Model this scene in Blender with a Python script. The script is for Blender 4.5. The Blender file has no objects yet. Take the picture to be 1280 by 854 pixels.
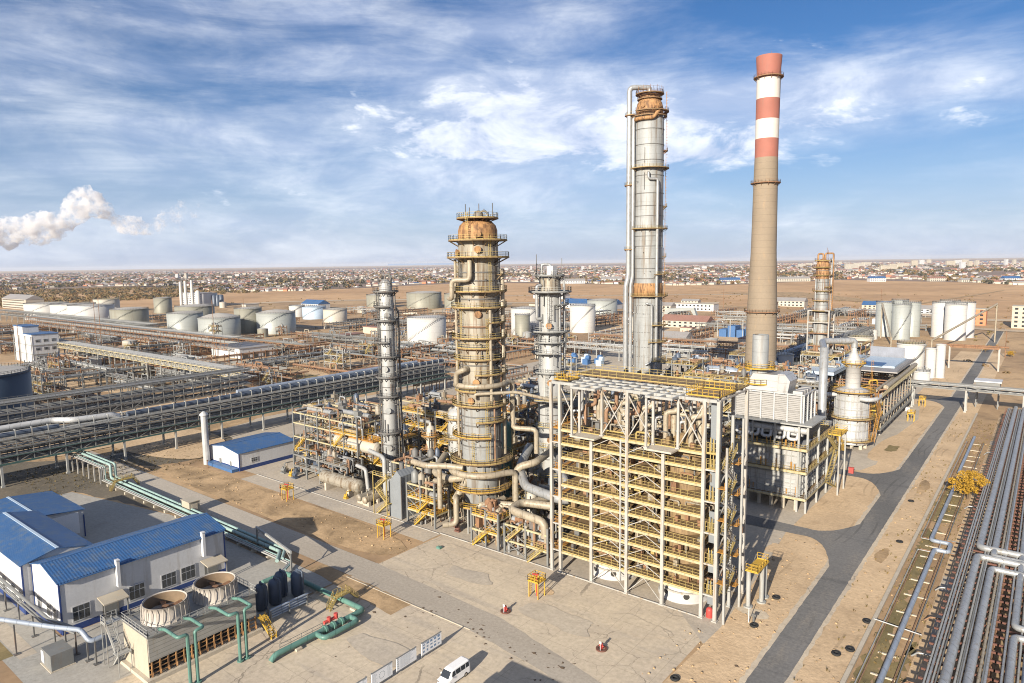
import bpy, math, random
from math import sin, cos, pi, radians, atan2, hypot, tan
from mathutils import Vector, Matrix
SC = bpy.context.scene
COL = SC.collection
RND = random.Random(11)
# world: +X and +Y follow the plant grid, metres, ground at z = 0
# ---------------------------------------------------------------- camera
CAM = bpy.data.cameras.new('camera'); CAM.sensor_width = 36; CAM.lens = 24.0
CAM.clip_start = 1; CAM.clip_end = 60000
cam = bpy.data.objects.new('camera', CAM); COL.objects.link(cam)
HEAD = Vector((-0.6211, 0.7837, 0)); PITCH = 6.554; ROLL = 0.761
_f = (HEAD * cos(radians(PITCH)) + Vector((0, 0, -sin(radians(PITCH))))).normalized()
_r = _f.cross(Vector((0, 0, 1))).normalized(); _u = _r.cross(_f)
_c, _s = cos(radians(ROLL)), sin(radians(ROLL))
_r2 = _r * _c - _u * _s; _u2 = _r * _s + _u * _c
_m = Matrix((_r2, _u2, -_f)).transposed().to_4x4(); _m.translation = (0, 0, 60)
cam.matrix_world = _m
SC.camera = cam
# ---------------------------------------------------------------- sun, sky, exposure
SUN_EL, SH_AZ = 20.5, 99.5          # elevation; direction in which shadows fall, degrees from +X
L = Vector((cos(radians(SH_AZ)) * cos(radians(SUN_EL)), sin(radians(SH_AZ)) * cos(radians(SUN_EL)), -sin(radians(SUN_EL))))
sd = bpy.data.lights.new('sun', 'SUN'); sd.energy = 5.0; sd.angle = radians(0.5); sd.color = (1, 0.9, 0.76)
so = bpy.data.objects.new('sun', sd); COL.objects.link(so)
so.rotation_euler = L.to_track_quat('-Z', 'Y').to_euler(); so.location = (0, -100, 200)
SC.view_settings.view_transform = 'Standard'; SC.view_settings.look = 'None'
SC.view_settings.gamma = 1; SC.view_settings.exposure = 0.88
SC.cycles.volume_bounces = 3; SC.cycles.max_bounces = 6; SC.cycles.diffuse_bounces = 2; SC.cycles.filter_width = 1.05
W = bpy.data.worlds.new('World'); SC.world = W; W.use_nodes = True
nt = W.node_tree; nt.nodes.clear()
class NG:
    def __init__(s, nt): s.nt = nt
    def n(s, t, **k):
        o = s.nt.nodes.new(t)
        for a, b in k.items(): setattr(o, a, b)
        return o
    def l(s, a, b): s.nt.links.new(a, b)
    def set(s, inp, v):
        if hasattr(v, 'is_linked') or hasattr(v, 'links'): s.l(v, inp)
        else: inp.default_value = v
    def m(s, op, a, b=0.0, c=0.0, clamp=False):
        o = s.n('ShaderNodeMath', operation=op, use_clamp=clamp)
        s.set(o.inputs[0], a); s.set(o.inputs[1], b); s.set(o.inputs[2], c); return o.outputs[0]
    def mix(s, f, a, b, t='MIX'):
        o = s.n('ShaderNodeMix', data_type='RGBA', blend_type=t)
        s.set(o.inputs[0], f); s.set(o.inputs[6], a if not isinstance(a, tuple) else (*a[:3], 1)); s.set(o.inputs[7], b if not isinstance(b, tuple) else (*b[:3], 1)); return o.outputs[2]
    def noise(s, vec, sc, det=4, rough=.55, dist=0.0, out=0):
        o = s.n('ShaderNodeTexNoise'); s.l(vec, o.inputs['Vector']); o.inputs['Scale'].default_value = sc
        o.inputs['Detail'].default_value = det; o.inputs['Roughness'].default_value = rough; o.inputs['Distortion'].default_value = dist
        return o.outputs[out]
    def step(s, x, a, b): 
        o = s.n('ShaderNodeMapRange', interpolation_type='SMOOTHSTEP'); s.set(o.inputs[0], x); s.set(o.inputs[1], a); s.set(o.inputs[2], b); return o.outputs[0]
    def vmul(s, v, t):
        o = s.n('ShaderNodeVectorMath', operation='MULTIPLY'); s.l(v, o.inputs[0]); o.inputs[1].default_value = t; return o.outputs[0]
g = NG(nt)
sky = g.n('ShaderNodeTexSky', sky_type='NISHITA'); sky.sun_disc = False
sky.sun_elevation = radians(SUN_EL); sky.sun_rotation = atan2(-L.x, -L.y)
sky.altitude = 300; sky.air_density = 1.0; sky.dust_density = 0.6; sky.ozone_density = 2.2
tc = g.n('ShaderNodeTexCoord')
sep = g.n('ShaderNodeSeparateXYZ'); g.l(tc.outputs['Generated'], sep.inputs[0])
dx, dy, dz = sep.outputs
fwd = g.m('ADD', g.m('MULTIPLY', dx, HEAD.x), g.m('MULTIPLY', dy, HEAD.y))
side = g.m('ADD', g.m('MULTIPLY', dx, HEAD.y), g.m('MULTIPLY', dy, -HEAD.x))
az = g.m('ARCTAN2', side, fwd); el = g.m('ARCSINE', dz)
cmb = g.n('ShaderNodeCombineXYZ'); g.l(az, cmb.inputs[0]); g.l(el, cmb.inputs[1])
P0 = cmb.outputs[0]
def gau(a, e, sa, se, amp):
    x = g.m('DIVIDE', g.m('SUBTRACT', az, a), sa); y = g.m('DIVIDE', g.m('SUBTRACT', el, e), se)
    return g.m('MULTIPLY', g.m('EXPONENT', g.m('MULTIPLY', g.m('ADD', g.m('MULTIPLY', x, x), g.m('MULTIPLY', y, y)), -1.0)), amp)
wv = g.n('ShaderNodeTexNoise'); g.l(P0, wv.inputs['Vector']); wv.inputs['Scale'].default_value = 3
# thin veils: long streaks; puffs: rounder, brighter
n1 = g.noise(g.vmul(P0, (1.5, 7.5, 1)), 2.0, 10, .62, .35)
n2 = g.noise(g.vmul(P0, (2.6, 5.5, 1)), 3.1, 10, .62, .35)
n3 = g.noise(g.vmul(P0, (1.3, 3.6, 1)), 9, 8, .6, .5)
bias = g.m('ADD', gau(-.38, .32, .45, .07, .10), gau(-.42, .17, .40, .05, .08))
for a in [(-.45, .225, .22, .022, -.13), (-.62, .36, .10, .06, -.16), (.36, .31, .2, .05, -.22), (.6, .3, .25, .05, -.16), (.52, .13, .2, .05, -.20), (.1, .38, .3, .02, -.14), (.0, .13, .25, .03, .04), (.10, .2, .22, .06, .24), (.42, .2, .28, .05, .20), (.02, .23, .16, .04, .12), (.1, .33, .22, .04, .08),
          (-.18, .105, .3, .03, .12), (-.6, .09, .2, .02, -.12), (.3, .13, .22, .03, -.06), (-.25, .28, .3, .03, -.03)]:
    bias = g.m('ADD', bias, gau(*a))
veil = g.m('MULTIPLY', g.step(g.m('ADD', n1, bias), .28, .90), .74)
pbias = g.m('ADD', gau(.06, .195, .26, .065, .235), gau(.45, .19, .24, .045, .15))
pbias = g.m('ADD', pbias, gau(-.25, .11, .35, .05, .06)); pbias = g.m('ADD', pbias, gau(.0, .165, .14, .02, .13)); pbias = g.m('ADD', pbias, gau(.28, .145, .12, .02, .13)); pbias = g.m('ADD', pbias, gau(-.05, .235, .12, .04, .08))
puff = g.m('MULTIPLY', g.step(g.m('ADD', g.m('ADD', g.m('MULTIPLY', n2, .62), g.m('MULTIPLY', n3, .38)), pbias), .58, .76), .85)
cover = g.m('MAXIMUM', veil, puff)
lowhaze = g.m('MULTIPLY', g.m('SUBTRACT', 1.0, g.step(el, -.02, .22)), .70)
shade = g.step(n2, .36, .66)
ccol = g.mix(shade, (7.0, 8.0, 10.4), (13.0, 13.4, 14.2))
sk = g.n('ShaderNodeHueSaturation'); sk.inputs['Saturation'].default_value = 1.26; sk.inputs['Value'].default_value = 0.95
g.l(sky.outputs[0], sk.inputs['Color'])
skt = g.mix(1.0, sk.outputs[0], (.88, .93, 1.14), 'MULTIPLY')
base = g.mix(lowhaze, skt, (5.4, 6.7, 9.8))
tot = g.mix(cover, base, ccol)
bg = g.n('ShaderNodeBackground'); g.l(tot, bg.inputs[0]); bg.inputs[1].default_value = 0.050
wo = g.n('ShaderNodeOutputWorld'); g.l(bg.outputs[0], wo.inputs[0])

# ---------------------------------------------------------------- materials
MATS = {}
def mat(name, col, rough=.6, metal=0.0, var=.18, scale=.35, dirt=None, amt=.35, streak=.12, seam=0.0, seamv=0.0, bump=0.0, corr=0.0, corrax=0, spec=.4, fine=.08, seamh=0.0):
    m = bpy.data.materials.new(name); m.use_nodes = True; t = m.node_tree; G = NG(t)
    b = t.nodes['Principled BSDF']; b.inputs['Roughness'].default_value = rough; b.inputs['Metallic'].default_value = metal
    b.inputs['Specular IOR Level'].default_value = spec
    geo = G.n('ShaderNodeNewGeometry'); pos = geo.outputs['Position']
    n1_ = G.noise(pos, scale, 5); n2_ = G.noise(pos, scale * 14, 3)
    f = G.m('ADD', G.m('MULTIPLY', G.m('SUBTRACT', n1_, .5), var * 3.2), G.m('MULTIPLY', G.m('SUBTRACT', n2_, .5), fine * 3))
    f = G.m('ADD', f, 1.0)
    hs = G.n('ShaderNodeHueSaturation'); hs.inputs['Color'].default_value = (*col, 1); G.l(f, hs.inputs['Value'])
    c = hs.outputs[0]
    if dirt:
        dn = G.noise(G.vmul(pos, (1, 1, streak)), scale * 5, 6, .65)
        dm = G.step(dn, .62 - amt * .35, .80 - amt * .25)
        c = G.mix(G.m('MULTIPLY', dm, min(1, .45 + amt)), c, dirt)
    sp = None
    if seam or seamv or corr or seamh:
        sp = G.n('ShaderNodeSeparateXYZ'); G.l(pos, sp.inputs[0])
    if seam:
        fr = G.m('FRACT', G.m('DIVIDE', sp.outputs[2], seam)); k = G.m('LESS_THAN', fr, .07 / seam * 1.2)
        c = G.mix(G.m('MULTIPLY', k, .55), c, tuple(x * .35 for x in col))
    if seamh:
        fr = G.m('FRACT', G.m('DIVIDE', G.m('ADD', sp.outputs[0], sp.outputs[1]), seamh)); c = G.mix(G.m('MULTIPLY', G.m('LESS_THAN', fr, .05), .6), c, tuple(x * .3 for x in col))
        pn = G.noise(G.vmul(pos, (1 / seamh * .9,) * 3), 1.0, 1); c = G.mix(G.m('MULTIPLY', G.step(pn, .45, .55), .22), c, tuple(x * .6 for x in col))
    if corr:
        fr = G.m('PINGPONG', G.m('DIVIDE', sp.outputs[corrax], corr), 1.0)
        bm = G.n('ShaderNodeBump'); bm.inputs['Strength'].default_value = .5; bm.inputs['Distance'].default_value = .06; G.l(fr, bm.inputs['Height']); G.l(bm.outputs[0], b.inputs['Normal'])
    elif bump:
        bm = G.n('ShaderNodeBump'); bm.inputs['Strength'].default_value = bump; bm.inputs['Distance'].default_value = .25; G.l(G.m('ADD', n1_, G.m('MULTIPLY', n2_, .35)), bm.inputs['Height']); G.l(bm.outputs[0], b.inputs['Normal'])
    G.l(c, b.inputs['Base Color'])
    MATS[name] = m; return m
RUST = (.16, .07, .03); GRIME = (.16, .13, .09)
mat('cream steel', (.345, .335, .31), .55, 0, .14, .3, (.26, .19, .11), .4)
mat('grey steel', (.18, .185, .18), .5, .1, .15, .3, (.2, .15, .1), .25)
mat('dark steel', (.13, .13, .125), .6, .1, .2, .4, RUST, .3)
mat('pale steel', (.33, .335, .32), .5, .1, .14, .3, (.23, .19, .14), .35)
mat('teal steel', (.055, .11, .10), .5, 0, .15)
mat('blue steel', (.05, .12, .26), .5, 0, .15)
mat('yellow paint', (.48, .30, .04), .5, 0, .12, .5, (.33, .19, .05), .3)
mat('yellow faded', (.37, .285, .10), .55, 0, .15, .5, (.24, .16, .07), .4)
mat('orange paint', (.38, .19, .04), .5, 0, .15, .5, RUST, .3)
mat('rust steel', (.22, .12, .065), .8, 0, .25, .5, (.10, .05, .03), .4)
mat('rust red', (.12, .055, .04), .8, 0, .2, .5)
mat('grating', (.22, .15, .075), .8, 0, .28, .6, (.10, .065, .035), .45)
mat('pale beam', (.40, .35, .215), .55, 0, .12, .4, (.28, .2, .1), .4)
mat('clad grey', (.275, .285, .28), .58, .12, .18, .15, (.15, .115, .08), .45, .06, seam=3.1)
mat('clad dark', (.38, .36, .31), .5, .2, .15, .2, (.22, .16, .09), .4, .08, seam=2.4)
mat('clad silver', (.46, .46, .45), .4, .35, .12, .25, (.26, .22, .18), .35, .1, seam=1.9)
mat('clad plain', (.34, .345, .335), .55, .15, .12, .2, (.22, .18, .13), .3, .08)
mat('rust clad', (.36, .20, .085), .7, .05, .32, .35, (.13, .07, .035), .6, .18)
mat('stained clad', (.275, .25, .20), .55, .1, .2, .25, (.13, .085, .045), .5, .07, seam=2.6)
mat('beige pipe', (.34, .295, .22), .5, .1, .14, .4, (.2, .14, .08), .4, .6, seamh=3)
mat('silver pipe', (.36, .37, .37), .4, .35, .12, .4, (.24, .2, .15), .35, .5, seamh=2.6)
mat('white pipe', (.45, .455, .45), .4, .1, .08, .4, (.45, .42, .36), .2, .5, seamh=2.6)
mat('blue grey pipe', (.33, .38, .45), .4, .3, .1, .4, seamh=3.2)
mat('green pipe', (.10, .21, .175), .45, 0, .12, .5, (.1, .14, .11), .2, .6, seamh=3)
mat('mint pipe', (.255, .36, .335), .45, 0, .08, .5, (.3, .36, .31), .2, .6, seamh=4)
mat('rust pipe', (.25, .15, .09), .75, .05, .2, .4, (.13, .07, .04), .4, .6)
mat('red paint', (.42, .06, .05), .5)
mat('chimney concrete', (.235, .188, .135), .85, 0, .1, .12, (.30, .22, .14), .25, .25, seam=2.6, bump=.15)
mat('chimney red', (.30, .115, .085), .75, 0, .12, .2, (.25, .12, .09), .3, .1)
mat('chimney white', (.54, .51, .46), .7, 0, .05, .2, (.6, .52, .43), .2, .1)
mat('white wall', (.50, .505, .51), .6, 0, .07, .15, (.36, .34, .31), .32, .12)
mat('panel white', (.42, .41, .39), .5, .1, .1, .2, (.5, .46, .4), .2, .12, seam=1.6)
mat('blue roof', (.035, .105, .25), .45, .05, .14, .12, (.085, .13, .2), .5, .25, corr=.24, corrax=1)
mat('blue roof x', (.035, .10, .235), .45, .05, .14, .12, (.085, .13, .2), .5, .25, corr=.24, corrax=0)
mat('navy plinth', (.02, .045, .16), .5)
mat('window glass', (.03, .035, .04), .08, 0, .2, 1, spec=.8)
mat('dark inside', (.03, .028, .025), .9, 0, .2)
mat('corrugated grey', (.22, .24, .255), .5, .2, .1, .3, corr=.5, corrax=1)
mat('plank grey', (.31, .30, .27), .7, 0, .15, .4, (.28, .24, .18), .3, .3, seam=.62)
mat('cream board', (.38, .34, .27), .7, 0, .1, .3, (.42, .33, .22), .3, .2)
mat('fan cone', (.40, .365, .32), .6, 0, .08, .4, (.42, .35, .27), .3, .1)
mat('vessel dark', (.075, .095, .13), .45, .1, .15, .5)
mat('tank white', (.46, .45, .425), .55, 0, .06, .1, (.55, .5, .42), .25, .08, seam=4.5)
mat('tank cream', (.42, .39, .33), .55, 0, .08, .1, (.48, .4, .3), .3, .08, seam=4.5)
mat('tank olive', (.235, .23, .185), .55, .1, .1, .08, (.2, .18, .14), .35, .07, seam=4.2)
mat('tank green grey', (.315, .33, .31), .5, .15, .08, .1, (.27, .29, .26), .3, .07, seam=4)
mat('tank blue', (.03, .05, .08), .5, 0, .1, .1)
mat('tank pale blue', (.38, .47, .56), .5, 0, .06, .1)
mat('tank roof', (.40, .38, .34), .7, 0, .12, .12, (.26, .2, .14), .3, 1)
mat('brick orange', (.52, .2, .1), .8, 0, .08, .2)
mat('roof tin', (.30, .285, .27), .55, .2, .12, .1, (.3, .24, .18), .3, 1)
mat('roof brown', (.24, .13, .1), .7, 0, .12, .1)
mat('concrete', (.44, .39, .31), .85, 0, .12, .3, (.3, .25, .18), .3, 1, bump=.1)
mat('rubber', (.02, .02, .02), .8)
mat('van white', (.80, .80, .79), .25, 0, .02, spec=.5)
mat('chrome', (.5, .5, .5), .25, .9)
mat('lens red', (.4, .02, .02), .2)
mat('board white', (.72, .74, .76), .5, 0, .03)
mat('board print', (.16, .24, .36), .6)
mat('board grey', (.36, .40, .42), .6)
mat('screen grey', (.20, .215, .25), .5)
mat('cowl inside', (.17, .12, .075), .8, 0, .3, .6)
mat('leaf yellow', (.36, .21, .02), .8, 0, .3, 1.5, (.22, .13, .02), .4, 1)
mat('leaf olive', (.15, .115, .05), .85, 0, .3, .05, (.2, .13, .04), .45, 1)
mat('leaf brown', (.20, .12, .05), .85, 0, .3, .02, (.11, .085, .035), .5, 1)
mat('leaf dark', (.055, .055, .035), .9, 0, .3, .02, (.12, .09, .05), .4, 1)
mat('bark', (.1, .07, .045), .9)
def gmat(name, c1, c2, c3, s1=.02, s2=.12, amt=.5, grit=1.2, tint=None, bump=.12, stretch=(1, 1, 1), slab=0, wheel=None):
    m = bpy.data.materials.new(name); m.use_nodes = True; t = m.node_tree; G = NG(t); b = t.nodes['Principled BSDF']
    b.inputs['Roughness'].default_value = .95; b.inputs['Specular IOR Level'].default_value = .15
    geo = G.n('ShaderNodeNewGeometry'); pos = geo.outputs['Position']; sp = G.vmul(pos, stretch)
    a = G.noise(sp, s1, 6, .6, .6); bb = G.noise(sp, s2, 7, .65, .4); gr = G.noise(pos, grit, 5, .7); tr = G.noise(G.vmul(pos, (.02, .25, 1)), 1.4, 4, .6, .3)
    c = G.mix(G.step(a, .35, .65), c1, c2)
    c = G.mix(G.m('MULTIPLY', G.step(G.m('ADD', G.m('MULTIPLY', bb, .7), G.m('MULTIPLY', gr, .3)), .50, .68), amt), c, c3)
    if tint: c = G.mix(G.m('MULTIPLY', G.step(tr, .52, .72), .5), c, tint)
    if slab:
        sq = G.n('ShaderNodeSeparateXYZ'); G.l(pos, sq.inputs[0])
        j = G.m('MAXIMUM', G.m('LESS_THAN', G.m('FRACT', G.m('DIVIDE', sq.outputs[0], slab)), .014), G.m('LESS_THAN', G.m('FRACT', G.m('DIVIDE', sq.outputs[1], slab)), .014))
        vo = G.n('ShaderNodeTexVoronoi', feature='DISTANCE_TO_EDGE'); wp = G.noise(pos, .5, 4, .6, 0, 1); va = G.n('ShaderNodeVectorMath', operation='ADD'); vs = G.vmul(wp, (2.2, 2.2, 0)); G.l(vs, va.inputs[0]); G.l(pos, va.inputs[1]); G.l(va.outputs[0], vo.inputs['Vector']); vo.inputs['Scale'].default_value = .11
        ck = G.m('MULTIPLY', G.m('LESS_THAN', vo.outputs['Distance'], .008), G.step(a, .42, .58))
        c = G.mix(G.m('MULTIPLY', G.m('MAXIMUM', G.m('MULTIPLY', j, .55), ck), .55), c, tuple(q * .35 for q in c3))
    if wheel:
        sq = G.n('ShaderNodeSeparateXYZ'); G.l(pos, sq.inputs[0]); u = sq.outputs[0] if wheel == 'x' else sq.outputs[1]
        wn = G.noise(G.vmul(pos, (.02, .02, 0)), 1.0, 2); ph = G.m('FRACT', G.m('ADD', G.m('MULTIPLY', u, .21), G.m('MULTIPLY', wn, 3.0)))
        wk = G.m('MULTIPLY', G.m('LESS_THAN', G.m('ABSOLUTE', G.m('SUBTRACT', G.m('ABSOLUTE', G.m('SUBTRACT', ph, .5)), .18)), .045), G.step(G.noise(pos, .05, 4), .50, .66))
        c = G.mix(G.m('MULTIPLY', wk, .45), c, tuple(q * .55 for q in c2))
    hs = G.n('ShaderNodeHueSaturation'); G.l(c, hs.inputs['Color']); G.l(G.m('ADD', G.m('MULTIPLY', gr, .9), .55), hs.inputs['Value'])
    G.l(hs.outputs[0], b.inputs['Base Color'])
    if bump:
        bm = G.n('ShaderNodeBump'); bm.inputs['Strength'].default_value = bump; bm.inputs['Distance'].default_value = .2; G.l(G.m('ADD', gr, bb), bm.inputs['Height']); G.l(bm.outputs[0], b.inputs['Normal'])
    MATS[name] = m
gmat('soil', (.46, .32, .185), (.31, .21, .125), (.15, .11, .07), .014, .06, .85, .5)
gmat('sand', (.58, .43, .27), (.49, .36, .225), (.33, .235, .145), .05, .2, .7, 1.4, wheel='x', bump=.5)
gmat('apron', (.53, .45, .335), (.46, .39, .30), (.33, .285, .23), .045, .16, .5, 1.2, tint=(.35, .31, .26), slab=6)
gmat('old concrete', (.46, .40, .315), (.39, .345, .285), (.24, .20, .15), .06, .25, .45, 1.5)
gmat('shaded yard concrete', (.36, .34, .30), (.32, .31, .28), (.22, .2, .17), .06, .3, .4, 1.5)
gmat('dug soil', (.47, .33, .19), (.30, .21, .12), (.14, .10, .06), .11, .22, .85, 1.2, bump=.35)
gmat('dry grass soil', (.26, .20, .10), (.17, .14, .07), (.09, .075, .04), .08, .5, .7, 2)
gmat('dark shaded yard', (.17, .145, .11), (.125, .11, .085), (.22, .18, .125), .05, .25, .6, 1.5)  # dark grey-brown yard ground, with part of its shadow put into the colour
gmat('asphalt', (.185, .18, .172), (.13, .128, .124), (.24, .215, .18), .05, .22, .55, 2.0, tint=(.085, .085, .086), bump=.1, stretch=(1, .3, 1), wheel='x')
gmat('old road', (.42, .375, .31), (.35, .31, .255), (.25, .22, .18), .05, .3, .4, 2, bump=.1, stretch=(.15, 1, 1))
gmat('far field', (.53, .345, .19), (.42, .265, .145), (.25, .17, .10), .0035, .016, .8, .05, bump=0, stretch=(1, 1, 1))
gmat('pale track', (.50, .40, .28), (.44, .35, .25), (.33, .25, .16), .01, .1, .4, .5, bump=0)
gmat('town soil', (.27, .20, .155), (.20, .15, .12), (.11, .085, .07), .0015, .006, .6, .03, bump=0)

# ---------------------------------------------------------------- mesh helpers
class MB:
    def __init__(s): s.v = []; s.f = []; s.sm = []; s.mi = []; s.m = 0
    def add(s, vs, fs, smooth=False):
        o = len(s.v); s.v.extend(vs)
        for f in fs: s.f.append([i + o for i in f]); s.sm.append(smooth); s.mi.append(s.m)
        return s
    def box(s, x0, y0, z0, x1, y1, z1):
        v = [(x0, y0, z0), (x1, y0, z0), (x1, y1, z0), (x0, y1, z0), (x0, y0, z1), (x1, y0, z1), (x1, y1, z1), (x0, y1, z1)]
        return s.add(v, [(3, 2, 1, 0), (4, 5, 6, 7), (0, 1, 5, 4), (1, 2, 6, 5), (2, 3, 7, 6), (3, 0, 4, 7)])
    def cb(s, x, y, z, sx, sy, sz): return s.box(x - sx / 2, y - sy / 2, z, x + sx / 2, y + sy / 2, z + sz)
    def beam(s, p, q, w=.2, h=None):
        h = h or w; p = Vector(p); q = Vector(q); d = q - p
        if d.length < 1e-6: return s
        d.normalize(); a = Vector((0, 0, 1)) if abs(d.z) < .95 else Vector((1, 0, 0))
        r = d.cross(a).normalized() * (w / 2); u = r.cross(d).normalized() * (h / 2)
        v = [tuple(c + i * r + j * u) for c in (p, q) for i, j in ((-1, -1), (1, -1), (1, 1), (-1, 1))]
        return s.add(v, [(0, 1, 5, 4), (1, 2, 6, 5), (2, 3, 7, 6), (3, 0, 4, 7), (3, 2, 1, 0), (4, 5, 6, 7)])
    def tube(s, p, q, r, n=10, r2=None, caps=True):
        r2 = r if r2 is None else r2; p = Vector(p); q = Vector(q); d = (q - p).normalized()
        a = Vector((0, 0, 1)) if abs(d.z) < .95 else Vector((1, 0, 0)); x = d.cross(a).normalized(); y = d.cross(x)
        v = []
        for c, rr in ((p, r), (q, r2)):
            for i in range(n):
                t = 2 * pi * i / n; v.append(tuple(c + x * (cos(t) * rr) + y * (sin(t) * rr)))
        s.add(v, [(i, (i + 1) % n, n + (i + 1) % n, n + i) for i in range(n)], True)
        if caps: s.add(v[:n], [tuple(range(n))[::-1]]); s.add(v[n:], [tuple(range(n))])
        return s
    def pipe(s, pts, r, n=8, bend=1.8):
        P = [Vector(p) for p in pts]; out = [P[0]]
        for i in range(1, len(P) - 1):
            a = P[i - 1] - P[i]; b = P[i + 1] - P[i]; k = min(bend * r, a.length * .45, b.length * .45)
            A = P[i] + a.normalized() * k; B = P[i] + b.normalized() * k
            for t in (0, .33, .67, 1): out.append(A * (1 - t) ** 2 + P[i] * (2 * t * (1 - t)) + B * t * t)
        out.append(P[-1]); v = []; N = len(out); x = None
        for i, c in enumerate(out):
            d = (out[min(i + 1, N - 1)] - out[max(i - 1, 0)]).normalized()
            if x is None:
                a = Vector((0, 0, 1)) if abs(d.z) < .9 else Vector((1, 0, 0)); x = d.cross(a).normalized()
            else: x = (x - d * x.dot(d)).normalized()
            y = d.cross(x)
            for k in range(n):
                t = 2 * pi * k / n; v.append(tuple(c + x * (cos(t) * r) + y * (sin(t) * r)))
        f = [(i * n + k, i * n + (k + 1) % n, (i + 1) * n + (k + 1) % n, (i + 1) * n + k) for i in range(N - 1) for k in range(n)]
        s.add(v, f, True); s.add(v[:n], [tuple(range(n))[::-1]]); s.add(v[-n:], [tuple(range(n))]); return s
    def lathe(s, x, y, prof, n=28, z0=0):
        v = []; 
        for r, z in prof:
            for i in range(n): t = 2 * pi * i / n; v.append((x + r * cos(t), y + r * sin(t), z + z0))
        for j in range(len(prof) - 1):
            flat = abs(prof[j][0] - prof[j + 1][0]) > 2 * abs(prof[j][1] - prof[j + 1][1])
        f = [(j * n + i, j * n + (i + 1) % n, (j + 1) * n + (i + 1) % n, (j + 1) * n + i) for j in range(len(prof) - 1) for i in range(n)]
        s.add(v, f, True)
        if prof[-1][0] > .01: s.add(v[-n:], [tuple(range(n))])
        return s
    def sector(s, x, y, r0, r1, z0, z1, a0=0, a1=360, n=None):
        n = n or max(4, int(abs(a1 - a0) / 12)); v = []; full = abs(a1 - a0) >= 359.9
        for i in range(n + 1):
            t = radians(a0 + (a1 - a0) * i / n); c, q = cos(t), sin(t)
            v += [(x + r0 * c, y + r0 * q, z0), (x + r1 * c, y + r1 * q, z0), (x + r1 * c, y + r1 * q, z1), (x + r0 * c, y + r0 * q, z1)]
        f = []
        for i in range(n):
            o = i * 4
            for k in range(4): f.append((o + k, o + (k + 1) % 4, o + 4 + (k + 1) % 4, o + 4 + k))
        if not full: f += [(3, 2, 1, 0), (n * 4, n * 4 + 1, n * 4 + 2, n * 4 + 3)]
        return s.add(v, f)
    def rail(s, pts, h=1.1, sp=1.8, t=.06):
        for p, q in zip(pts, pts[1:]):
            p = Vector(p); q = Vector(q); n = max(1, round((q - p).length / sp))
            for z in (h, h * .55): s.beam(p + Vector((0, 0, z)), q + Vector((0, 0, z)), t)
            s.beam(p + Vector((0, 0, .1)), q + Vector((0, 0, .1)), .03, .18)
            for i in range(n + 1):
                c = p.lerp(q, i / n); s.beam(c, c + Vector((0, 0, h)), t)
        return s
    def arcrail(s, x, y, r, z, a0, a1, h=1.1, t=.06):
        n = max(3, int(abs(a1 - a0) / 360 * 2 * pi * r / 1.4)); return s.rail([(x + r * cos(radians(a0 + (a1 - a0) * i / n)), y + r * sin(radians(a0 + (a1 - a0) * i / n)), z) for i in range(n + 1)], h, 3, t)
    def ladder(s, x, y, z0, z1, dx, dy, w=.5, cage=True):
        px, py = -dy * w / 2, dx * w / 2
        for k in (-1, 1): s.beam((x + k * px, y + k * py, z0), (x + k * px, y + k * py, z1), .07)
        z = z0 + .3
        while z < z1: s.beam((x - px, y - py, z), (x + px, y + py, z), .045); z += .45
        if cage:
            z = z0 + 2.2
            while z < z1:
                pts = [(x + cos(a) * dx * .7 - sin(a) * dy * .4, y + cos(a) * dy * .7 + sin(a) * dx * .4, z) for a in (-pi / 2, -pi / 5, pi / 5, pi / 2)]
                for p, q in zip(pts, pts[1:]): s.beam(p, q, .05)
                z += 1.1
        return s
    def stair(s, p, q, w=.9, rail=True):
        p = Vector(p); q = Vector(q); d = q - p; hd = Vector((d.x, d.y, 0)); hd.normalize(); pr = Vector((-hd.y, hd.x, 0)) * (w / 2)
        for k in (-1, 1): s.beam(p + pr * k, q + pr * k, .08, .25)
        n = max(2, int(abs(d.z) / .28))
        for i in range(1, n): c = p.lerp(q, i / n); s.beam(c - pr, c + pr, .24, .04)
        if rail:
            for k in (-1, 1):
                up = Vector((0, 0, 1)); s.beam(p + pr * k + up, q + pr * k + up, .06); s.beam(p + pr * k + up * .5, q + pr * k + up * .5, .05)
                for i in range(0, 5): c = p.lerp(q, i / 4) + pr * k; s.beam(c, c + up, .06)
        return s
    def prism(s, poly, d):
        n = len(poly); d = Vector(d); v = [tuple(p) for p in poly] + [tuple(Vector(p) + d) for p in poly]
        return s.add(v, [tuple(range(n))[::-1], tuple(range(n, 2 * n))] + [(i, (i + 1) % n, n + (i + 1) % n, n + i) for i in range(n)])
    def sphere(s, c, r, n=10, m=6, jit=0, rnd=RND, sz=1.0):
        v = [(c[0], c[1], c[2] - r * sz)]
        for j in range(1, m):
            p = -pi / 2 + pi * j / m
            for i in range(n):
                k = r * (1 + (rnd.random() - .5) * jit); v.append((c[0] + k * cos(p) * cos(2 * pi * i / n), c[1] + k * cos(p) * sin(2 * pi * i / n), c[2] + k * sz * sin(p)))
        v.append((c[0], c[1], c[2] + r * sz)); f = [(0, 1 + (i + 1) % n, 1 + i) for i in range(n)]
        for j in range(m - 2):
            o = 1 + j * n; f += [(o + i, o + (i + 1) % n, o + n + (i + 1) % n, o + n + i) for i in range(n)]
        o = 1 + (m - 2) * n; f += [(o + i, o + (i + 1) % n, len(v) - 1) for i in range(n)]
        return s.add(v, f, True)
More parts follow.
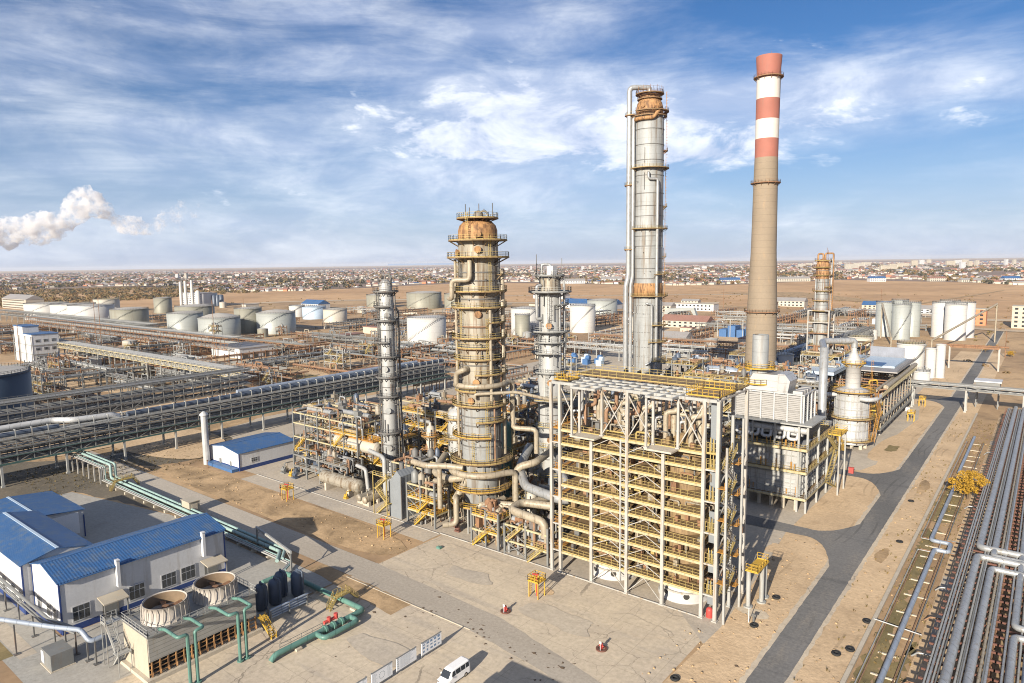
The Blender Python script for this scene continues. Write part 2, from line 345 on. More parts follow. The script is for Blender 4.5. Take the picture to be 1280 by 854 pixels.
    def build(s, name, ms, parent=None, origin=None):
        if not s.v: return None
        if parent is not None: org = Vector(ORG[parent.name])
        elif origin: org = Vector(origin)
        else:
            xs = [p[0] for p in s.v]; ys = [p[1] for p in s.v]; zs = [p[2] for p in s.v]
            org = Vector(((min(xs) + max(xs)) / 2, (min(ys) + max(ys)) / 2, min(zs)))
        me = bpy.data.meshes.new(name); ox, oy, oz = org
        me.from_pydata([(p[0] - ox, p[1] - oy, p[2] - oz) for p in s.v], [], s.f)
        me.polygons.foreach_set('use_smooth', s.sm); me.polygons.foreach_set('material_index', s.mi)
        for k in (ms if isinstance(ms, (list, tuple)) else [ms]): me.materials.append(MATS[k])
        o = bpy.data.objects.new(name, me); COL.objects.link(o)
        if parent is not None: o.parent = parent
        else: o.location = org
        ORG[o.name] = tuple(org); return o
ORG = {}
def tag(o, label=None, cat=None, group=None, kind=None):
    if label: o['label'] = label
    if cat: o['category'] = cat
    if group: o['group'] = group
    if kind: o['kind'] = kind
    return o
def thing(name, label, cat, loc=(0, 0, 0), group=None):
    o = bpy.data.objects.new(name, None); o.empty_display_size = 1; COL.objects.link(o); o.location = loc; ORG[o.name] = tuple(loc)
    return tag(o, label, cat, group)
def kids(o): return [c for c in bpy.data.objects if c.parent == o]
def copy_tree(o, loc, label=None, rz=0):
    r = o.copy(); COL.objects.link(r); r.location = loc; r.rotation_euler.z = rz; ORG[r.name] = tuple(loc)
    if label: r['label'] = label
    for ch in list(o.children):
        c = ch.copy(); COL.objects.link(c); c.parent = r
        for gch in list(ch.children):
            d = gch.copy(); COL.objects.link(d); d.parent = c
    return r
def sheet(name, m, poly, z):
    b = MB(); b.add([(p[0], p[1], z) for p in poly], [tuple(range(len(poly)))]); o = b.build(name, m); return tag(o, kind='structure')
def smooth_poly(pts, n=3, jit=0.0, seed=1):
    r = random.Random(seed); P = [Vector((p[0], p[1], 0)) for p in pts]
    for _ in range(n):
        Q = []
        for a, b in zip(P, P[1:] + P[:1]):
            Q += [a.lerp(b, .25), a.lerp(b, .75)]
        P = Q
    if jit: P = [p + Vector((r.uniform(-jit, jit), r.uniform(-jit, jit), 0)) for p in P]
    return [(p.x, p.y) for p in P]
# ================================================================ SETTING
RIGHT = Vector((0.7837, 0.6211, 0))
def pol(px, d):
    a = atan2(px - 640, 853); v = HEAD * (cos(a) * d) + RIGHT * (sin(a) * d); return (v.x, v.y)
def arcpoly(a, b):   # outer then inner list of (px, d)
    return [pol(*p) for p in a] + [pol(*p) for p in reversed(b)]
def wob(pts, st=2.0, j=.22, seed=1):
    r = random.Random(seed); out = []
    for a, b in zip(pts, pts[1:] + pts[:1]):
        n = max(1, int(hypot(b[0] - a[0], b[1] - a[1]) / st)); n = min(n, 400)
        for k in range(n): t = k / n; out.append((a[0] + (b[0] - a[0]) * t + r.gauss(0, j), a[1] + (b[1] - a[1]) * t + r.gauss(0, j)))
    return out
b = MB(); N = 48
b.add([(45000 * cos(2 * pi * i / N), 45000 * sin(2 * pi * i / N), 0) for i in range(N)], [tuple(range(N))]); tag(b.build('ground', 'soil', origin=(0, 0, 0)), kind='structure')
xs = list(range(-900, 2200, 150))
sheet('field', 'far field', arcpoly([(x, 1950 + 250 * sin(x * .013)) for x in xs], [(x, 1180 - max(0, x - 500) * .62 + 40 * sin(x * .03)) if x < 1150 else (x, 780) for x in xs]), .10)
sheet('town ground', 'town soil', arcpoly([(x, 16000) for x in xs], [(x, 1930 + 260 * sin(x * .013) + (450 if x < 240 else 0)) for x in xs]), .2)
for i, (x0, x1, d, w) in enumerate([(260, 520, 1190, 26), (480, 900, 1010, 22), (560, 1010, 1240, 16), (640, 1000, 720, 18), (800, 1400, 690, 14), (980, 1500, 800, 20), (540, 660, 880, 40)]):
    P = [(x0 + (x1 - x0) * k / 8) for k in range(9)]
    sheet('track', 'pale track', arcpoly([(x, d + w + 18 * sin(x * .02 + i)) for x in P], [(x, d - w * .3 + 18 * sin(x * .02 + i)) for x in P]), .24 + i * .03)
for i, (px, d, rx, ry) in enumerate([(330, 420, 60, 20), (300, 470, 40, 16), (440, 480, 36, 14), (520, 450, 30, 14), (560, 560, 60, 24), (250, 420, 40, 16), (120, 420, 50, 18), (40, 480, 60, 26), (650, 640, 60, 30), (880, 560, 95, 55), (420, 520, 40, 30), (380, 470, 55, 22), (470, 430, 26, 22), (230, 500, 60, 30), (80, 285, 30, 26), (160, 330, 45, 20), (200, 262, 34, 14), (620, 520, 60, 26), (780, 620, 70, 40)]):
    c = pol(px, d); r = random.Random(i)
    sheet('bare_sand', 'sand', smooth_poly([(c[0] + rx * cos(t * pi / 5) * r.uniform(.75, 1.2), c[1] + ry * sin(t * pi / 5) * r.uniform(.75, 1.2)) for t in range(10)], 2), .08 + i * .012)
r = random.Random(31)
for i in range(26):
    px = r.uniform(60, 640); d = r.uniform(380, 1050); c = pol(px, d); rx = r.uniform(10, 34); ry = r.uniform(6, 16)
    sheet('dark_patch', r.choice(['dug soil', 'dry grass soil', 'dug soil']), smooth_poly([(c[0] + rx * cos(k * pi / 7) * r.uniform(.5, 1.3), c[1] + ry * sin(k * pi / 7) * r.uniform(.5, 1.3)) for k in range(14)], 2), .2 + i * .004)
sheet('track', 'dug soil', [pol(1138, 1010), pol(1142, 1000), pol(1256, 1480), pol(1253, 1500)], .45)
sheet('track', 'dug soil', [pol(900, 1330), pol(1130, 1010), pol(1150, 1010), pol(1000, 1360)], .46)
# plant ground, drawn to the plant grid
sheet('yard', 'old concrete', [(-245, 104.6), (-40, 104.6), (-40, 440), (-245, 440)], .012)
sheet('apron', 'apron', [(-103.5, 58), (-40.5, 58), (-40.5, 128), (-43, 135), (-43.5, 104.6), (-103.5, 104.6)][:3] + [(-41, 104.8), (-103.5, 104.8)], .03)
sheet('apron', 'old concrete', [(-47, 104.9), (-38.2, 96), (-39, 108), (-41, 128), (-44, 160), (-47, 160)], .036)
sheet('apron', 'apron', [(-104, -10), (-34, -10), (-38.5, 84), (-40.5, 58.2), (-104, 58.2)][:2] + [(-36, 70), (-40.4, 84), (-40.4, 58.0), (-104, 58.0)], .026)
sheet('road', 'old road', [(-420, 79.5), (-104, 79.5), (-104, 86.2), (-420, 86.2)], .042)
sheet('road', 'old road', wob([(-104.2, 79.5), (-72, 78.6), (-52, 76), (-46, 79), (-70, 84.6), (-104.2, 86.2)], 2, .06, 8), .045)
sheet('pavement', 'old concrete', [(-178, 99.4), (-104, 99.4), (-104, 104.5), (-178, 104.5)], .048)
sheet('dirt_patch', 'dug soil', smooth_poly([(-214, 88), (-206, 97), (-190, 99), (-178, 98.6), (-104.2, 99), (-103.8, 87), (-150, 87.2)], 2, .25, 3), .054)
sheet('dirt_patch', 'dug soil', wob([(-113, 76.2), (-86, 74.0), (-86, 79.2), (-112.6, 79.3)], 1.2, .12, 3), .056)
sheet('yard', 'dark shaded yard', wob([(-262, 50), (-205.5, 50), (-205.5, 66.5), (-166, 74.5), (-124.5, 74.5), (-124.5, 79.2), (-262, 79.2)], 2, .3, 2), .016)
sheet('yard', 'dark shaded yard', wob(smooth_poly([(-244, 86.5), (-213, 86.5), (-209, 98), (-206, 110), (-222, 124), (-244, 126)], 2), 1.5, .3, 2), .018)
sheet('road', 'asphalt', wob([(-236, 86), (-226, 86.2), (-226, 104), (-236, 130)], 1.5, .15, 3), .047)
sheet('dirt_patch', 'dug soil', smooth_poly([(-330, 60), (-238, 55), (-238, 160), (-300, 160)], 2, .5, 8), .02)
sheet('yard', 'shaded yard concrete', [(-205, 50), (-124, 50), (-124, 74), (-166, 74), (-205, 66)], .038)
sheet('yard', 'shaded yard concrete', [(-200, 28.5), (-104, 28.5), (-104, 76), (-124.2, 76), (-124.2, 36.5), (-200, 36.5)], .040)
sheet('path', 'old concrete', [(-190, 30.2), (-122, 30.2), (-122, 32.6), (-190, 32.6)], .052)
sheet('dirt_patch', 'dry grass soil', [(-190, 24), (-124, 24), (-124, 30), (-190, 30)], .05)
sheet('verge', 'sand', [(-41.5, 60), (-20, 60), (-20, 520), (-44, 520), (-44.5, 262), (-44, 160), (-41, 130), (-39.5, 104), (-40.3, 86)], .046)
ROADP = [(-31.1, 60), (-26.6, 60), (-26.6, 330), (-29.3, 700), (-34.5, 700), (-31.3, 330)]
def branch(y0, y1, xw, yw0, yw1, z):
    pts = [(-31.0, y0 - 13)]
    for k in range(7): t = k / 6; pts.append((-31.0 - 8 * t, y0 - 13 * (1 - t) ** 2.2))
    pts += [(xw, yw0), (xw, yw1)]
    for k in range(7): t = k / 6; pts.append((-39.0 + 8 * t, y1 + 10 * t ** 2.2))
    sheet('road', 'asphalt', wob(pts, .9, .05), z)
sheet('road_shoulder', 'apron', wob([(-31.9, 60), (-25.9, 60), (-25.9, 330), (-28.6, 700), (-35.2, 700), (-32.1, 330)], 1.2, .12, 6), .0665)
sheet('road', 'asphalt', wob(ROADP, 1.0, .03, 2), .07)
branch(151.3, 156, -56, 150.5, 156.5, .0935); branch(202, 207, -60, 202.4, 208, .0945); branch(331, 336, -48, 331, 337, .078)
sheet('apron', 'old concrete', [(-62, 156), (-43, 156), (-42.5, 200), (-62, 200)], .056)
sheet('apron', 'old concrete', [(-62, 209), (-40, 209), (-37.5, 218), (-39.5, 250), (-36.5, 290), (-40, 320), (-62, 320)], .058)
sheet('dirt_patch', 'sand', smooth_poly([(-43, 222), (-33, 222), (-33, 262), (-40, 262)], 2, .2, 9), .066)
sheet('dirt_patch', 'dry grass soil', wob(smooth_poly([(-39, 236), (-37, 235), (-35, 237.6), (-35.6, 241), (-34.8, 244), (-37.5, 243.4), (-38.7, 244.5), (-38.2, 240)], 2, .15, 9), .4, .1, 3), .082)
sheet('dirt_patch', 'soil', [(-19.6, 40), (-13.5, 40), (-13, 310), (-19.6, 310)], .06)
sheet('dirt_patch', 'dry grass soil', wob([(-19.4, 92), (-16.6, 92), (-16.8, 150), (-16.6, 172), (-19.3, 172), (-18.2, 130)], 1, .35, 4), .064)
sheet('dirt_patch', 'dry grass soil', wob([(-19.4, 178), (-14.4, 178), (-14.6, 214), (-19.3, 210)], 1, .4, 5), .064)
sheet('dirt_patch', 'dry grass soil', wob([(-16.6, 70), (-13.4, 70), (-13.4, 118), (-16.4, 104)], 1, .35, 6), .0645)
sheet('dirt_patch', 'sand', [(-13.2, 40), (-9, 40), (-9, 310), (-13, 310)], .055)
sheet('dirt_patch', 'dug soil', [(-8.8, 40), (30, 40), (30, 310), (-8.8, 310)], .05)
for k, (y0, y1) in enumerate([(60, 68), (72, 84), (96, 99), (118, 130), (140, 147), (205, 214), (262, 268), (171, 176)]):
    sheet('concrete_slab', 'old concrete', [(-13 + k % 2, y0), (-9.6, y0), (-9.6, y1), (-13 + k % 2, y1)], .068)
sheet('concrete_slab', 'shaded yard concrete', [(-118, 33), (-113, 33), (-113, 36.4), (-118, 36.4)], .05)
b = MB()
for x0, y0, x1, y1 in [(-178, 104.5, -104.5, 104.7), (-104.5, 104.9, -74.5, 105.1)]: b.box(x0, y0, 0, x1, y1, .18)
b.box(-72, 104.9, 0, -43, 105.1, .2)
tag(b.build('kerb', 'cream steel'), kind='structure')
b = MB(); b.box(-20.3, 40, 0, -19.7, 312, .45); tag(b.build('kerb_wall', 'concrete'), 'long low pale concrete kerb wall between the sandy verge and the ground pipes', 'wall')
b = MB(); b.box(-104, 78.6, 0, -72, 78.8, .12); tag(b.build('kerb', 'concrete'), kind='structure')
# dry clumps of grass and stones on the verges
b = MB(); r = random.Random(5)
for _ in range(2600):
    z = r.random()
    if z < .5: x, y = r.uniform(-19.5, -13), r.uniform(45, 300)
    elif z < .62: x, y = r.uniform(-26, -20.4), r.uniform(60, 300)
    else: x, y = r.uniform(-240, -204), r.uniform(60, 112)
    if r.random() < .35 and z < .62: continue
    s = r.uniform(.15, .55)
    for k in range(4):
        a = r.uniform(0, 6.28); b.add([(x + .3 * s * cos(a), y + .3 * s * sin(a), .05), (x - .3 * s * cos(a), y - .3 * s * sin(a), .05), (x + r.uniform(-.6, .6) * s, y + r.uniform(-.6, .6) * s, s)], [(0, 1, 2)])
tag(b.build('dry_grass', 'leaf olive'), kind='stuff')
b = MB()
for _ in range(420):
    z = r.random()
    if z < .35: x, y = r.uniform(-44, -32), r.uniform(62, 150)
    elif z < .75: x, y = r.uniform(-26, -13), r.uniform(60, 290)
    else: x, y = r.uniform(-206, -105), r.uniform(88, 98.6)
    s = r.uniform(.06, .28); b.sphere((x, y, .1), s, 6, 4, .6, r, .6)
tag(b.build('rubble', 'dug soil'), kind='stuff')

# ---------------------------------------------------------------- town, far trees
HM = ['white wall', 'tank cream', 'roof tin', 'roof brown', 'blue roof', 'concrete', 'window glass', 'brick orange']
def house(b, x, y, w, d, h, a, kind, wm, rm):
    c, s = cos(a), sin(a)
    def T(u, v, z): return (x + u * c - v * s, y + u * s + v * c, z)
    w /= 2; d /= 2; q = [(-w, -d), (w, -d), (w, d), (-w, d)]
    b.m = wm; b.add([T(u, v, 0) for u, v in q] + [T(u, v, h) for u, v in q], [(0, 1, 5, 4), (1, 2, 6, 5), (2, 3, 7, 6), (3, 0, 4, 7), (4, 5, 6, 7)])
    if kind == 0:
        b.m = rm; rh = min(w, d) * .55; e = .4; w += e; d += e
        b.add([T(-w, -d, h + .02), T(w, -d, h + .02), T(w, d, h + .02), T(-w, d, h + .02), T(-w, 0, h + rh), T(w, 0, h + rh)], [(0, 1, 5, 4), (2, 3, 4, 5), (0, 4, 3), (1, 2, 5)])
    else:
        b.m = rm; w += .3; d += .3; b.add([T(-w, -d, h + .02), T(w, -d, h + .02), T(w, d, h + .02), T(-w, d, h + .02), T(-w, -d, h + .5), T(w, -d, h + .5), T(w, d, h + .5), T(-w, d, h + .5)], [(0, 1, 5, 4), (1, 2, 6, 5), (2, 3, 7, 6), (3, 0, 4, 7), (4, 5, 6, 7)])
    if h > 7.5 or w > 12:
        b.m = 6; n = max(2, int(h / 3.2)); wi = max(3, int(2 * w / 5))
        for k in range(n):
            z = (k + .35) * h / n
            for i in range(wi):
                u = -w * .92 + (i + .25) * 1.84 * w / wi; du = .8 * w / wi; b.add([T(u, -d - .05, z), T(u + du, -d - .05, z), T(u + du, -d - .05, z + h / n * .45), T(u, -d - .05, z + h / n * .45)], [(0, 1, 2, 3)])
r = random.Random(21); H = []
def lim(px): return 1990 + 260 * sin(px * .013) + (470 if px < 240 else 0)
for _ in range(9000):
    px = r.uniform(-80, 1360); d0 = lim(px); d = d0 * (1 + 4.2 * r.random() ** 1.7)
    cl = sin(px * .021 + d * .0011) + sin(px * .05 - d * .0023) + r.uniform(-1, 1)
    if cl < -.9: continue
    x, y = pol(px, d); k = 1 + (d > 3500) * .5 + (d > 6000) * .8
    H.append((d, x, y, r.uniform(9, 17) * k, r.uniform(7, 11) * k, r.uniform(3, 4.6) * (1 + .15 * k), r.choice([0, .3, 1.2, 1.57, .8]) + r.uniform(-.1, .1), 0 if r.random() < .75 else 1, r.choice([0, 1, 1, 1, 5, 7 if r.random() < .3 else 5]), r.choice([2, 2, 3, 3, 3 if r.random() < .5 else 2, 4 if r.random() < .2 else 3])))
H.sort()
hl = {2: ('grey tin', ), 3: ('brown', ), 4: ('blue', )}
wl = {0: 'white', 1: 'cream', 5: 'grey', 7: 'brick'}
for i, q in enumerate(H[:210]):
    b = MB(); house(b, *q[1:])
    nm = f"{wl[q[8]]} town house with {hl[q[9]][0]} {'gable' if q[7] == 0 else 'flat'} roof at the distant town's edge"
    tag(b.build('town_house', HM), nm, 'house', f'{wl[q[8]]} houses with {hl[q[9]][0]} {"gable" if q[7] == 0 else "flat"} roofs at the edge of the town')
b = MB()
for q in H[210:]: house(b, *q[1:])
tag(b.build('distant_town', HM), 'low houses of the far town spreading to the horizon', 'town', kind='stuff')
# larger halls along the town edge and apartment blocks on the skyline
big = [(470, 1560, 0), ]
halls = [(712, 1950, 90, 22, 8, 0, 2, 'long white hall with a grey roof behind the brown field'), (765, 2050, 60, 24, 10, 0, 2, 'tall white hall beside the long white one behind the brown field'),
 (865, 860, 62, 16, 8, 0, 5, 'long grey warehouse with a pale front left of the chimney'), (826, 830, 34, 13, 8, 1, 2, 'short cream barn at the left end of the grey warehouse'), (985, 950, 46, 16, 7, 1, 2, 'cream shed with a pale tin roof right of the chimney'), (955, 880, 30, 14, 7, 1, 3, 'cream shed with a brown roof just behind the chimney'),
 (912, 1880, 50, 22, 9, 0, 4, 'white hall with a bright blue roof left of the chimney at the town edge'), (990, 2020, 90, 20, 8, 1, 2, 'long cream hall right of the chimney at the town edge'), (1095, 2000, 40, 18, 9, 0, 4, 'white hall with a bright blue roof near the right tower'), (1170, 2040, 40, 16, 8, 1, 3, 'cream hall with a brown roof among pale town houses on the right'),
 (1262, 1960, 36, 20, 10, 0, 4, 'white building with a blue roof at the far right town edge'), (1215, 1980, 60, 16, 6, 1, 2, 'wide pale shed beside the blue roofed building at the far right'), (740, 900, 80, 22, 6, 0, 4, 'long low shed with a blue grey roof behind the white tanks'), (690, 1150, 60, 22, 6, 0, 2, 'low white shed with a pale roof behind the slim tower tops'),
 (1110, 900, 50, 16, 6, 5, 4, 'low shed with a blue roof behind the green grey silos'), (1180, 860, 44, 14, 5, 0, 2, 'low pale shed behind the white silos'), (1221, 735, 17, 14, 14, 7, 5, 'square orange brick building right of the white silos'), (1288, 720, 22, 20, 18, 5, 5, 'square grey building at the right edge of the field'),
 (395, 1000, 40, 20, 7, 0, 4, 'white shed with a bright blue roof behind the pale blue tank'), (30, 1310, 110, 24, 15, 1, 2, 'long open storage hall with a dark roof at the far left'), (860, 640, 44, 18, 6, 1, 3, 'cream shed with a brown roof left of the chimney among pipe racks'), (830, 500, 40, 16, 6, 0, 2, 'low white shed beyond the tall silver tower')]
for px, d, w, dd, h, wm, rm, lab in halls:
    x, y = pol(px, d); b = MB(); house(b, x, y, w, dd, h, 0.62 + (0 if d > 1500 else -.62), 0 if rm != 5 else 1, wm, rm); tag(b.build('hall', HM), lab, 'hall')
blk = [(1072, 5200, 300, 50), (1118, 4700, 330, 40), (1150, 6400, 150, 70), (1195, 6800, 240, 60), (1210, 4900, 90, 60), (1218, 4900, 60, 62), (1255, 5600, 70, 70), (1265, 5600, 70, 66), (1290, 5300, 160, 60), (1040, 6500, 120, 50), (1010, 7000, 220, 40), (950, 6800, 160, 46), (738, 6400, 80, 50), (665, 5800, 60, 55), (652, 4000, 50, 20), (625, 5000, 120, 34), (545, 4500, 90, 30), (225, 4200, 60, 40), (236, 4150, 50, 46), (300, 4400, 100, 26), (200, 3300, 70, 20), (340, 4300, 60, 24), (880, 5200, 140, 30), (1170, 5200, 60, 40)]
pos = ['at the right skyline', 'left of the right skyline', 'beyond the chimney', 'in the middle of the town', 'at the left of the town']
blk = [(px + dd, d * (1 + .02 * dd), w * .24, h * .6) for px, d, w, h in blk for dd in (-9, 0, 9) if w > 70 or dd == 0]
for i, (px, d, w, h) in enumerate(blk):
    x, y = pol(px, d); b = MB(); house(b, x, y, w, 18, h, .67 + r.uniform(-.06, .06), 1, r.choice([0, 1, 5]), 5)
    z = 0 if px > 1180 else 1 if px > 1020 else 2 if px > 860 else 3 if px > 500 else 4
    tag(b.build('apartment_block', HM), f'white apartment block rising over low houses {pos[z]}', 'apartment block', f'apartment blocks {pos[z]}')
def clump(b, x, y, z, rx, rz, n, s, r):
    for _ in range(n):
        a = r.uniform(0, 2 * pi); e = math.asin(r.uniform(-.6, 1)); k = r.uniform(.45, 1.0) ** .6
        c = Vector((x + rx * k * cos(a) * cos(e), y + rx * k * sin(a) * cos(e), z + rz * k * sin(e)))
        u = Vector((r.uniform(-1, 1), r.uniform(-1, 1), r.uniform(-1, 1))).normalized() * s * r.uniform(.5, 1.2); v = u.cross(Vector((r.uniform(-1, 1), r.uniform(-1, 1), r.uniform(-1, 1)))).normalized() * s * r.uniform(.5, 1.1)
        b.add([tuple(c - u), tuple(c + v), tuple(c + u), tuple(c - v)], [(0, 1, 2, 3)])
b = MB(); r = random.Random(8)
for _ in range(1500):
    px = r.uniform(-60, 250) if r.random() < .8 else r.uniform(250, 330); d = r.uniform(1350 + max(0, px - 100) * 1.5, 2420)
    x, y = pol(px, d); b.m = r.choice([0, 0, 1, 1, 2]); clump(b, x, y, 1.5, r.uniform(3, 8), r.uniform(1.5, 4.5), 22, 1.7, r)
tag(b.build('scrubland', ['leaf brown', 'leaf olive', 'leaf dark']), 'autumn scrub in front of the far town', 'scrub', kind='stuff')
b = MB()
for _ in range(6500):
    px = r.uniform(-60, 1340); d = lim(px) * (1 + 2.6 * r.random() ** 1.5) + r.uniform(-60, 30)
    if sin(px * .04 + d * .002) + sin(px * .013 - d * .004) + r.uniform(-1, 1) < -.2: continue
    x, y = pol(px, d); b.m = r.choice([0, 0, 1, 2]); k = 1 + d / 5000; clump(b, x, y, 4, r.uniform(3, 6.5) * k, r.uniform(3, 6), 12, 2.6 * k, r)
tag(b.build('town_trees', ['leaf dark', 'leaf brown', 'leaf olive']), 'dark trees between the town houses', 'trees', kind='stuff')
b = MB()
for _ in range(500):
    px = r.uniform(240, 1340); d = r.uniform(420, 1300)
    if d < 600 and r.random() < .6: continue
    x, y = pol(px, d); b.m = r.choice([0, 1, 1]); clump(b, x, y, .6, r.uniform(.8, 2.4), r.uniform(.6, 1.6), 14, .7, r)
tag(b.build('dry_bushes', ['leaf brown', 'leaf olive']), 'scattered dry bushes on the bare ground', 'bushes', kind='stuff')

b = MB(); r = random.Random(77)
for _ in range(80):
    t = r.random()
    if t < .45: x, y = r.uniform(-84, -52), r.gauss(78.5, 2.2)
    elif t < .7: x, y = r.uniform(-100, -42), r.uniform(60, 104)
    else: x, y = r.uniform(-43, -32), r.uniform(64, 160)
    if -75 < x < -69 and 52 < y < 73: continue
    s_ = r.uniform(.08, .38); n = 7; a0 = r.uniform(0, 6)
    P = [(x + s_ * r.uniform(.3, 1.3) * cos(a0 + 2 * pi * k / n) * (1.6 if k % 2 else .8), y + s_ * r.uniform(.3, 1.1) * sin(a0 + 2 * pi * k / n)) for k in range(n)]
    b.add([(p[0], p[1], .05) for p in P] + [(x, y, .05 + s_ * .3)], [(k, (k + 1) % n, n) for k in range(n)])
tag(b.build('dirt_clods', 'bark'), kind='stuff')
for i, (x, y, rx, ry, m) in enumerate([(-37, 112, 3, 1.6, 'apron'), (-42, 141, 2, 3, 'sand'), (-39, 172, 3.4, 2.2, 'sand'), (-24, 150, 1.2, 5, 'dug soil'), (-23.6, 203, 1.4, 7, 'dug soil'), (-62, 90, 9, 3.2, 'old concrete'), (-86, 93, 6, 3, 'old concrete'), (-78, 66, 8, 3, 'old concrete'), (-50, 96, 6, 3, 'apron'), (-92, 101, 8, 2, 'apron'), (-70, 97, 2.6, 1.3, 'sand')]):
    r = random.Random(i + 50); sheet('ground_stain', m, smooth_poly([(x + rx * cos(k * pi / 6) * r.uniform(.55, 1.25), y + ry * sin(k * pi / 6) * r.uniform(.55, 1.25)) for k in range(12)], 2, .12, i), .084 + i * .003)
# ================================================================ TOWERS
def RC(x, y, r, c, z): return (x + RIGHT.x * r - HEAD.x * c, y + RIGHT.y * r - HEAD.y * c, z)
A_CAM, A_R, A_L = -51.6, 38.4, 218.4     # facing the viewer's side, right, left
def platform(t, x, y, rin, rout, z, a0=0, a1=360, dm='grating', rm='yellow faded', em='grating', gate=True):
    b = MB(); b.sector(x, y, rin + .02, rout, z - .18, z, a0, a1); n = max(3, int(abs(a1 - a0) / 30))
    for i in range(n + 1):
        a = radians(a0 + (a1 - a0) * i / n); b.beam((x + rin * cos(a), y + rin * sin(a), z - 1.3), (x + (rout - .1) * cos(a), y + (rout - .1) * sin(a), z - .2), .14)
    p = b.build('platform', dm, t)
    b = MB(); b.arcrail(x, y, rout - .06, z, a0, a1); b.build('railing', rm, t).parent = p
    b = MB(); b.sector(x, y, rout, rout + .05, z - .22, z + .03, a0, a1); b.build('fascia', em, t).parent = p
    return p
def manholes(t, x, y, r, lst, m='rust clad'):
    for a, z in lst:
        a = radians(a); b = MB(); b.tube((x + (r - .1) * cos(a), y + (r - .1) * sin(a), z), (x + (r + .55) * cos(a), y + (r + .55) * sin(a), z), .62, 12); b.tube((x + (r + .4) * cos(a), y + (r + .4) * sin(a), z), (x + (r + .6) * cos(a), y + (r + .6) * sin(a), z), .78, 12); b.build('manhole', m, t)
def shell(t, x, y, prof, m, name='shell', n=36): b = MB(); b.lathe(x, y, prof, n); return b.build(name, m, t)
def bands(t, x, y, r, zs, m='dark steel', w=.22, h=.25):
    b = MB()
    for z in zs: b.sector(x, y, r - .02, r + w, z, z + h, 0, 360, 30)
    b.build('stiffening_rings', m, t)
def pipes(t, m, lst, name='pipe', n=8):
    for r, pts in lst: b = MB(); b.pipe(pts, r, n); b.build(name, m, t)
def clips(t, x, y, r, n, z0, z1, seed, m='dark steel'):
    r_ = random.Random(seed); b = MB()
    for _ in range(n):
        a = radians(r_.uniform(150, 400)); z = r_.uniform(z0, z1); l = r_.uniform(.3, 1.1); b.beam((x + r * cos(a), y + r * sin(a), z), (x + (r + l) * cos(a), y + (r + l) * sin(a), z), .18); 
        if r_.random() < .5: b.tube((x + (r + .25) * cos(a), y + (r + .25) * sin(a), z), (x + (r + .25) * cos(a), y + (r + .25) * sin(a), z + r_.uniform(2, 7)), .1, 6)
    b.build('small_piping', m, t)

# --- main column
x, y = -100.4, 115
T = thing('distillation_column', 'stout stained column with an orange rusty head and many ring platforms', 'tower', (x, y, 0))
shell(T, x, y, [(3.7, 0), (3.7, 5.5), (4.3, 6.5), (4.3, 12.6), (4.55, 14), (4.55, 28.6)], 'clad grey')
shell(T, x, y, [(4.56, 28.6), (4.56, 61.6), (4.45, 61.9), (4.45, 65)], 'stained clad', 'upper_shell')
shell(T, x, y, [(4.35, 65), (4.35, 67.2), (4.0, 68.3), (3.1, 69.2), (1.2, 69.7), (1.1, 69.8)], 'rust clad', 'head')
b = MB(); b.lathe(x + .3, y, [(1.1, 69.6), (1.1, 70.8), (.8, 71.4), (.1, 71.6)], 14); b.build('top_dome', 'dark steel', T)
b = MB(); [b.beam(RC(x, y, k - 3.6, (k * 7 % 5) - 2, 69.9), RC(x, y, k - 3.6, (k * 7 % 5) - 2, 71.2 + (k * 5 % 3) * .9), .13) for k in range(0, 8)]; b.pipe([RC(x, y, .6, 1, 71), RC(x, y, 1.6, 1, 71.6), RC(x, y, 2.4, 1, 70.6), RC(x, y, 2.4, 3.2, 66)], .22, 7); b.build('top_fittings', 'dark steel', T)
platform(T, x, y, .9, 4.6, 69.9, dm='rust steel')
platform(T, x, y, 4.5, 6.5, 65.1); platform(T, x, y, 4.6, 6.9, 61.4); platform(T, x, y, 4.6, 6.3, 54, 200, 420); platform(T, x, y, 4.6, 6.2, 50.5)
platform(T, x, y, 4.6, 6.0, 47.2, 330, 440); platform(T, x, y, 4.6, 5.8, 57.6, 10, 80); platform(T, x, y, 4.6, 5.7, 41.6, 250, 330); platform(T, x, y, 4.6, 5.8, 32, 230, 300); platform(T, x, y, 4.6, 6.0, 25.2, 300, 410); platform(T, x, y, 4.6, 6.2, 43.8); platform(T, x, y, 4.6, 5.9, 39.1); platform(T, x, y, 4.6, 6.2, 35.8, 300, 420); platform(T, x, y, 4.6, 6.5, 28.8)
platform(T, x, y, 4.6, 6.6, 21.8, 170, 330, rm='yellow paint'); platform(T, x, y, 4.6, 7.2, 16.1, rm='yellow faded'); platform(T, x, y, 4.4, 6.6, 13.2, 140, 380, rm='yellow paint'); platform(T, x, y, 4.4, 6.8, 9.6, rm='yellow paint'); platform(T, x, y, 4.4, 7.4, 6.2, 120, 400, rm='yellow paint')
bands(T, x, y, 4.55, [58, 56.2, 52.2, 46, 41.6, 37.6, 31.8, 26, 24, 19.3])
manholes(T, x, y, 4.45, [(-50, 66.3), (-50, 63), (-52, 49), (-120, 62.4), (-60, 34), (-75, 29.9)])
b = MB()
for a, z0, z1 in [(-20, 54, 65), (-100, 43.8, 50.5), (-30, 39.1, 47.2), (-120, 28.8, 39.1), (-70, 16.1, 21.8), (-35, 16.1, 28.8), (-110, 50.5, 61.4), (-75, 65.1, 69.9)]:
    q = radians(a); b.ladder(x + 5.2 * cos(q), y + 5.2 * sin(q), z0, z1 + 1, cos(q), sin(q))
b.build('ladder', 'yellow faded', T)
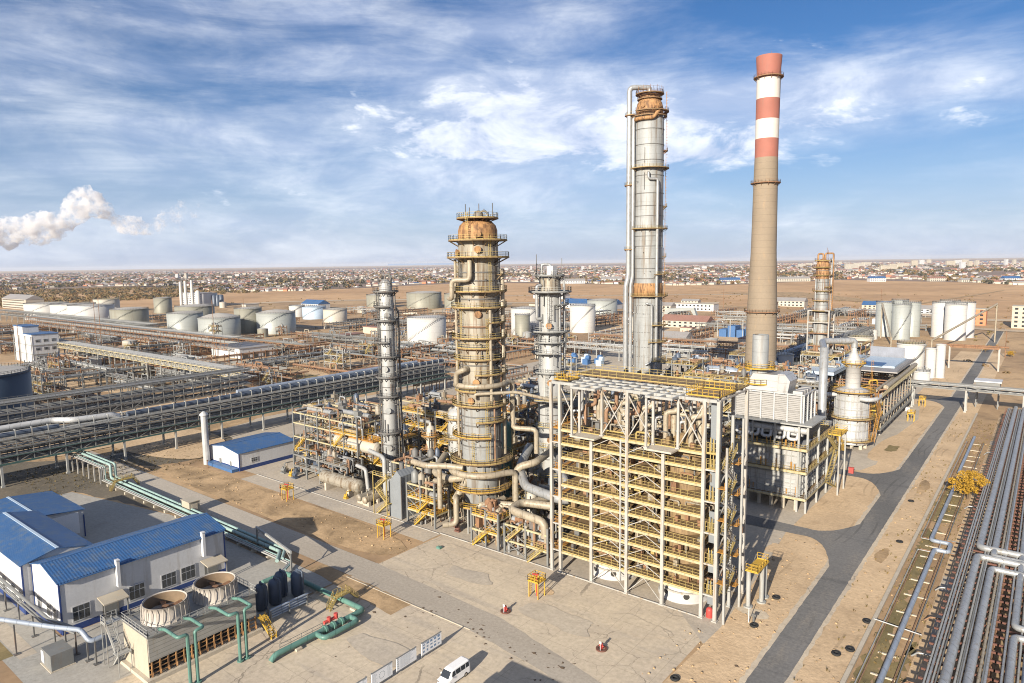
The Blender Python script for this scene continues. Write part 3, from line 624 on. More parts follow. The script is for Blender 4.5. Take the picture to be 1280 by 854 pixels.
def wrap(x, y, r, z, a0, a1, n=9): return [(x + r * cos(radians(a0 + (a1 - a0) * i / n)), y + r * sin(radians(a0 + (a1 - a0) * i / n)), z) for i in range(n + 1)]
pipes(T, 'beige pipe', [(.58, [RC(x, y, -2.6, 4, 37), RC(x, y, -3.4, 5.6, 37), RC(x, y, -5.2, 3.6, 36), RC(x, y, -5.2, 3.6, 33.4)] + wrap(x, y, 6.0, 33.3, 240, 390, 8) + [RC(x, y, 7.2, -.5, 33.3), RC(x, y, 7.2, -.5, 22.5), RC(x, y, 12.5, 1.2, 22.5), RC(x, y, 12.5, 1.2, 17)]),
  (.55, [RC(x, y, -1.6, 4.5, 60.5), RC(x, y, -1.6, 5.4, 60.5), RC(x, y, -1.6, 5.4, 56.5), RC(x, y, -5.6, 4.4, 56.5), RC(x, y, -5.6, 4.4, 52.5), RC(x, y, -6.5, 2, 52.5)]),
  (.72, wrap(x, y, 7.1, 13.6, 235, 350, 8) + [RC(x, y, 7.6, 3.4, 13.4), RC(x, y, 7.6, 3.4, 6)]),
  (.68, [RC(x, y, -4, 4, 14.6), RC(x, y, -7.5, 3, 14.8), RC(x, y, -12.5, 2.5, 14.8), RC(x, y, -16, -1, 14.8)]), (.6, [RC(x, y, -9.5, 3, 14.2), RC(x, y, -9.5, 3, 5)]),
  (.66, [RC(x, y, 5, 5.5, 8), RC(x, y, 2, 8.5, 8), RC(x, y, 9, 11, 8.3), RC(x, y, 13, 7, 8.3), RC(x, y, 16, 6, 8.3)]), (.62, [RC(x, y, -5.5, 5.4, 8.5), RC(x, y, -5.5, 7.4, 8.5), RC(x, y, -5.5, 7.4, 3), RC(x, y, -8.5, 8, 3)]), (.62, [RC(x, y, 1.2, 7.8, 7.5), RC(x, y, -.6, 8, 7.5), RC(x, y, -.6, 8, .4)]), (.45, [RC(x, y, 4.9, 1, 58), RC(x, y, 5.3, 1, 58), RC(x, y, 5.3, 1, 17)]), (.3, [RC(x, y, -5, 2, 61), RC(x, y, -5, 2, 17)]), (.35, [RC(x, y, 2.6, 5, 50), RC(x, y, 2.6, 5, 30)])], n=12)
pipes(T, 'rust pipe', [(.16, wrap(x, y, 4.9, 46.3, 215, 330, 8) + [RC(x, y, 5, 3, 42)]), (.16, wrap(x, y, 4.9, 41.2, 225, 395, 8)), (.2, [RC(x, y, 3.2, 4.6, 30), RC(x, y, 3.2, 4.6, 15)])])
pipes(T, 'beige pipe', [(.36, [RC(x, y, -1, 5.6, 30.6), RC(x, y, -1, 5.6, 31.6), RC(x, y, 8, 4.6, 31.8), RC(x, y, 16, 4.2, 29.8), RC(x, y, 20, 2, 29.5)])], n=10)
clips(T, x, y, 4.6, 60, 17, 60, 3); clips(T, x, y, 5, 40, 1, 16, 4, 'beige pipe')
b = MB()
for a in range(0, 360, 40): b.beam((x + 6.4 * cos(radians(a)), y + 6.4 * sin(radians(a)), 0), (x + 6.4 * cos(radians(a)), y + 6.4 * sin(radians(a)), 6), .3)
b.build('skirt_post', 'pale steel', T)

# --- slim column
x, y = -136, 119
T = thing('stripper_column', 'slim pale grey column with evenly spaced dark ring platforms', 'tower', (x, y, 0))
shell(T, x, y, [(1.5, 0), (1.5, 3), (1.95, 4.5), (1.95, 52.6), (1.6, 53.4), (1.6, 55), (.9, 56), (.2, 56.3)], 'clad plain')
for z, a0, a1 in [(53.2, 0, 360), (49.4, 150, 330), (45.7, 0, 360), (40.1, 140, 320), (36.3, 0, 360), (30.9, 0, 360), (25.8, 0, 360), (16.1, 0, 360), (9.2, 60, 360), (4.4, 0, 360)]: platform(T, x, y, 1.95, 3.3, z, a0, a1, dm='dark steel', rm='dark steel', em='dark steel')
b = MB()
for k, (z0, z1) in enumerate([(45.7, 53), (36.3, 45.7), (30.9, 36.3), (25.8, 30.9), (16.1, 25.8), (4.4, 16.1)]): q = radians(-20 if k % 2 else -110); b.ladder(x + 2.5 * cos(q), y + 2.5 * sin(q), z0, z1 + 1, cos(q), sin(q))
b.build('ladder', 'dark steel', T)
pipes(T, 'dark steel', [(.22, [RC(x, y, 2.4, .6, 54), RC(x, y, 2.4, .6, 2)]), (.3, [(x, y, 56), (x, y, 57.4), RC(x, y, 1.4, 0, 57.4), RC(x, y, 1.4, 0, 50), RC(x, y, 2.9, -1, 48), RC(x, y, 2.9, -1, 3)]), (.16, [RC(x, y, -2.3, .5, 54), RC(x, y, -2.3, .5, 6)]), (.12, [RC(x, y, -1.6, 1.4, 52), RC(x, y, -1.6, 1.4, 17)])])
manholes(T, x, y, 1.9, [(-40, 47), (-60, 33), (-50, 22), (-50, 12)], 'clad grey'); clips(T, x, y, 2, 46, 5, 55, 9); bands(T, x, y, 1.95, [43, 33.5, 28, 21, 12.6], w=.08)
b = MB(); b.rail([RC(x, y, -1.6, -1, 54.6), RC(x, y, 1.6, -1, 54.6), RC(x, y, 1.6, 1.4, 54.6), RC(x, y, -1.6, 1.4, 54.6), RC(x, y, -1.6, -1, 54.6)], 1.6, .8); b.beam(RC(x, y, 1.2, 0, 55), RC(x, y, 1.2, 0, 59), .1); b.build('top_railing', 'dark steel', T)

# --- grey column right of the main one
x, y = -95.4, 135.4
T = thing('splitter_column', 'pale grey column with cluttered top, standing behind the left edge of the open white frame', 'tower', (x, y, 0))
shell(T, x, y, [(2.9, 0), (3.1, 2), (3.1, 33), (2.75, 34.4), (2.75, 52.4)], 'clad plain')
shell(T, x, y, [(2.6, 52.4), (2.6, 55.8), (2.2, 56.6), (1, 57), (.2, 57.1)], 'stained clad', 'head')
for z, ro, a0, a1 in [(57, 3.6, 0, 360), (53.1, 5.2, 0, 360), (50.1, 4.6, 330, 430), (43.6, 4.8, 140, 400), (41, 4.2, 250, 430), (38.4, 4.6, 150, 330), (33.6, 4.2, 0, 360), (27.2, 6, 0, 360), (20.4, 4.2, 0, 360), (15.3, 4.2, 0, 360), (8, 4.6, 0, 360)]: platform(T, x, y, 2.6 if z > 34 else 3.1, ro, z, a0, a1, dm='grey steel', rm='pale steel' if z > 30 else 'yellow faded', em='grey steel')
b = MB()
for a, z0, z1 in [(-60, 43.6, 53), (-100, 33.6, 43.6), (-70, 20.4, 33.6), (-40, 53.1, 57), (-100, 8, 20.4)]: q = radians(a); b.ladder(x + 3.7 * cos(q), y + 3.7 * sin(q), z0, z1 + 1, cos(q), sin(q))
b.build('ladder', 'grey steel', T)
pipes(T, 'silver pipe', [(.42, [RC(x, y, -2.2, 1.8, 54.6), RC(x, y, -3.3, 2.2, 54.6), RC(x, y, -3.3, 2.2, 46.6), RC(x, y, -2.2, 2, 46.6)]), (.3, [RC(x, y, 3.4, .5, 56), RC(x, y, 3.4, .5, 30)]), (.35, [RC(x, y, -2, 0, 57), RC(x, y, -2, 0, 59.6), RC(x, y, .2, 0, 59.6), RC(x, y, .2, 0, 57)]), (.2, [RC(x, y, 2.2, 2.4, 52), RC(x, y, 2.2, 2.4, 30)])])
b = MB(); b.cb(x + .6, y, 57.1, 1.8, 1.6, 2.1); b.build('top_box', 'white wall', T)
b = MB(); b.beam(RC(x, y, -3.2, 0, 57), RC(x, y, -3.2, 0, 62), .12); b.beam(RC(x, y, 2.9, 0, 57), RC(x, y, 2.9, 0, 61), .12); b.beam(RC(x, y, -3.2, 0, 59.5), RC(x, y, -1, 0, 59.8), .1); b.build('mast', 'grey steel', T)
manholes(T, x, y, 3.1, [(-56, 31.2), (-58, 17.2), (-38, 17.2), (-60, 45)], 'rust clad'); clips(T, x, y, 2.9, 26, 28, 55, 12, 'grey steel'); clips(T, x, y, 4, 10, 34, 44, 14, 'grey steel'); bands(T, x, y, 3.1, [25.6, 23, 12, 4], w=.06)

# --- tall silver column
x, y = -131, 256
T = thing('vacuum_column', 'very tall silver column with rusty orange domed top and pipes down its left side', 'tower', (x, y, 0))
shell(T, x, y, [(5.9, 0), (5.9, 45)], 'clad grey'); shell(T, x, y, [(5.75, 45), (5.75, 116.6), (5.2, 118)], 'clad grey', 'upper_shell')
shell(T, x, y, [(5.5, 45.4), (5.95, 45.5), (5.95, 51), (5.5, 51.3)], 'rust clad', 'rusty_band')
shell(T, x, y, [(5.3, 118), (5.35, 120.5), (4.9, 122.6), (4.0, 124), (3.4, 124.4), (3.4, 126)], 'rust clad', 'head')
bands(T, x, y, 5.75, [112, 106, 100, 94, 87, 82, 78, 70, 66, 61, 57, 53, 42, 38.6, 31, 25, 21, 14], w=.16)
for z, ro, a0, a1, m in [(126.2, 5.6, 0, 360, 'rust steel'), (124.2, 4.9, 0, 360, 'rust steel'), (119.2, 7.6, 250, 430, 'rust steel'), (117.4, 6.9, 0, 360, 'rust steel'), (97.1, 7.9, 0, 360, 'grating'), (104, 7.3, 10, 60, 'rust steel'), (82, 7.3, 10, 60, 'grating'), (73.1, 7.6, 0, 360, 'grating'), (62, 7.2, 10, 60, 'grating'), (54.8, 8.2, -40, 50, 'grating'), (46, 8.0, 0, 360, 'rust steel'), (34.2, 8.2, -50, 30, 'grating'), (27.4, 8, 300, 400, 'grating')]: platform(T, x, y, 3.4 if z > 122 else 5.8, ro, z, a0, a1, dm=m, rm='yellow faded' if z < 100 else 'rust steel', em='grating')
pipes(T, 'silver pipe', [(1.05, [(x, y, 126), (x, y, 128.8), RC(x, y, -8.2, .6, 128.8), RC(x, y, -8.2, .6, 54), RC(x, y, -9.2, .6, 50), RC(x, y, -9.2, .6, 3)]), (.75, [RC(x, y, -5.6, 1, 116.5), RC(x, y, -6.7, 1.6, 116.5), RC(x, y, -6.7, 1.6, 54), RC(x, y, -7.4, 1.6, 50), RC(x, y, -7.4, 1.6, 3)]), (.5, [RC(x, y, -1.5, 5.4, 95), RC(x, y, -1.5, 6.7, 95), RC(x, y, -1.5, 6.7, 92.4), RC(x, y, 2.2, 6.4, 92.4), RC(x, y, 2.2, 6.4, 88)]), (.62, [RC(x, y, 2.2, 6.4, 90), RC(x, y, 2.2, 6.4, 2)]), (.45, [RC(x, y, -1.8, 5.8, 43), RC(x, y, -1.8, 6.6, 43), RC(x, y, .3, 6.6, 42.6), RC(x, y, .3, 6.6, 19), RC(x, y, -2, 6.3, 18)])], n=12)
pipes(T, 'rust clad', [(.8, wrap(x, y, 6.4, 116, 200, 310, 6) + [RC(x, y, 2.6, 6, 119)])], n=10)
for z in (90.6, 64.9, 118): platform(T, x - RIGHT.x * 7.6, y - RIGHT.y * 7.6, .9, 2.3, z, dm='rust steel', em='rust steel')
b = MB()
for a, z0, z1 in [(30, 97, 117), (36, 73, 97), (30, 46, 73), (36, 27, 46), (34, 117, 126)]: q = radians(a); b.ladder(x + 6.6 * cos(q), y + 6.6 * sin(q), z0, z1 + 1, cos(q), sin(q))
b.build('ladder', 'orange paint', T)
b = MB()
for z in range(6, 116, 11): b.beam(RC(x, y, -8.4, 0, z), RC(x, y, -5, 1, z), .35)
b.build('pipe_bracket', 'silver pipe', T); clips(T, x, y, 5.8, 40, 20, 118, 17)
manholes(T, x, y, 5.2, [(-90, 121), (-50, 120.6), (-20, 121)]); b = MB()
for a in range(0, 360, 30): b.beam((x + 5.2 * cos(radians(a)), y + 5.2 * sin(radians(a)), 126.2), (x + 5.2 * cos(radians(a)), y + 5.2 * sin(radians(a)), 129), .1)
b.arcrail(x, y, 5.2, 126.2, 0, 360, 2.2); b.build('top_rail', 'rust steel', T)

# --- chimney
x, y = -94.5, 287
T = thing('chimney', 'tall tapering concrete chimney with red and white bands at the top', 'chimney', (x, y, 0))
prof = [(6.5, 0), (5.95, 38), (5.0, 64), (4.7, 90), (4.5, 101)]; shell(T, x, y, prof, 'chimney concrete', 'shaft', 48)
for z0, z1, m in [(101, 108.4, 'chimney red'), (108.4, 116, 'chimney white'), (116, 124, 'chimney red'), (124, 132, 'chimney white')]: shell(T, x, y, [(4.5, z0), (4.5, z1)], m, 'painted_band', 48)
b = MB(); b.lathe(x, y, [(4.52, 132), (4.6, 135), (4.95, 140.2), (4.95, 140.5), (4.6, 140.5), (4.2, 136)], 48); b.build('painted_band', 'chimney red', T)
b = MB(); b.lathe(x, y, [(4.15, 136), (4.1, 139.6)], 40); b.build('flue', 'dark inside', T)
for z, r0 in [(132.5, 4.6), (91, 4.7), (38.7, 5.95)]: platform(T, x, y, r0, r0 + 1.1, z, dm='rust steel', rm='rust steel', em='rust steel')
b = MB(); LP = [(0, 6.7), (38, 6.15), (64, 5.2), (90, 4.9), (101, 4.7), (139, 4.9)]
for (za, ra), (zb, rb) in zip(LP, LP[1:]):
    for k in (-.3, .3): b.beam(RC(x, y, ra - .12, k, za), RC(x, y, rb - .12, k, zb), .12)
b.build('ladder', 'rust steel', T)
b = MB(); b.beam((x, y + 3, 139), (x, y + 3, 143.5), .12); b.build('lightning_rod', 'rust steel', T)

# --- right tower in its steel frame
x, y = -92.4, 372
T = thing('reaction_column', 'weathered column crowned with rusty pipes in a square steel frame, right of the chimney', 'tower', (x, y, 0))
shell(T, x, y, [(3.2, 0), (3.4, 4), (3.4, 30), (3.1, 31), (3.1, 50)], 'clad grey'); shell(T, x, y, [(3.15, 50), (3.15, 57), (2.6, 59), (1, 60), (.2, 60.2)], 'rust clad', 'head')
for z, ro, a0, a1 in [(59.4, 4, 0, 360), (56, 5, 60, 330), (52, 4.6, 0, 360), (46, 4.6, -60, 60), (44, 4.6, 0, 360), (39, 4.6, 140, 330), (34, 6, 0, 360)]: platform(T, x, y, 3.1, ro, z, a0, a1, dm='rust steel', rm='rust steel', em='yellow faded')
pipes(T, 'rust clad', [(.45, [(x, y, 60), (x, y, 62.6), RC(x, y, -2.6, 0, 62.6), RC(x, y, -2.6, 0, 58)]), (.45, [RC(x, y, 1, 0, 59), RC(x, y, 1, 0, 62.8), RC(x, y, 5.2, 0, 62.8), RC(x, y, 5.2, 0, 34)])]); pipes(T, 'silver pipe', [(.5, [RC(x, y, 4.3, .4, 60), RC(x, y, 4.3, .4, 4)]), (.4, [RC(x, y, -3.7, .8, 50), RC(x, y, -3.7, .8, 6)])])
b = MB()
for a, z0, z1 in [(20, 34, 46), (40, 46, 58), (-20, 20, 34)]: q = radians(a); b.ladder(x + 4 * cos(q), y + 4 * sin(q), z0, z1 + 1, cos(q), sin(q))
b.build('ladder', 'orange paint', T); bands(T, x, y, 3.1, [54, 48, 42, 36.6, 32, 26], w=.1); clips(T, x, y, 3.2, 40, 10, 60, 31, 'rust steel')
for i, j in [(-1, -1), (1, -1), (1, 1), (-1, 1)]: b = MB(); b.cb(x + 5 * i, y + 5 * j, 0, .6, .6, 34); b.build('frame_post', 'cream steel', T)
for z in (8, 16, 22.5, 28, 34): b = MB(); [b.beam((x + 5 * p[0], y + 5 * p[1], z), (x + 5 * q[0], y + 5 * q[1], z), .5) for p, q in [((-1, -1), (1, -1)), ((1, -1), (1, 1)), ((1, 1), (-1, 1)), ((-1, 1), (-1, -1))]]; b.build('frame_beam', 'cream steel' if z > 25 else 'rust steel', T)
for z in (8, 16, 22.5, 28): b = MB(); b.sector(x, y, 3.4, 5.2, z - .1, z + .1); b.arcrail(x, y, 5.1, z, 0, 360); b.build('platform', 'yellow faded', T)
# ================================================================ OPEN WHITE FRAME
T = thing('open_process_structure', 'tall open white steel frame with ten yellow-railed floors under a girder roof', 'steel structure', (-57.5, 112, 0))
YF, YB = 105.2, 118.0
LV = [4.3 + 2.69 * k for k in range(10)]; TOP = 37.4
def col(x, y, z0, z1, w=.55, m='cream steel'): b = MB(); b.cb(x, y, z0, w, w, z1 - z0); b.cb(x, y, z0, w + .35, w + .35, .25); b.build('column', m, T)
for x in (-74, -72, -57.6, -43.4, -41):
    col(x, YF, 0, TOP)
    col(x, YB, 0, TOP)
for x in (-65, -50.6): col(x, YF, 0, LV[9]); col(x, YB, 0, TOP)
for x in (-67.6, -62.8, -52.6, -48): col(x, YF + .02, LV[9], TOP - .3, .4)
for x in (-67.6, -52.6): col(x, YF - 2.6, LV[9], TOP - .3, .35)
for x in (-41,): col(x, 111.6, 0, 34, .45, 'pale steel')
for k, z in enumerate(LV):
    b = MB(); b.box(-72, YF + .3, z - .12, -43.4, YB - .3, z)
    p = b.build('floor', 'grating', T)
    b = MB()
    for xa, xb in [(-72, -65), (-65, -57.6), (-57.6, -50.6), (-50.6, -43.4)]: b.box(xa + .28, YF - .12, z - .38, xb - .28, YF + .26, z + .02)
    b.box(-72.2, YB - .2, z - .38, -43.2, YB + .2, z + .02)
    for x in (-68.5, -61.3, -54.1, -47): b.box(x - .1, YF + .27, z - .45, x + .1, YB - .3, z - .122)
    b.build('edge_beam', 'pale beam', T).parent = p
    b = MB(); b.rail([(-71.6, YF + .1, z), (-43.8, YF + .1, z)], 1.15, 1.2, .05); b.rail([(-71.6, YB - .3, z), (-43.8, YB - .3, z)], 1.15, 2.4); b.build('railing', 'yellow faded', T).parent = p
for k, z in enumerate(LV):
    z0 = z - 2.3 if k else .3
    for xa, xb, xm in [(-65, -57.6, -61.3), (-57.6, -50.6, -54.1)]:
        b = MB(); b.beam((xa, YF + .02, z0), (xm, YF + .02, z - .4), .12); b.beam((xm, YF + .02, z - .4), (xb, YF + .02, z0), .12); b.build('brace', 'cream steel', T)
for xa, xb in [(-72, -67.6), (-62.8, -57.6), (-57.6, -52.6), (-48, -43.4)]:
    b = MB(); b.beam((xa, YF, LV[9] + .3), (xb, YF, TOP - .5), .18); b.beam((xa, YF + .05, TOP - .5), (xb, YF + .05, LV[9] + .3), .18); b.build('cross_brace', 'cream steel', T)
for xa, xb in [(-67.6, -62.8), (-52.6, -48)]:
    b = MB(); b.beam((xa, YF + 6, LV[9] + .3), (xb, YF + 6, TOP - .5), .18); b.beam((xa, YF + 6.05, TOP - .5), (xb, YF + 6.05, LV[9] + .3), .18); b.build('cross_brace', 'cream steel', T)
    b = MB(); b.box(xa - .2, YF - 3, LV[9] - .25, xb + .2, YF + .28, LV[9] + .03); b.build('canopy', 'concrete', T)
b = MB()
for z in range(3, 37, 1): b.beam((-58.9, YF - .02, z * 1.0), (-57.6, YF - .02, z * 1.0), .1)
b.beam((-58.9, YF, 2), (-58.9, YF, LV[9]), .3); b.build('ladder_column', 'pale steel', T)
for z in LV[::2] + [TOP]:
    b = MB()
    for xa, xb in [(-74, -72), (-43.4, -41)]:
        for y in (YF, YB): b.beam((xa + .28, y, z), (xb - .28, y, z), .26)
    for x in (-74, -41): b.beam((x, YF + .3, z), (x, YB - .3, z), .26)
    b.build('tie_beam', 'cream steel', T)
b = MB(); b.beam((-73.7, YF, TOP), (-41.3, YF, TOP), .5); b.beam((-73.7, YB, TOP), (-41.3, YB, TOP), .5)
for x in (-72, -70, -67.6, -65, -62.8, -60, -57.6, -55, -52.6, -50.6, -48, -45.7, -43.4): b.beam((x, YF + .25, TOP + .01), (x, YB - .25, TOP + .01), .36)
for y in (107.5, 110, 112.5, 115): b.beam((-72, y, TOP + .05), (-43.4, y, TOP + .05), .3)
for xa, xb in [(-67.6, -62.8), (-52.6, -48)]: b.beam((xa - .2, YF - 2.6, TOP + .02), (xb + .2, YF - 2.6, TOP + .02), .4); [b.beam((x, YF - 2.7, TOP + .03), (x, YF + .2, TOP + .03), .35) for x in (xa, (xa + xb) / 2, xb)]
b.build('roof_girders', 'pale steel', T)
b = MB(); b.box(-73.5, 113.6, TOP + .25, -41.5, 120.5, TOP + .4); p = b.build('roof_walkway', 'grating', T)
b = MB(); b.rail([(-73.5, 113.7, TOP + .4), (-41.6, 113.7, TOP + .4), (-41.6, 120.4, TOP + .4), (-73.5, 120.4, TOP + .4), (-73.5, 113.7, TOP + .4)], 1.2, 1.8, .055); b.build('railing', 'yellow faded', T).parent = p
b = MB(); b.box(-47, 106, TOP + .28, -41.3, 113.4, TOP + .42); b.m = 1; b.rail([(-47, 106, TOP + .42), (-41.3, 106, TOP + .42), (-41.3, 113.4, TOP + .42), (-47, 113.4, TOP + .42), (-47, 106, TOP + .42)], 1.2, .9); b.build('roof_platform', ['grating', 'yellow paint'], T)
b = MB(); b.box(-73.8, 106, TOP + .28, -70.6, 110, TOP + .42); b.m = 1; b.rail([(-73.8, 106, TOP + .42), (-70.6, 106, TOP + .42), (-70.6, 110, TOP + .42), (-73.8, 110, TOP + .42), (-73.8, 106, TOP + .42)], 1.2, .8); b.build('roof_platform', ['grating', 'yellow paint'], T)
# grey clad end bays, landings and the stair tower on the right side
for z0, z1 in [(TOP - 8.9, TOP - .3), (LV[6] - .2, LV[9] - 2.4), (LV[3] + .2, LV[6] - 2.4), (LV[0] + 3, LV[3] - 1.2), (1.6, LV[0] + 1.4)]:
    b = MB(); b.box(-43.2, YF + 2.2, z0, -41.3, YF + 2.35, z1); b.build('cladding', 'corrugated grey', T)
for z in (4.2, 9.6, 15, 20.4, 25.8, 28.5):
    b = MB(); b.box(-43.1, YF + .3, z - .1, -41.3, YF + 2.1, z); b.rail([(-43.1, YF + .4, z), (-41.3, YF + .4, z)], 1.8, .45); b.tube((-42.6, YF + .8, z), (-42.6, YF + .8, z + 2.6), .09, 6); b.tube((-42.1, YF + .8, z), (-42.1, YF + .8, z + 2.4), .09, 6); b.build('landing', 'yellow faded', T)
    b = MB(); b.box(-74, YF + .3, z - .1, -72.3, YB - .3, z); b.rail([(-73.9, YF + .4, z), (-72.3, YF + .4, z)], 1.3, .6); b.rail([(-73.9, YF + .4, z), (-73.9, YB - .4, z)], 1.2); b.build('landing', 'orange paint', T)
for k, z in enumerate(LV[:-1]):
    b = MB(); a, c = (106.3, 110.8) if k % 2 == 0 else (110.8, 106.3); b.stair((-40.3, a, z), (-40.3, c, z + 2.69)); b.build('stair', 'cream steel' if k % 2 else 'yellow faded', T)
    b = MB(); b.box(-40.9, 104.9 if k % 2 else 110.9, z - .1, -39.6, 106.3 if k % 2 else 112.4, z); b.rail([(-39.7, 104.9 if k % 2 else 110.9, z), (-39.7, 106.3 if k % 2 else 112.4, z)], 1.1, .7); b.build('stair_landing', 'orange paint', T)
for y in (105.2, 112.4): b = MB(); b.cb(-39.5, y, 0, .35, .35, 33.5 if y > 110 else 30); b.build('stair_post', 'pale steel', T)
b = MB()
for k in range(9): b.beam((-41, YF, LV[k]), (-41, 111.6, LV[k] + 2.4), .2)
b.build('side_brace', 'cream steel', T)
b = MB(); b.tube((-42.3, YF + 1, 0), (-42.3, YF + 1, 1.2), .6, 12); b.sphere((-42.3, YF + 1, 1.2), .6, 12, 6); tag(b.build('red_hydrant', 'red paint'), 'red drum under the right end of the open white frame', 'hydrant')
# two big coke drums standing inside, their pale skirts showing at the ground
for i, (x, y) in enumerate([(-64.2, 112), (-49.4, 111.8)]):
    V = thing('process_drum', f'large pale vessel inside the open white frame, {"left" if i == 0 else "right"} of its middle column', 'vessel', (x, y, 0), 'vessels inside the open white frame')
    b = MB(); b.lathe(x, y, [(4.6, 0), (4.6, .35), (3.9, .5), (3.9, 6), (3.6, 6.3), (3.6, 27), (2.4, 29), (1, 29.8)], 36); b.build('shell', 'grating', V); b = MB(); b.lathe(x, y, [(4.62, .02), (4.62, .36), (3.95, .52), (3.95, 3.6)], 36); b.build('skirt', 'tank white', V)
    b = MB(); b.sector(x, y, 3.9, 4.3, 1.6, 1.9); b.build('base_ring', 'cream steel', V)
    for a in (-60, -10, -120): q = radians(a); b = MB(); b.tube((x + 3.8 * cos(q), y + 3.8 * sin(q), 1.1), (x + 4.0 * cos(q), y + 4.0 * sin(q), 1.1), .55, 12); b.build('manway', 'dark inside', V)
    b = MB(); b.pipe([(x, y, 29), (x, y, 32.5), (x + 3.4, y - 2, 32.5), (x + 3.4, y - 2, 29)], .55); b.pipe([(x - 2, y - 1, 28), (x - 2, y - 1, 33.8), (x - 2, y + 4, 33.8)], .5); b.build('overhead_pipe', 'beige pipe', V)
# pipework filling the floors behind the railings
r = random.Random(44); rest = MB()
for k, z in enumerate(LV):
    for q in range(46):
        b = MB() if q < 10 else rest; rest.m = r.randrange(4)
        x = r.uniform(-71, -44.5); y = r.uniform(107, 116.5); l = r.uniform(1.5, 5); h = r.uniform(.5, 2)
        if r.random() < .5: b.pipe([(x, y, z), (x, y, z + h), (x + l, y, z + h), (x + l, y, z)], r.uniform(.1, .24), 6)
        else: b.cb(x, y, z, r.uniform(.4, 1.1), r.uniform(.4, 1.1), r.uniform(.5, 1.6))
        if q < 10: b.build('floor_pipe', ['grating', 'yellow faded', 'beige pipe', 'dark steel', 'rust pipe'][(k + q) % 5], T)
tag(rest.build('floor_piping', ['grating', 'stained clad', 'rust steel', 'dark steel'], T), kind='stuff')
for k in range(16):
    x = -71 + k * 1.72; y = 108 + (k * 37 % 7); b = MB(); z = LV[9]; b.pipe([(x, y, z), (x, y, z + 3.2 + k % 3), (x + 1.6, y + 1, z + 3.2 + k % 3), (x + 1.6, y + 1, z + 7.4 - k % 2)], .28 + .1 * (k % 3), 8); b.tube((x, y + 2, z + 1.5 + k % 4), (x + 3, y + 2.4, z + 1.5 + k % 4), .35, 8); b.build('overhead_piping', ['silver pipe', 'rust pipe', 'beige pipe'][k % 3], T)
# low satellite stand on the right, with two pale standpipes
b = MB(); b.box(-38.8, 113, 6.6, -36.6, 119, 6.75)
b.rail([(-38.7, 113.1, 6.75), (-36.7, 113.1, 6.75), (-36.7, 118.9, 6.75), (-38.7, 118.9, 6.75)], 1.2, .8)
S = thing('side_platform', 'small yellow platform on pale posts right of the open white frame', 'platform', (-37.7, 116, 0)); b.build('deck', 'yellow paint', S)
for x, y in [(-38.3, 113.4), (-37, 116.4), (-37.2, 118.6)]: b = MB(); b.tube((x, y, 0), (x, y, 6.6), .4, 10); b.tube((x, y, 0), (x, y, .3), .8, 12); b.build('leg', 'pale steel', S)


# ================================================================ BOILER BLOCK
x0, x1, y0, y1 = -60.5, -44.6, 165.8, 192
T = thing('boiler_block', 'silver clad boiler block with louvred white upper storey and a short white stack', 'boiler', (-53, 178, 0))
b = MB(); b.box(x0, y0, 3.6, x1, y1, 15.6); b.build('casing', 'clad silver', T)
for k in range(6):
    for y in (y0 + .5, y0 + 8, y0 + 17, y1 - .6): b = MB(); b.cb(x0 + .6 + k * 2.9, y, 0, .7, .7, 3.6); b.build('footing', 'concrete', T)
b = MB()
for k in range(9): b.beam((x0 + k * 1.98 + .05, y0 - .12, 3.6), (x0 + k * 1.98 + .05, y0 - .12, 15.6), .2)
for k in range(13): b.beam((x1 + .12, y0 + .2 + k * 2.15, 3.6), (x1 + .12, y0 + .2 + k * 2.15, 15.6), .2)
for z in (5.2, 6.6, 8.8, 11.6, 13.4): b.beam((x0, y0 - .2, z), (x1 + .2, y0 - .2, z), .22); b.beam((x1 + .2, y0 - .2, z), (x1 + .2, y1, z), .22)
b.build('buckstays', 'pale steel', T)
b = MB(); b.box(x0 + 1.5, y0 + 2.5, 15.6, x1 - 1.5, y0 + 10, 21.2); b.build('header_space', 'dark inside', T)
for z in (3.7, 10.1, 15.6):
    b = MB(); b.box(x0 - .3, y0 - 1.7, z - .12, x1 + 1.9, y0 - .25, z); b.box(x1 + .25, y0 - .25, z - .12, x1 + 1.9, y1 + 1, z); p = b.build('walkway', 'grating', T)
    b = MB(); b.box(x0 - .3, y0 - 1.76, z - .42, x1 + 1.9, y0 - 1.705, z + .1); b.box(x1 + 1.905, y0 - 1.76, z - .42, x1 + 1.96, y1 + 1, z + .1); b.build('fascia', 'pale beam', T).parent = p
    b = MB(); b.rail([(x0 - .3, y0 - 1.6, z), (x1 + 1.8, y0 - 1.6, z), (x1 + 1.8, y1 + 1, z)], 1.15, 1.3); b.build('railing', 'yellow faded' if z > 5 else 'pale steel', T).parent = p
for x in (x0, x0 + 4.7, x0 + 10, x1 - .3, x1 + 1.7):
    b = MB(); b.cb(x, y0 - .6, 0 if x > x1 - .5 else 15.6, .45, .45, 21.2 if x > x1 - .5 else 5.6); b.build('front_post', 'pale steel', T)
for y, zz in ((y0 + 9, 21.2), (y0 + 18, 15.5), (y1, 15.5)): b = MB(); b.cb(x1 + 1.7, y, 0, .45, .45, zz); b.build('side_post', 'pale steel', T)
b = MB(); b.box(x0 - .8, y0 - 1.9, 21.2, x1 + 2.8, y0 + 11, 21.55); b.build('eave_slab', 'pale steel', T)
b = MB(); b.tube((x0, y0 + .7, 19.6), (x1 + 1.4, y0 + .7, 19.6), .8, 14); b.tube((x0, y0 + 1.6, 18.4), (x1, y0 + 1.6, 18.4), .5, 12); b.build('steam_header', 'white pipe', T)
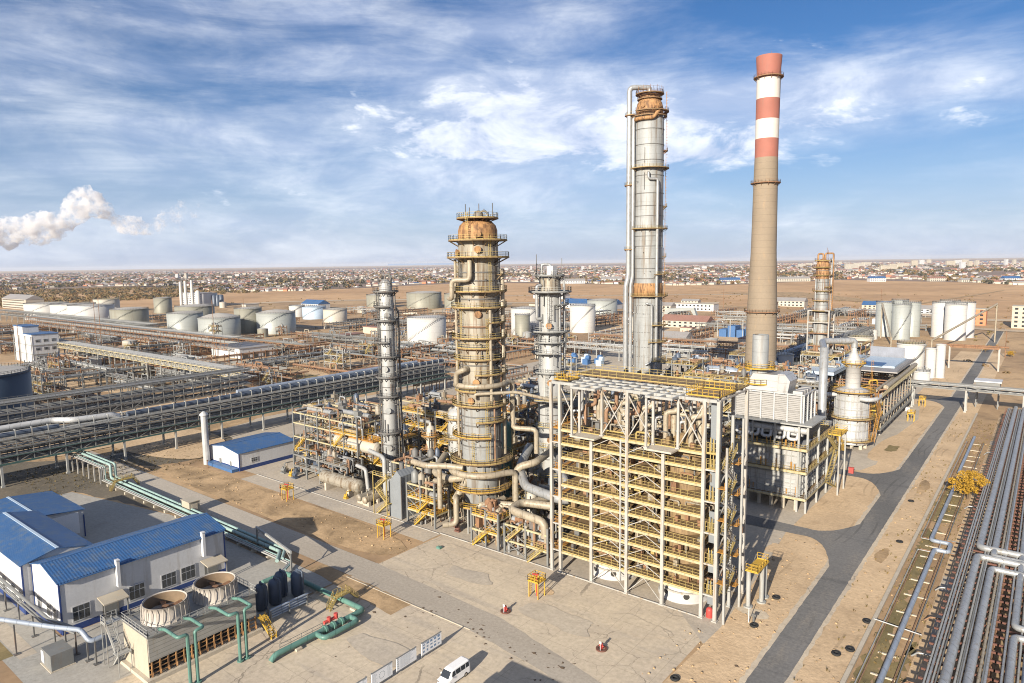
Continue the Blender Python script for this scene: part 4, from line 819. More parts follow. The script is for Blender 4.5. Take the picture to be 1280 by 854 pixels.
for k in range(5):
    x = x0 + 1.6 + k * 3.1; b = MB(); b.pipe([(x - 1.1, y0 + .6, 19.2), (x - 1.1, y0 - .1, 17.4), (x + 1.1, y0 - .1, 17.4), (x + 1.1, y0 + .6, 19.2)], .42, 10); b.build('return_bend', 'white pipe', T)
# louvred upper block
b = MB(); b.box(x0 + .2, y0 + .6, 21.55, x1 - .2, y0 + 10, 27.9); b.build('upper_casing', 'grey steel', T)
b = MB()
for k in range(14): b.prism([(x0 - .05, y0 + .12, 21.7 + k * .44), (x0 - .05, y0 + .58, 21.98 + k * .44), (x0 - .05, y0 + .58, 22.03 + k * .44), (x0 - .05, y0 + .12, 21.75 + k * .44)], (x1 - x0 + .07, 0, 0))
for k in range(14): b.box(x1 - .15, y0 + 2, 21.8 + k * .44, x1 + .2, y0 + 9.8, 21.86 + k * .44)
b.build('louvres', 'panel white', T)
b = MB()
for k in range(6): b.beam((x0 + k * 3.14, y0 + .1, 21.55), (x0 + k * 3.14, y0 + .1, 28.3), .34)
for k in range(4): b.beam((x1 + .3, y0 + .4 + k * 3.2, 21.55), (x1 + .3, y0 + .4 + k * 3.2, 28.3), .34)
b.beam((x0, y0 + .1, 28.2), (x1 + .2, y0 + .1, 28.2), .3); b.beam((x1 + .3, y0, 28.2), (x1 + .3, y0 + 10.2, 28.2), .3); b.build('upper_frame', 'white pipe', T)
for k in range(4): b = MB(); b.box(x1 - 2.6, y0 + 1.4 + k * 2.2, 27.9, x1 - .4, y0 + 3 + k * 2.2, 28.8); b.build('roof_vent', 'panel white', T)
b = MB(); b.prism([(x0 + 1, y0 + 3, 27.92), (x1 - 4.5, y0 + 3, 27.92), (x1 - 6.5, y0 + 3, 32), (x0 + 3.2, y0 + 3, 32)], (0, 6.5, 0)); b.build('hood', 'panel white', T)
b = MB(); b.prism([(x1 - 6.2, y0 + 1.2, 28), (x1 - 3.8, y0 + 1.2, 28), (x1 - 3.3, y0 + 1.2, 31), (x1 - 4.5, y0 + 1.2, 32.6), (x1 - 6.2, y0 + 1.2, 32.6)], (0, 6, 0)); b.build('duct', 'clad silver', T)
sx, sy = -56.5, 171.3
b = MB(); b.lathe(sx, sy, [(1.95, 28), (1.95, 41.4), (1.8, 41.5), (1.8, 40)], 28); b.build('stack', 'clad grey', T)
for z in (33.2, 29.4):
    b = MB(); b.sector(sx, sy, 2.0, 3.7, z - .15, z); p = b.build('stack_platform', 'yellow paint', T); b = MB(); b.arcrail(sx, sy, 3.6, z, 0, 360, 1.2, .08); b.build('railing', 'yellow paint', T).parent = p
# rear roof deck with piping
b = MB(); b.box(x0, y0 + 10.4, 15.62, x1, y1, 15.8); p = b.build('rear_deck', 'grating', T); b = MB(); b.rail([(x0, y1 - .1, 15.8), (x1, y1 - .1, 15.8), (x1, y0 + 11, 15.8)], 1.2, 1.5); b.build('railing', 'yellow faded', T).parent = p
r = random.Random(9)
for k in range(16):
    xx, yy = r.uniform(x0 + 1, x1 - 3), r.uniform(y0 + 12, y1 - 2); b = MB(); h = r.uniform(1.5, 6); b.pipe([(xx, yy, 15.8), (xx, yy, 15.8 + h), (xx + 2.4, yy, 15.8 + h), (xx + 2.4, yy, 15.8)], r.uniform(.15, .5), 8); b.build('rear_pipe', ['silver pipe', 'beige pipe', 'rust pipe', 'white pipe'][k % 4], T)
# side stairs
for k, (z0, z1) in enumerate([(0, 3.7), (3.7, 10.1), (10.1, 15.6)]):
    b = MB(); b.stair((x1 + 2.6, y1 - 2 - (k % 2) * 9, z0), (x1 + 2.6, y1 - 11 + (k % 2) * 9, z1), 1.0); b.build('stair', 'yellow faded', T)
b = MB(); b.box(x1 + 2, y1 - 9, 15.5, x1 + 5, y1 - 2, 15.65); b.rail([(x1 + 2, y1 - 9, 15.65), (x1 + 5, y1 - 9, 15.65), (x1 + 5, y1 - 2, 15.65), (x1 + 2, y1 - 2, 15.65)], 1.2, 1); b.stair((x1 + 4, y1 - 2, 10), (x1 + 4, y1 - 8, 15.6)); b.build('stair_platform', 'yellow paint', T)
b = MB(); b.cb(x1 + 4.6, y1 - 2.3, 0, .35, .35, 15.5); b.cb(x1 + 4.6, y1 - 8.7, 0, .35, .35, 15.5); b.build('stair_post', 'pale steel', T)
b = MB(); r = random.Random(2)
for _ in range(30): xx = r.uniform(x0, x1); z = r.choice([4, 10.3, 15.8]); b.tube((xx, y0 - .6, z), (xx, y0 - .6, z + r.uniform(.6, 2.2)), r.uniform(.08, .2), 6)
b.build('burner_piping', 'orange paint', T)

# --- silver stack with its elbow duct
T = thing('exhaust_stack', 'plain straight silver stack beside the boiler block', 'stack', (-50.6, 208.6, 0))
b = MB(); b.lathe(-50.6, 208.6, [(1.15, 13), (1.15, 34.6), (1.0, 34.6), (1, 33)], 24); b.build('shaft', 'silver pipe', T)
b = MB(); b.box(-53, 206.4, 12.3, -48.2, 211, 13); b.build('base_slab', 'pale steel', T)
for i, j in [(-1, -1), (1, -1), (1, 1), (-1, 1)]: b = MB(); b.cb(-50.6 + 2 * i, 208.6 + 2 * j, 0, .4, .4, 12.3); b.build('leg', 'pale steel', T)
b = MB(); b.tube((-50.6, 208.6, 9.4), (-47, 208.6, 9.4), .9, 14); b.sphere((-49, 207.4, 8.4), 1.1, 12, 8); b.build('duct', 'white pipe', T)
# --- squat silver reactor
x, y = -48.2, 235.4
T = thing('squat_reactor', 'squat silver round reactor with yellow ring walkways and a white cone on top', 'reactor', (x, y, 0))
for a in range(0, 360, 36): b = MB(); b.cb(x + 4.4 * cos(radians(a)), y + 4.4 * sin(radians(a)), 0, .9, .9, 1.6); b.build('footing', 'concrete', T)
shell(T, x, y, [(5.3, 1.6), (5.3, 3), (5.0, 3.2), (5.0, 18.2), (2.4, 19.4)], 'clad silver'); shell(T, x, y, [(2.2, 19), (2.2, 26.2), (2.5, 26.3), (2.5, 27.2), (1, 30.4), (.75, 31), (.75, 33)], 'panel white', 'neck')
for z, m in [(2.9, 'yellow faded'), (10, 'yellow faded'), (18.4, 'yellow paint')]:
    p = platform(T, x, y, 5, 6.6, z, rm=m)
bands(T, x, y, 5, [6, 8, 12.6, 15.4, 17], 'pale steel', .15); platform(T, x, y, 2.2, 3.6, 27.2, dm='yellow paint', rm='yellow paint')
b = MB()
for a in range(0, 360, 20): b.beam((x + 5.1 * cos(radians(a)), y + 5.1 * sin(radians(a)), 3), (x + 5.1 * cos(radians(a)), y + 5.1 * sin(radians(a)), 18), .12)
b.build('stiffeners', 'pale steel', T)
b = MB(); b.ladder(x + 5.6, y - 1.5, 3, 28.5, .9, -.3, .9); b.stair((x + 7, y - 3, 3), (x + 7, y + 4, 10)); b.stair((x + 7.4, y + 4, 10), (x + 7.4, y - 3, 18.4)); b.build('access_stair', 'orange paint', T)
b = MB(); b.pipe([(x, y, 32), (x, y, 34.2), (x - 8, y - 7, 34.2), (-50.6, 210, 33)], .95, 14); b.build('top_duct', 'silver pipe', T)
b = MB(); b.pipe([(x + 3.4, y - 5, 16.6), (x + 5.6, y - 5.4, 16.6), (x + 7.4, y - 3, 16.6), (x + 7.4, y + 3, 16.6)], .7, 10); b.pipe([(x - 4, y - 3, 17), (x - 7.5, y - 5, 17), (x - 10, y - 2, 17)], .7, 10); b.build('ring_pipe', 'white pipe', T)
# --- second, smaller reactor behind the boiler
x, y = -68, 226
T = thing('cone_topped_vessel', 'pale vessel with a cream cone top and orange walkway between chimney and silver stack', 'vessel', (x, y, 0))
shell(T, x, y, [(3, 0), (3, 17), (3.2, 17.1), (3.2, 18), (1.2, 21.5), (.9, 24)], 'tank cream'); platform(T, x, y, 3, 4.6, 17, dm='orange paint', rm='yellow paint'); platform(T, x, y, 3, 4.4, 11, dm='grating')
# --- right-hand pipe deck with air coolers
T = thing('cooler_rack', 'long pipe rack with tall pale posts and flat cooler roof along the asphalt road', 'pipe rack', (-52, 285, 0))
xa, xb, ya, yb, zt = -62, -43.4, 250, 322, 14.5
for k in range(13):
    y = ya + k * 6
    b = MB(); b.beam((xb, y, 0), (xb, y, zt), .45); b.build('post', 'cream steel', T)
    b = MB(); b.beam((xa, y, 0), (xa, y, zt), .45); b.beam((xa, y, zt - .3), (xb, y, zt - .3), .4); b.beam((xa, y, 7), (xb, y, 7), .35); b.build('portal', 'rust steel', T)
for k in range(12): b = MB(); b.tube((xb + .7, ya + 2.5 + k * 6, 3.4), (xb + .5, ya + 2.5 + k * 6, zt - .5), .15, 8); b.build('riser', 'beige pipe', T)
for z, m in [(6.4, 'grey steel'), (zt, 'pale beam'), (3.2, 'grey steel')]:
    b = MB(); b.box(xb + .3, ya - 1, z - .16, xb + 1.5, yb, z); b.rail([(xb + 1.4, ya - 1, z), (xb + 1.4, yb, z)], 1.2, 1.6, .08); b.build('walkway', m, T)
for k in range(9): b = MB(); b.tube((xa + 1.2 + k * 1.9, ya - 2, 7.5), (xa + 1.2 + k * 1.9, yb + 3, 7.5), .3 + .12 * (k % 3), 8); b.build('pipe', ['silver pipe', 'rust pipe', 'beige pipe'][k % 3], T)
b = MB(); b.box(xa + 2, 281, zt + 3.4, xb + .6, yb, zt + 3.8); b.build('roof_deck', 'roof tin', T)
b = MB(); b.box(xa + 3.4, 291, zt + 3.82, xb - 2, 318, zt + 4.5); b.build('cooler_bundle', 'tank pale blue', T)
b = MB(); b.box(xa + 3.2, 290, zt + 4.48, xb - 6, 300, zt + 4.6); b.build('cooler_cover', 'blue roof', T)
b = MB(); b.box(xa + 3, 319, zt + 3.9, xb - 3, 319.4, zt + 8.6); [b.beam((xa + 3 + k * 3, 318.9, zt + 3.9), (xa + 3 + k * 3, 318.9, zt + 8.7), .2) for k in range(5)]; b.build('wind_screen', 'screen grey', T)
b = MB(); b.box(xa + 2, 281, zt, xa + 2.4, yb, zt + 3.3); b.rail([(xb + .5, 281, zt + 3.8), (xb + .5, yb, zt + 3.8)], 1.1); b.box(xa + 2, 300, zt, xb, 300.3, zt + 3.4); b.build('deck_frame', 'dark steel', T)
b = MB(); b.tube((xb + .2, 262, zt + 1.2), (xb + .2, yb + 4, zt + 1.2), .8, 10); b.tube((xb - 1.6, 255, zt + .9), (xb - 1.6, yb, zt + .9), .5, 10); b.build('edge_pipe', 'beige pipe', T)
r = random.Random(6)
for k in range(12):
    xx = r.uniform(xa + 2, xb - 1); yy = ya - 3 + k * 3.0; z = r.choice([7.6, 10, 12]); b = MB(); b.pipe([(xx, yy, z), (xx, yy, z + 3), (xx + 2.5, yy, z + 3.6), (xx + 2.5, yy + 2, z + 1)], .3, 8); b.cb(xx, yy + 1, z - 1, 1.4, 1.4, 1.2); b.build('valve_piping', ['rust pipe', 'silver pipe', 'yellow paint', 'rust red'][k % 4], T)
b = MB(); b.box(xb - 6, ya - 6, zt - 4, xb + .6, ya + 6, zt - 3.8); b.rail([(xb - 6, ya - 6, zt - 3.8), (xb + .6, ya - 6, zt - 3.8), (xb + .6, ya + 6, zt - 3.8)], 1.2, 1); b.rail([(xb - 6, ya - 6, zt - 7), (xb + .6, ya - 6, zt - 7), (xb + .6, ya + 6, zt - 7)], 1.2, 1); b.stair((xb - .4, ya - 6, 7), (xb - .4, ya, 10.6)); b.stair((xb + .4, ya, 3), (xb + .4, ya - 6, 7)); b.build('end_platform', 'yellow paint', T)
# second cooler row with a blue top, further left
T = thing('cooler_bank', 'raised cooler bank with a pale blue top behind the silver stack', 'cooler', (-70, 320, 0))
for k in range(5):
    for x in (-77, -67): b = MB(); b.cb(x, 290 + k * 14, 0, .5, .5, 14); b.build('post', 'grey steel', T)
b = MB(); b.box(-78, 288, 14, -66, 350, 15.2); b.build('bundle', 'tank pale blue', T); b = MB(); b.rail([(-66, 288, 15.2), (-66, 350, 15.2)], 1.2); b.rail([(-78, 288, 15.2), (-66, 288, 15.2)], 1.2); b.build('railing', 'grey steel', T)
# ================================================================ PROCESS MODULES
def module(name, label, xs, ys, zs, colm='grey steel', beamm='pale beam', railm='yellow faded', deckm='grating', cat='steel structure', seed=1, fill=10, brace=True, group=None, pm=('rust pipe', 'silver pipe', 'beige pipe')):
    T = thing(name, label, cat, ((xs[0] + xs[-1]) / 2, (ys[0] + ys[-1]) / 2, 0), group); r = random.Random(seed)
    zt = zs[-1]
    for x in xs:
        for y in ys: b = MB(); b.cb(x, y, 0, .38, .38, zt + (1.3 if r.random() < .3 else 0)); b.build('column', colm, T)
    x0, x1, y0, y1 = xs[0], xs[-1], ys[0], ys[-1]
    for k, z in enumerate(zs):
        b = MB()
        for y in ys: b.beam((x0, y, z - .2), (x1, y, z - .2), .3, .36)
        for x in xs: b.beam((x, y0, z - .22), (x, y1, z - .22), .26, .3)
        b.build('floor_beams', beamm, T)
        if k < len(zs) - 1 or r.random() < .6:
            b = MB(); xa = x0 if r.random() < .7 else xs[len(xs) // 2]; b.box(xa, y0, z, x1, y1, z + .06); p = b.build('deck', deckm, T)
            b = MB(); b.rail([(xa, y0, z + .06), (x1, y0, z + .06), (x1, y1, z + .06)], 1.15, 1.3, .07); b.rail([(xa, y1, z + .06), (xa, y0, z + .06)], 1.15, 1.3, .07); b.build('railing', railm, T).parent = p
        zb = zs[k - 1] if k else 0
        if brace:
            i = r.randrange(len(xs) - 1); b = MB(); b.beam((xs[i], y0, zb + .2), (xs[i + 1], y0, z - .3), .16); b.beam((xs[i + 1], y0 + .02, zb + .2), (xs[i], y0 + .02, z - .3), .16); b.build('brace', colm, T)
        if r.random() < .8:
            a = r.uniform(x0 + 1, max(x0 + 1.2, x1 - 4)); b = MB(); b.stair((a, y0 - .6, zb), (a + (z - zb) * 1.1, y0 - .6, z)); b.build('stair', railm, T)
        for _ in range(fill):
            xx = r.uniform(x0 + .5, x1 - .5); yy = r.uniform(y0 + .4, y1 - .4); l = r.uniform(1, max(1.5, (x1 - x0) * .4)); h = r.uniform(.4, 2.0); t = r.random(); b = MB(); rr = r.uniform(.12, .34)
            if t < .3: b.pipe([(xx, yy, z), (xx, yy, z + h), (min(x1, xx + l), yy, z + h), (min(x1, xx + l), yy, z - 1.5)], rr, 7)
            elif t < .55: b.pipe([(xx, y0 - .2, z + h * .4), (xx, yy, z + h * .4), (xx, yy, z - 2.2)], rr, 7)
            elif t < .75: b.tube((xx, yy, zb), (xx, yy, z + h), rr, 8)
            else: b.tube((xx, yy, z + .7), (min(x1, xx + l + 1), yy, z + .7), rr * 2.4, 10); b.cb(xx + .6, yy, z, .4, .6, .5)
            b.build('pipe', r.choice(pm), T)
        for _ in range(5 if fill > 12 else 2):
            xx = r.uniform(x0 + 1, x1 - 2); yy = r.uniform(y0 + 1, y1 - 1); b = MB()
            if r.random() < .5: b.cb(xx, yy, z + .06, r.uniform(1, 2.6), r.uniform(1, 2), r.uniform(1, 2.2)); b.cb(xx, yy, z + .06, .5, .5, 2.8)
            else: rr = r.uniform(.5, 1); b.lathe(xx, yy, [(rr, z + .06), (rr, z + 2.2), (.2, z + 2.9)], 12)
            b.build('equipment', r.choice(['dark steel', 'vessel dark', 'rust steel', 'grey steel', 'stained clad']), T)
    return T
def drum(label, x, y, z, l, r, m='tank cream', ax='x', legs=True, group=None, name='horizontal_drum'):
    T = thing(name, label, 'drum', (x, y, 0), group); d = Vector((1, 0, 0)) if ax == 'x' else Vector((0, 1, 0)); c = Vector((x, y, z))
    b = MB(); n = 20; prof = [(-l / 2 - r * .5, .05), (-l / 2 - r * .42, r * .5), (-l / 2 - r * .2, r * .85), (-l / 2, r), (l / 2, r), (l / 2 + r * .2, r * .85), (l / 2 + r * .42, r * .5), (l / 2 + r * .5, .05)]
    for (a, ra), (e, rb) in zip(prof, prof[1:]): b.tube(c + d * a, c + d * e, ra, n, rb, False)
    b.build('shell', m, T); s = Vector((-d.y, d.x, 0))
    if legs:
        for k in (-.32, .32): q = c + d * (l * k); b = MB(); b.box(q.x - .35 - abs(s.x) * r * .8, q.y - .35 - abs(s.y) * r * .8, 0, q.x + .35 + abs(s.x) * r * .8, q.y + .35 + abs(s.y) * r * .8, z - r * .55); b.build('saddle', 'concrete', T)
    for k in (-.25, .1, .33): q = c + d * (l * k); b = MB(); b.tube(q, q + Vector((0, 0, r + .6)), .22, 8); b.build('nozzle', m, T)
    return T
def vessel(label, x, y, h, r, m='clad plain', plats=(), group=None, name='upright_vessel', rm='yellow faded', z0=0):
    T = thing(name, label, 'vessel', (x, y, 0), group)
    shell(T, x, y, [(r * .8, z0), (r * .8, z0 + 1.2), (r, z0 + 2), (r, h - r * .6), (r * .8, h - r * .2), (r * .3, h), (r * .25, h + .8)], m, n=24)
    for z in plats: platform(T, x, y, r, r + 1.25, z, A_CAM - 150, A_CAM + 150, rm=rm)
    b = MB(); b.ladder(x + (r + .5) * cos(radians(A_R - 40)), y + (r + .5) * sin(radians(A_R - 40)), 1, h - 1, cos(radians(A_R - 40)), sin(radians(A_R - 40))); b.build('ladder', rm, T)
    clips(T, x, y, r, 14, 2, h - 1, int(abs(x * 7 + y)), 'dark steel'); return T
module('equipment_deck', 'three-storey yellow-railed pipe structure at the left end, right of the small blue-roofed shed', [-178, -172, -166, -160, -154, -148], [117.5, 124, 131], [4.6, 9, 13.2, 16.4], seed=3, fill=24, railm='yellow paint')
module('low_manifold_deck', 'low deck of tangled grey pipes in front of the long drum', [-168, -162, -156, -150, -144], [110.5, 115.5], [3.2, 6.6], seed=4, fill=22, colm='grey steel', beamm='grey steel', railm='grey steel', pm=('grey steel', 'silver pipe', 'rust pipe'))
module('condenser_deck', 'stepped deck with orange gratings holding the upper drum, left of the slim column', [-160, -153, -146, -140], [121, 127, 133], [5, 8, 11.6], seed=5, fill=22, deckm='orange paint', railm='yellow paint')
module('reboiler_deck', 'square pipe deck with yellow stairs between the slim and the stout column', [-128, -122.5, -117], [112, 117.5, 123], [3.6, 7.2, 11], seed=6, fill=22, railm='yellow paint')
module('pump_deck', 'small yellow deck with slanting stairs just left of the stout column', [-116, -111.5, -107], [106, 111, 116], [3.2, 6.2, 9.4], seed=7, fill=19, railm='yellow paint', deckm='orange paint')
module('front_pipe_stand', 'pale two-level pipe stand with diagonal legs at the foot of the stout column', [-95.5, -91.5, -88], [105.6, 110], [3.4, 6.6], seed=8, fill=18, railm='yellow paint')
module('front_valve_stand', 'pale two-level pipe stand topped by a big bent pipe, left of the open white frame', [-86.5, -81, -75.5], [105.8, 111], [3.0, 6.4], seed=9, fill=22)
module('tower_base_deck', 'cluttered deck around the foot of the grey column', [-96, -90, -84, -78], [120, 125, 130], [3.6, 7.2], seed=10, fill=24)
module('inner_deck', 'yellow pipe deck behind the slim column', [-150, -143, -136, -129], [136, 143, 150], [5, 9.5, 13, 17], seed=12, fill=24, railm='yellow paint')
module('blue_compressor_deck', 'dark blue steel structure with sloping top behind the slim column', [-136, -130, -124], [152, 158, 164], [5, 10, 15, 19], seed=13, fill=8, colm='blue steel', beamm='blue steel', railm='blue steel', pm=('blue steel', 'grey steel', 'silver pipe'))
module('orange_stair_deck', 'orange and grey steel structure behind the stout column', [-122, -116, -110], [138, 145, 152], [6, 11, 16, 21], seed=14, fill=18, deckm='orange paint', railm='orange paint')
module('rear_deck', 'rust brown pipe structure behind the grey column', [-112, -106, -100, -94], [156, 164, 172], [5, 10, 15, 20], seed=15, fill=22, colm='rust steel', beamm='rust steel')
module('link_deck', 'grey pipe deck behind the grey column, left of the white frame', [-94, -88, -82], [148, 156, 164], [5, 10, 15, 20, 25], seed=16, fill=22, beamm='pale beam')
module('frame_rear_deck', 'tangled pipe deck close behind the white frame', [-76, -70, -64, -58, -52], [126, 134, 142], [6, 12, 18, 24], seed=17, fill=22, colm='grey steel', beamm='pale beam')
module('rack_deck', 'long grey pipe deck in front of the tall silver column', [-128, -120, -112, -104, -96, -88], [186, 194, 202], [5, 10, 14], seed=18, fill=24, colm='grey steel', beamm='grey steel', railm='yellow faded')
module('rack_deck', 'yellow railed pipe deck left of the tall silver column', [-166, -158, -150, -142], [196, 206, 216], [5, 10, 14], seed=19, fill=22, colm='grey steel')
module('rack_deck', 'cream pipe deck between the blue structure and the white tanks', [-178, -170, -162, -154], [160, 168, 176], [5, 9.5, 13], seed=20, fill=22)
module('rack_deck', 'pale pipe deck with yellow tops behind the long drum structure', [-200, -192, -184, -176, -168], [138, 145, 152], [5, 9.5, 12.6], seed=22, fill=24, railm='yellow paint')
module('heater_deck', 'dark pipe structure between the tall column and the chimney foot', [-112, -104, -96], [222, 230, 238], [6, 12, 18, 24], seed=23, fill=19, colm='grey steel', beamm='grey steel')
module('heater_deck', 'grey braced structure right in front of the chimney foot', [-92, -84, -76, -70], [206, 214, 222], [6, 12, 18, 23], seed=24, fill=19, colm='pale steel', beamm='grey steel')
module('chimney_deck', 'rust coloured structure to the right of the chimney foot', [-86, -79, -72], [262, 270, 278], [6, 12, 18], seed=25, fill=18, colm='pale steel', beamm='rust steel')
module('chimney_deck', 'pale open structure between the chimney and the right-hand tower', [-88, -80, -72], [322, 332, 342], [6, 12, 17], seed=26, fill=16, colm='pale steel', beamm='grey steel')
module('tower_deck', 'low pipe structure left of the framed right-hand tower', [-128, -118, -108], [340, 352, 364], [6, 12], seed=27, fill=10, colm='grey steel', beamm='grey steel')
module('tower_deck', 'rusty pipe structure behind the framed right-hand tower', [-96, -86, -76], [386, 398, 410], [6, 11, 15], seed=28, fill=10, colm='rust steel', beamm='rust steel')
r = random.Random(61)
for i, (x, y, nx, lv, cm, lab) in enumerate([(-124, 206, 3, [5, 10, 15, 19], 'rust steel', 'rusty pipe structure between the tall silver column and the white frame'), (-108, 204, 2, [6, 12, 17], 'pale steel', 'pale pipe structure right of the tall silver column foot'), (-88, 188, 3, [5, 10, 16, 21], 'grey steel', 'grey pipe structure behind the left half of the white frame'), (-72, 184, 1, [6, 12, 18, 24], 'pale steel', 'pale pipe structure just left of the boiler block'), (-84, 232, 2, [6, 11, 17, 22], 'rust steel', 'rusty pipe structure left of the short white stack'), (-70, 244, 2, [6, 12, 17], 'grey steel', 'grey pipe structure between chimney foot and squat reactor'), (-80, 300, 2, [5, 10, 15], 'pale steel', 'pale pipe structure right behind the chimney'), (-124, 300, 3, [5, 9, 13], 'rust steel', 'rusty pipe structure left behind the chimney'), (-122, 384, 3, [5, 9], 'grey steel', 'grey pipe structure left behind the framed tower'), (-78, 352, 1, [6, 11, 16], 'grey steel', 'grey pipe structure right of the framed tower'), (-158, 180, 3, [5, 9, 14], 'pale steel', 'pale pipe structure behind the blue one'), (-140, 176, 2, [5, 10, 15], 'rust steel', 'rusty pipe structure right of the blue one')]):
    module('process_unit', lab, [x + k * 6 for k in range(nx + 1)], [y, y + 6, y + 12], lv, colm=cm, beamm=cm if i % 2 else 'pale beam', railm=['yellow faded', 'yellow paint', 'grey steel'][i % 3], seed=100 + i, fill=18)
# drums, exchangers and vessels
T = drum('long pale drum on two concrete saddles at the front of the process area', -145.3, 109.6, 3.0, 15, 1.75, 'stained clad')
T = drum('upper beige drum with orange walkway on top, left of the slim column', -151.5, 120, 9.8, 17, 1.8, legs=False); b = MB(); b.box(-160, 118.8, 11.7, -143, 121.2, 11.85); b.rail([(-160, 118.9, 11.85), (-143, 118.9, 11.85), (-143, 121.1, 11.85)], 1.1, 1.2); b.rail([(-160, 118.9, 11.85), (-160, 121.1, 11.85), (-143, 121.1, 11.85)], 1.1, 1.2); b.build('walkway', 'orange paint', T)
drum('short grey exchanger lying in front of the slim column', -131.8, 108.3, 1.6, 4.5, .9, 'beige pipe', 'y'); drum('second short exchanger lying beside the first, in front of the slim column', -134.4, 108.6, 1.6, 4.5, .9, 'stained clad', 'y')
drum('white drum high on the yellow deck behind the slim column', -138, 140, 12, 12, 1.4, 'tank white', legs=False); drum('grey drum low beside the front valve stand', -82, 108.4, 4.6, 6, .8, 'clad plain', legs=False)
vessel('medium pale vessel with ring walkways between the slim and the stout column', -119, 127, 23, 2.5, 'clad plain', (6.5, 11, 15.5, 20.6), rm='yellow faded')
vessel('narrow pale vessel left of the medium one, between the two big columns', -124.5, 122.5, 18.5, 1.15, 'tank cream', (5, 12, 16), rm='orange paint')
vessel('narrow white vessel standing right of the stout column', -88.5, 118, 9.5, 1.2, 'tank cream', (7,)); vessel('green vessel partly hidden behind the stout column', -107, 132, 20, 1.6, 'green pipe', (12,)); vessel('grey vessel in front of the tall silver column', -100, 206, 22, 2.4, 'clad grey', (8, 15, 20)); vessel('blue grey vessel left of the chimney foot', -104, 244, 24, 2.6, 'blue grey pipe', (12, 20)); vessel('short white vessel in the yard left of the tall silver column', -158, 226, 14, 2, 'tank white', (10,))
T = thing('fired_heater', 'dark grey panelled box heater with yellow stairs at the front of the process area', 'heater', (-119, 108, 0))
b = MB(); b.prism([(-121.6, 105.6, 0), (-117.6, 105.6, 0), (-117.6, 105.6, 10.4), (-119, 105.6, 11.6), (-121.6, 105.6, 8.6)], (0, 5, 0)); b.build('casing', 'corrugated grey', T); b = MB()
for k, (z0, z1) in enumerate([(0, 3.2), (3.2, 6.4), (6.4, 9.6)]): s = 1 if k % 2 == 0 else -1; b.stair((-123.6 - s * 2, 105, z0), (-123.6 + s * 2, 105, z1)); b.box(-123.6 + s * 2 - .6, 104.3, z1, -123.6 + s * 2 + .6, 105.8, z1 + .1)
for x in (-126.2, -121.4): b.beam((x, 104.4, 0), (x, 104.4, 10.6), .16)
b.rail([(-126, 104.4, 9.7), (-121.6, 104.4, 9.7)], 1.1, .9); b.build('stair', 'yellow faded', T); b = MB(); b.beam((-117.5, 105.5, 0), (-117.5, 105.5, 10.4), .2); b.beam((-121.7, 105.5, 0), (-121.7, 105.5, 8.6), .2); b.tube((-119.8, 108, 10.6), (-119.8, 108, 13), .6, 12); b.build('trim', 'dark steel', T)
def bigpipe(label, m, r, pts, cat='pipe', group=None, name='process_pipe', sup=()):
    T = thing(name, label, cat, (pts[0][0], pts[0][1], 0), group); b = MB(); b.pipe(pts, r, 12); b.build('pipe', m, T)
    for x, y, z in sup: b = MB(); b.cb(x, y, 0, .3, .3, z - r); b.cb(x, y, z - r - .15, r * 2.2, r * 2.2, .15); b.build('support', 'pale steel', T)
    return T
bigpipe('big beige pipe bent over the front valve stand', 'beige pipe', .85, [(-79, 113, 9.4), (-86, 111, 9.4), (-85.6, 106.6, 9.2), (-76.6, 106.4, 8.6), (-76.6, 106.4, 5.4)])
bigpipe('thick pale pipe running straight from the grey column foot to the white frame', 'silver pipe', 1.0, [(-98, 130, 15.5), (-95, 122, 12.8), (-88, 115, 11.4), (-77, 113, 11.2), (-75, 116, 11.2)])
bigpipe('thick pale pipe with a double bend at the grey column foot', 'beige pipe', .85, [(-96, 137, 15.5), (-91.5, 129, 15.2), (-89.6, 121, 15), (-93, 118.5, 14), (-93, 118.5, 10.5)])
bigpipe('pale pipe hooking over beside the left edge of the white frame', 'silver pipe', .75, [(-90, 131, 13.8), (-86, 124, 13.8), (-80, 119, 13.4), (-79, 117.5, 10)])
bigpipe('grey bent pipe dropping beside the slim column', 'clad plain', .55, [(-140, 115, 11), (-133, 113.2, 11), (-131.4, 112.6, 10.6), (-131.4, 112.6, 1)]); bigpipe('second grey bent pipe beside the slim column', 'clad plain', .5, [(-141, 111.5, 7.6), (-136.4, 110.6, 7.6), (-135.6, 110.6, 1.2)])
bigpipe('thick beige loop between the slim and the stout column', 'beige pipe', .85, [(-118, 121, 12), (-113, 112, 10.8), (-106, 110, 10.8), (-101.8, 112, 11.8), (-103, 108.4, 7)])
# clusters of small valves and pumps on the paving
r = random.Random(70); b0 = None
for i in range(46):
    x = r.uniform(-176, -76); y = r.uniform(105.8, 118); b = MB(); s = r.uniform(.7, 1.3); b.cb(x, y, 0, 1.6 * s, .9 * s, .35); b.tube((x - .6 * s, y, .8 * s), (x + .6 * s, y, .8 * s), .38 * s, 10); b.pipe([(x + .5 * s, y, .8 * s), (x + .5 * s, y, 2.4 * s), (x + .5 * s, y + 2, 2.4 * s)], .14, 6); b.tube((x - .2, y, 1), (x - .2, y, 1.5 * s), .3, 8)
    tag(b.build('pump', ['rust red', 'grey steel', 'beige pipe', 'vessel dark', 'yellow paint'][i % 5]), f"small {['rusty red', 'grey', 'beige', 'dark', 'yellow'][i % 5]} pump set on the paving among the process pipes", 'pump', f"{['rusty red', 'grey', 'beige', 'dark', 'yellow'][i % 5]} pump sets")
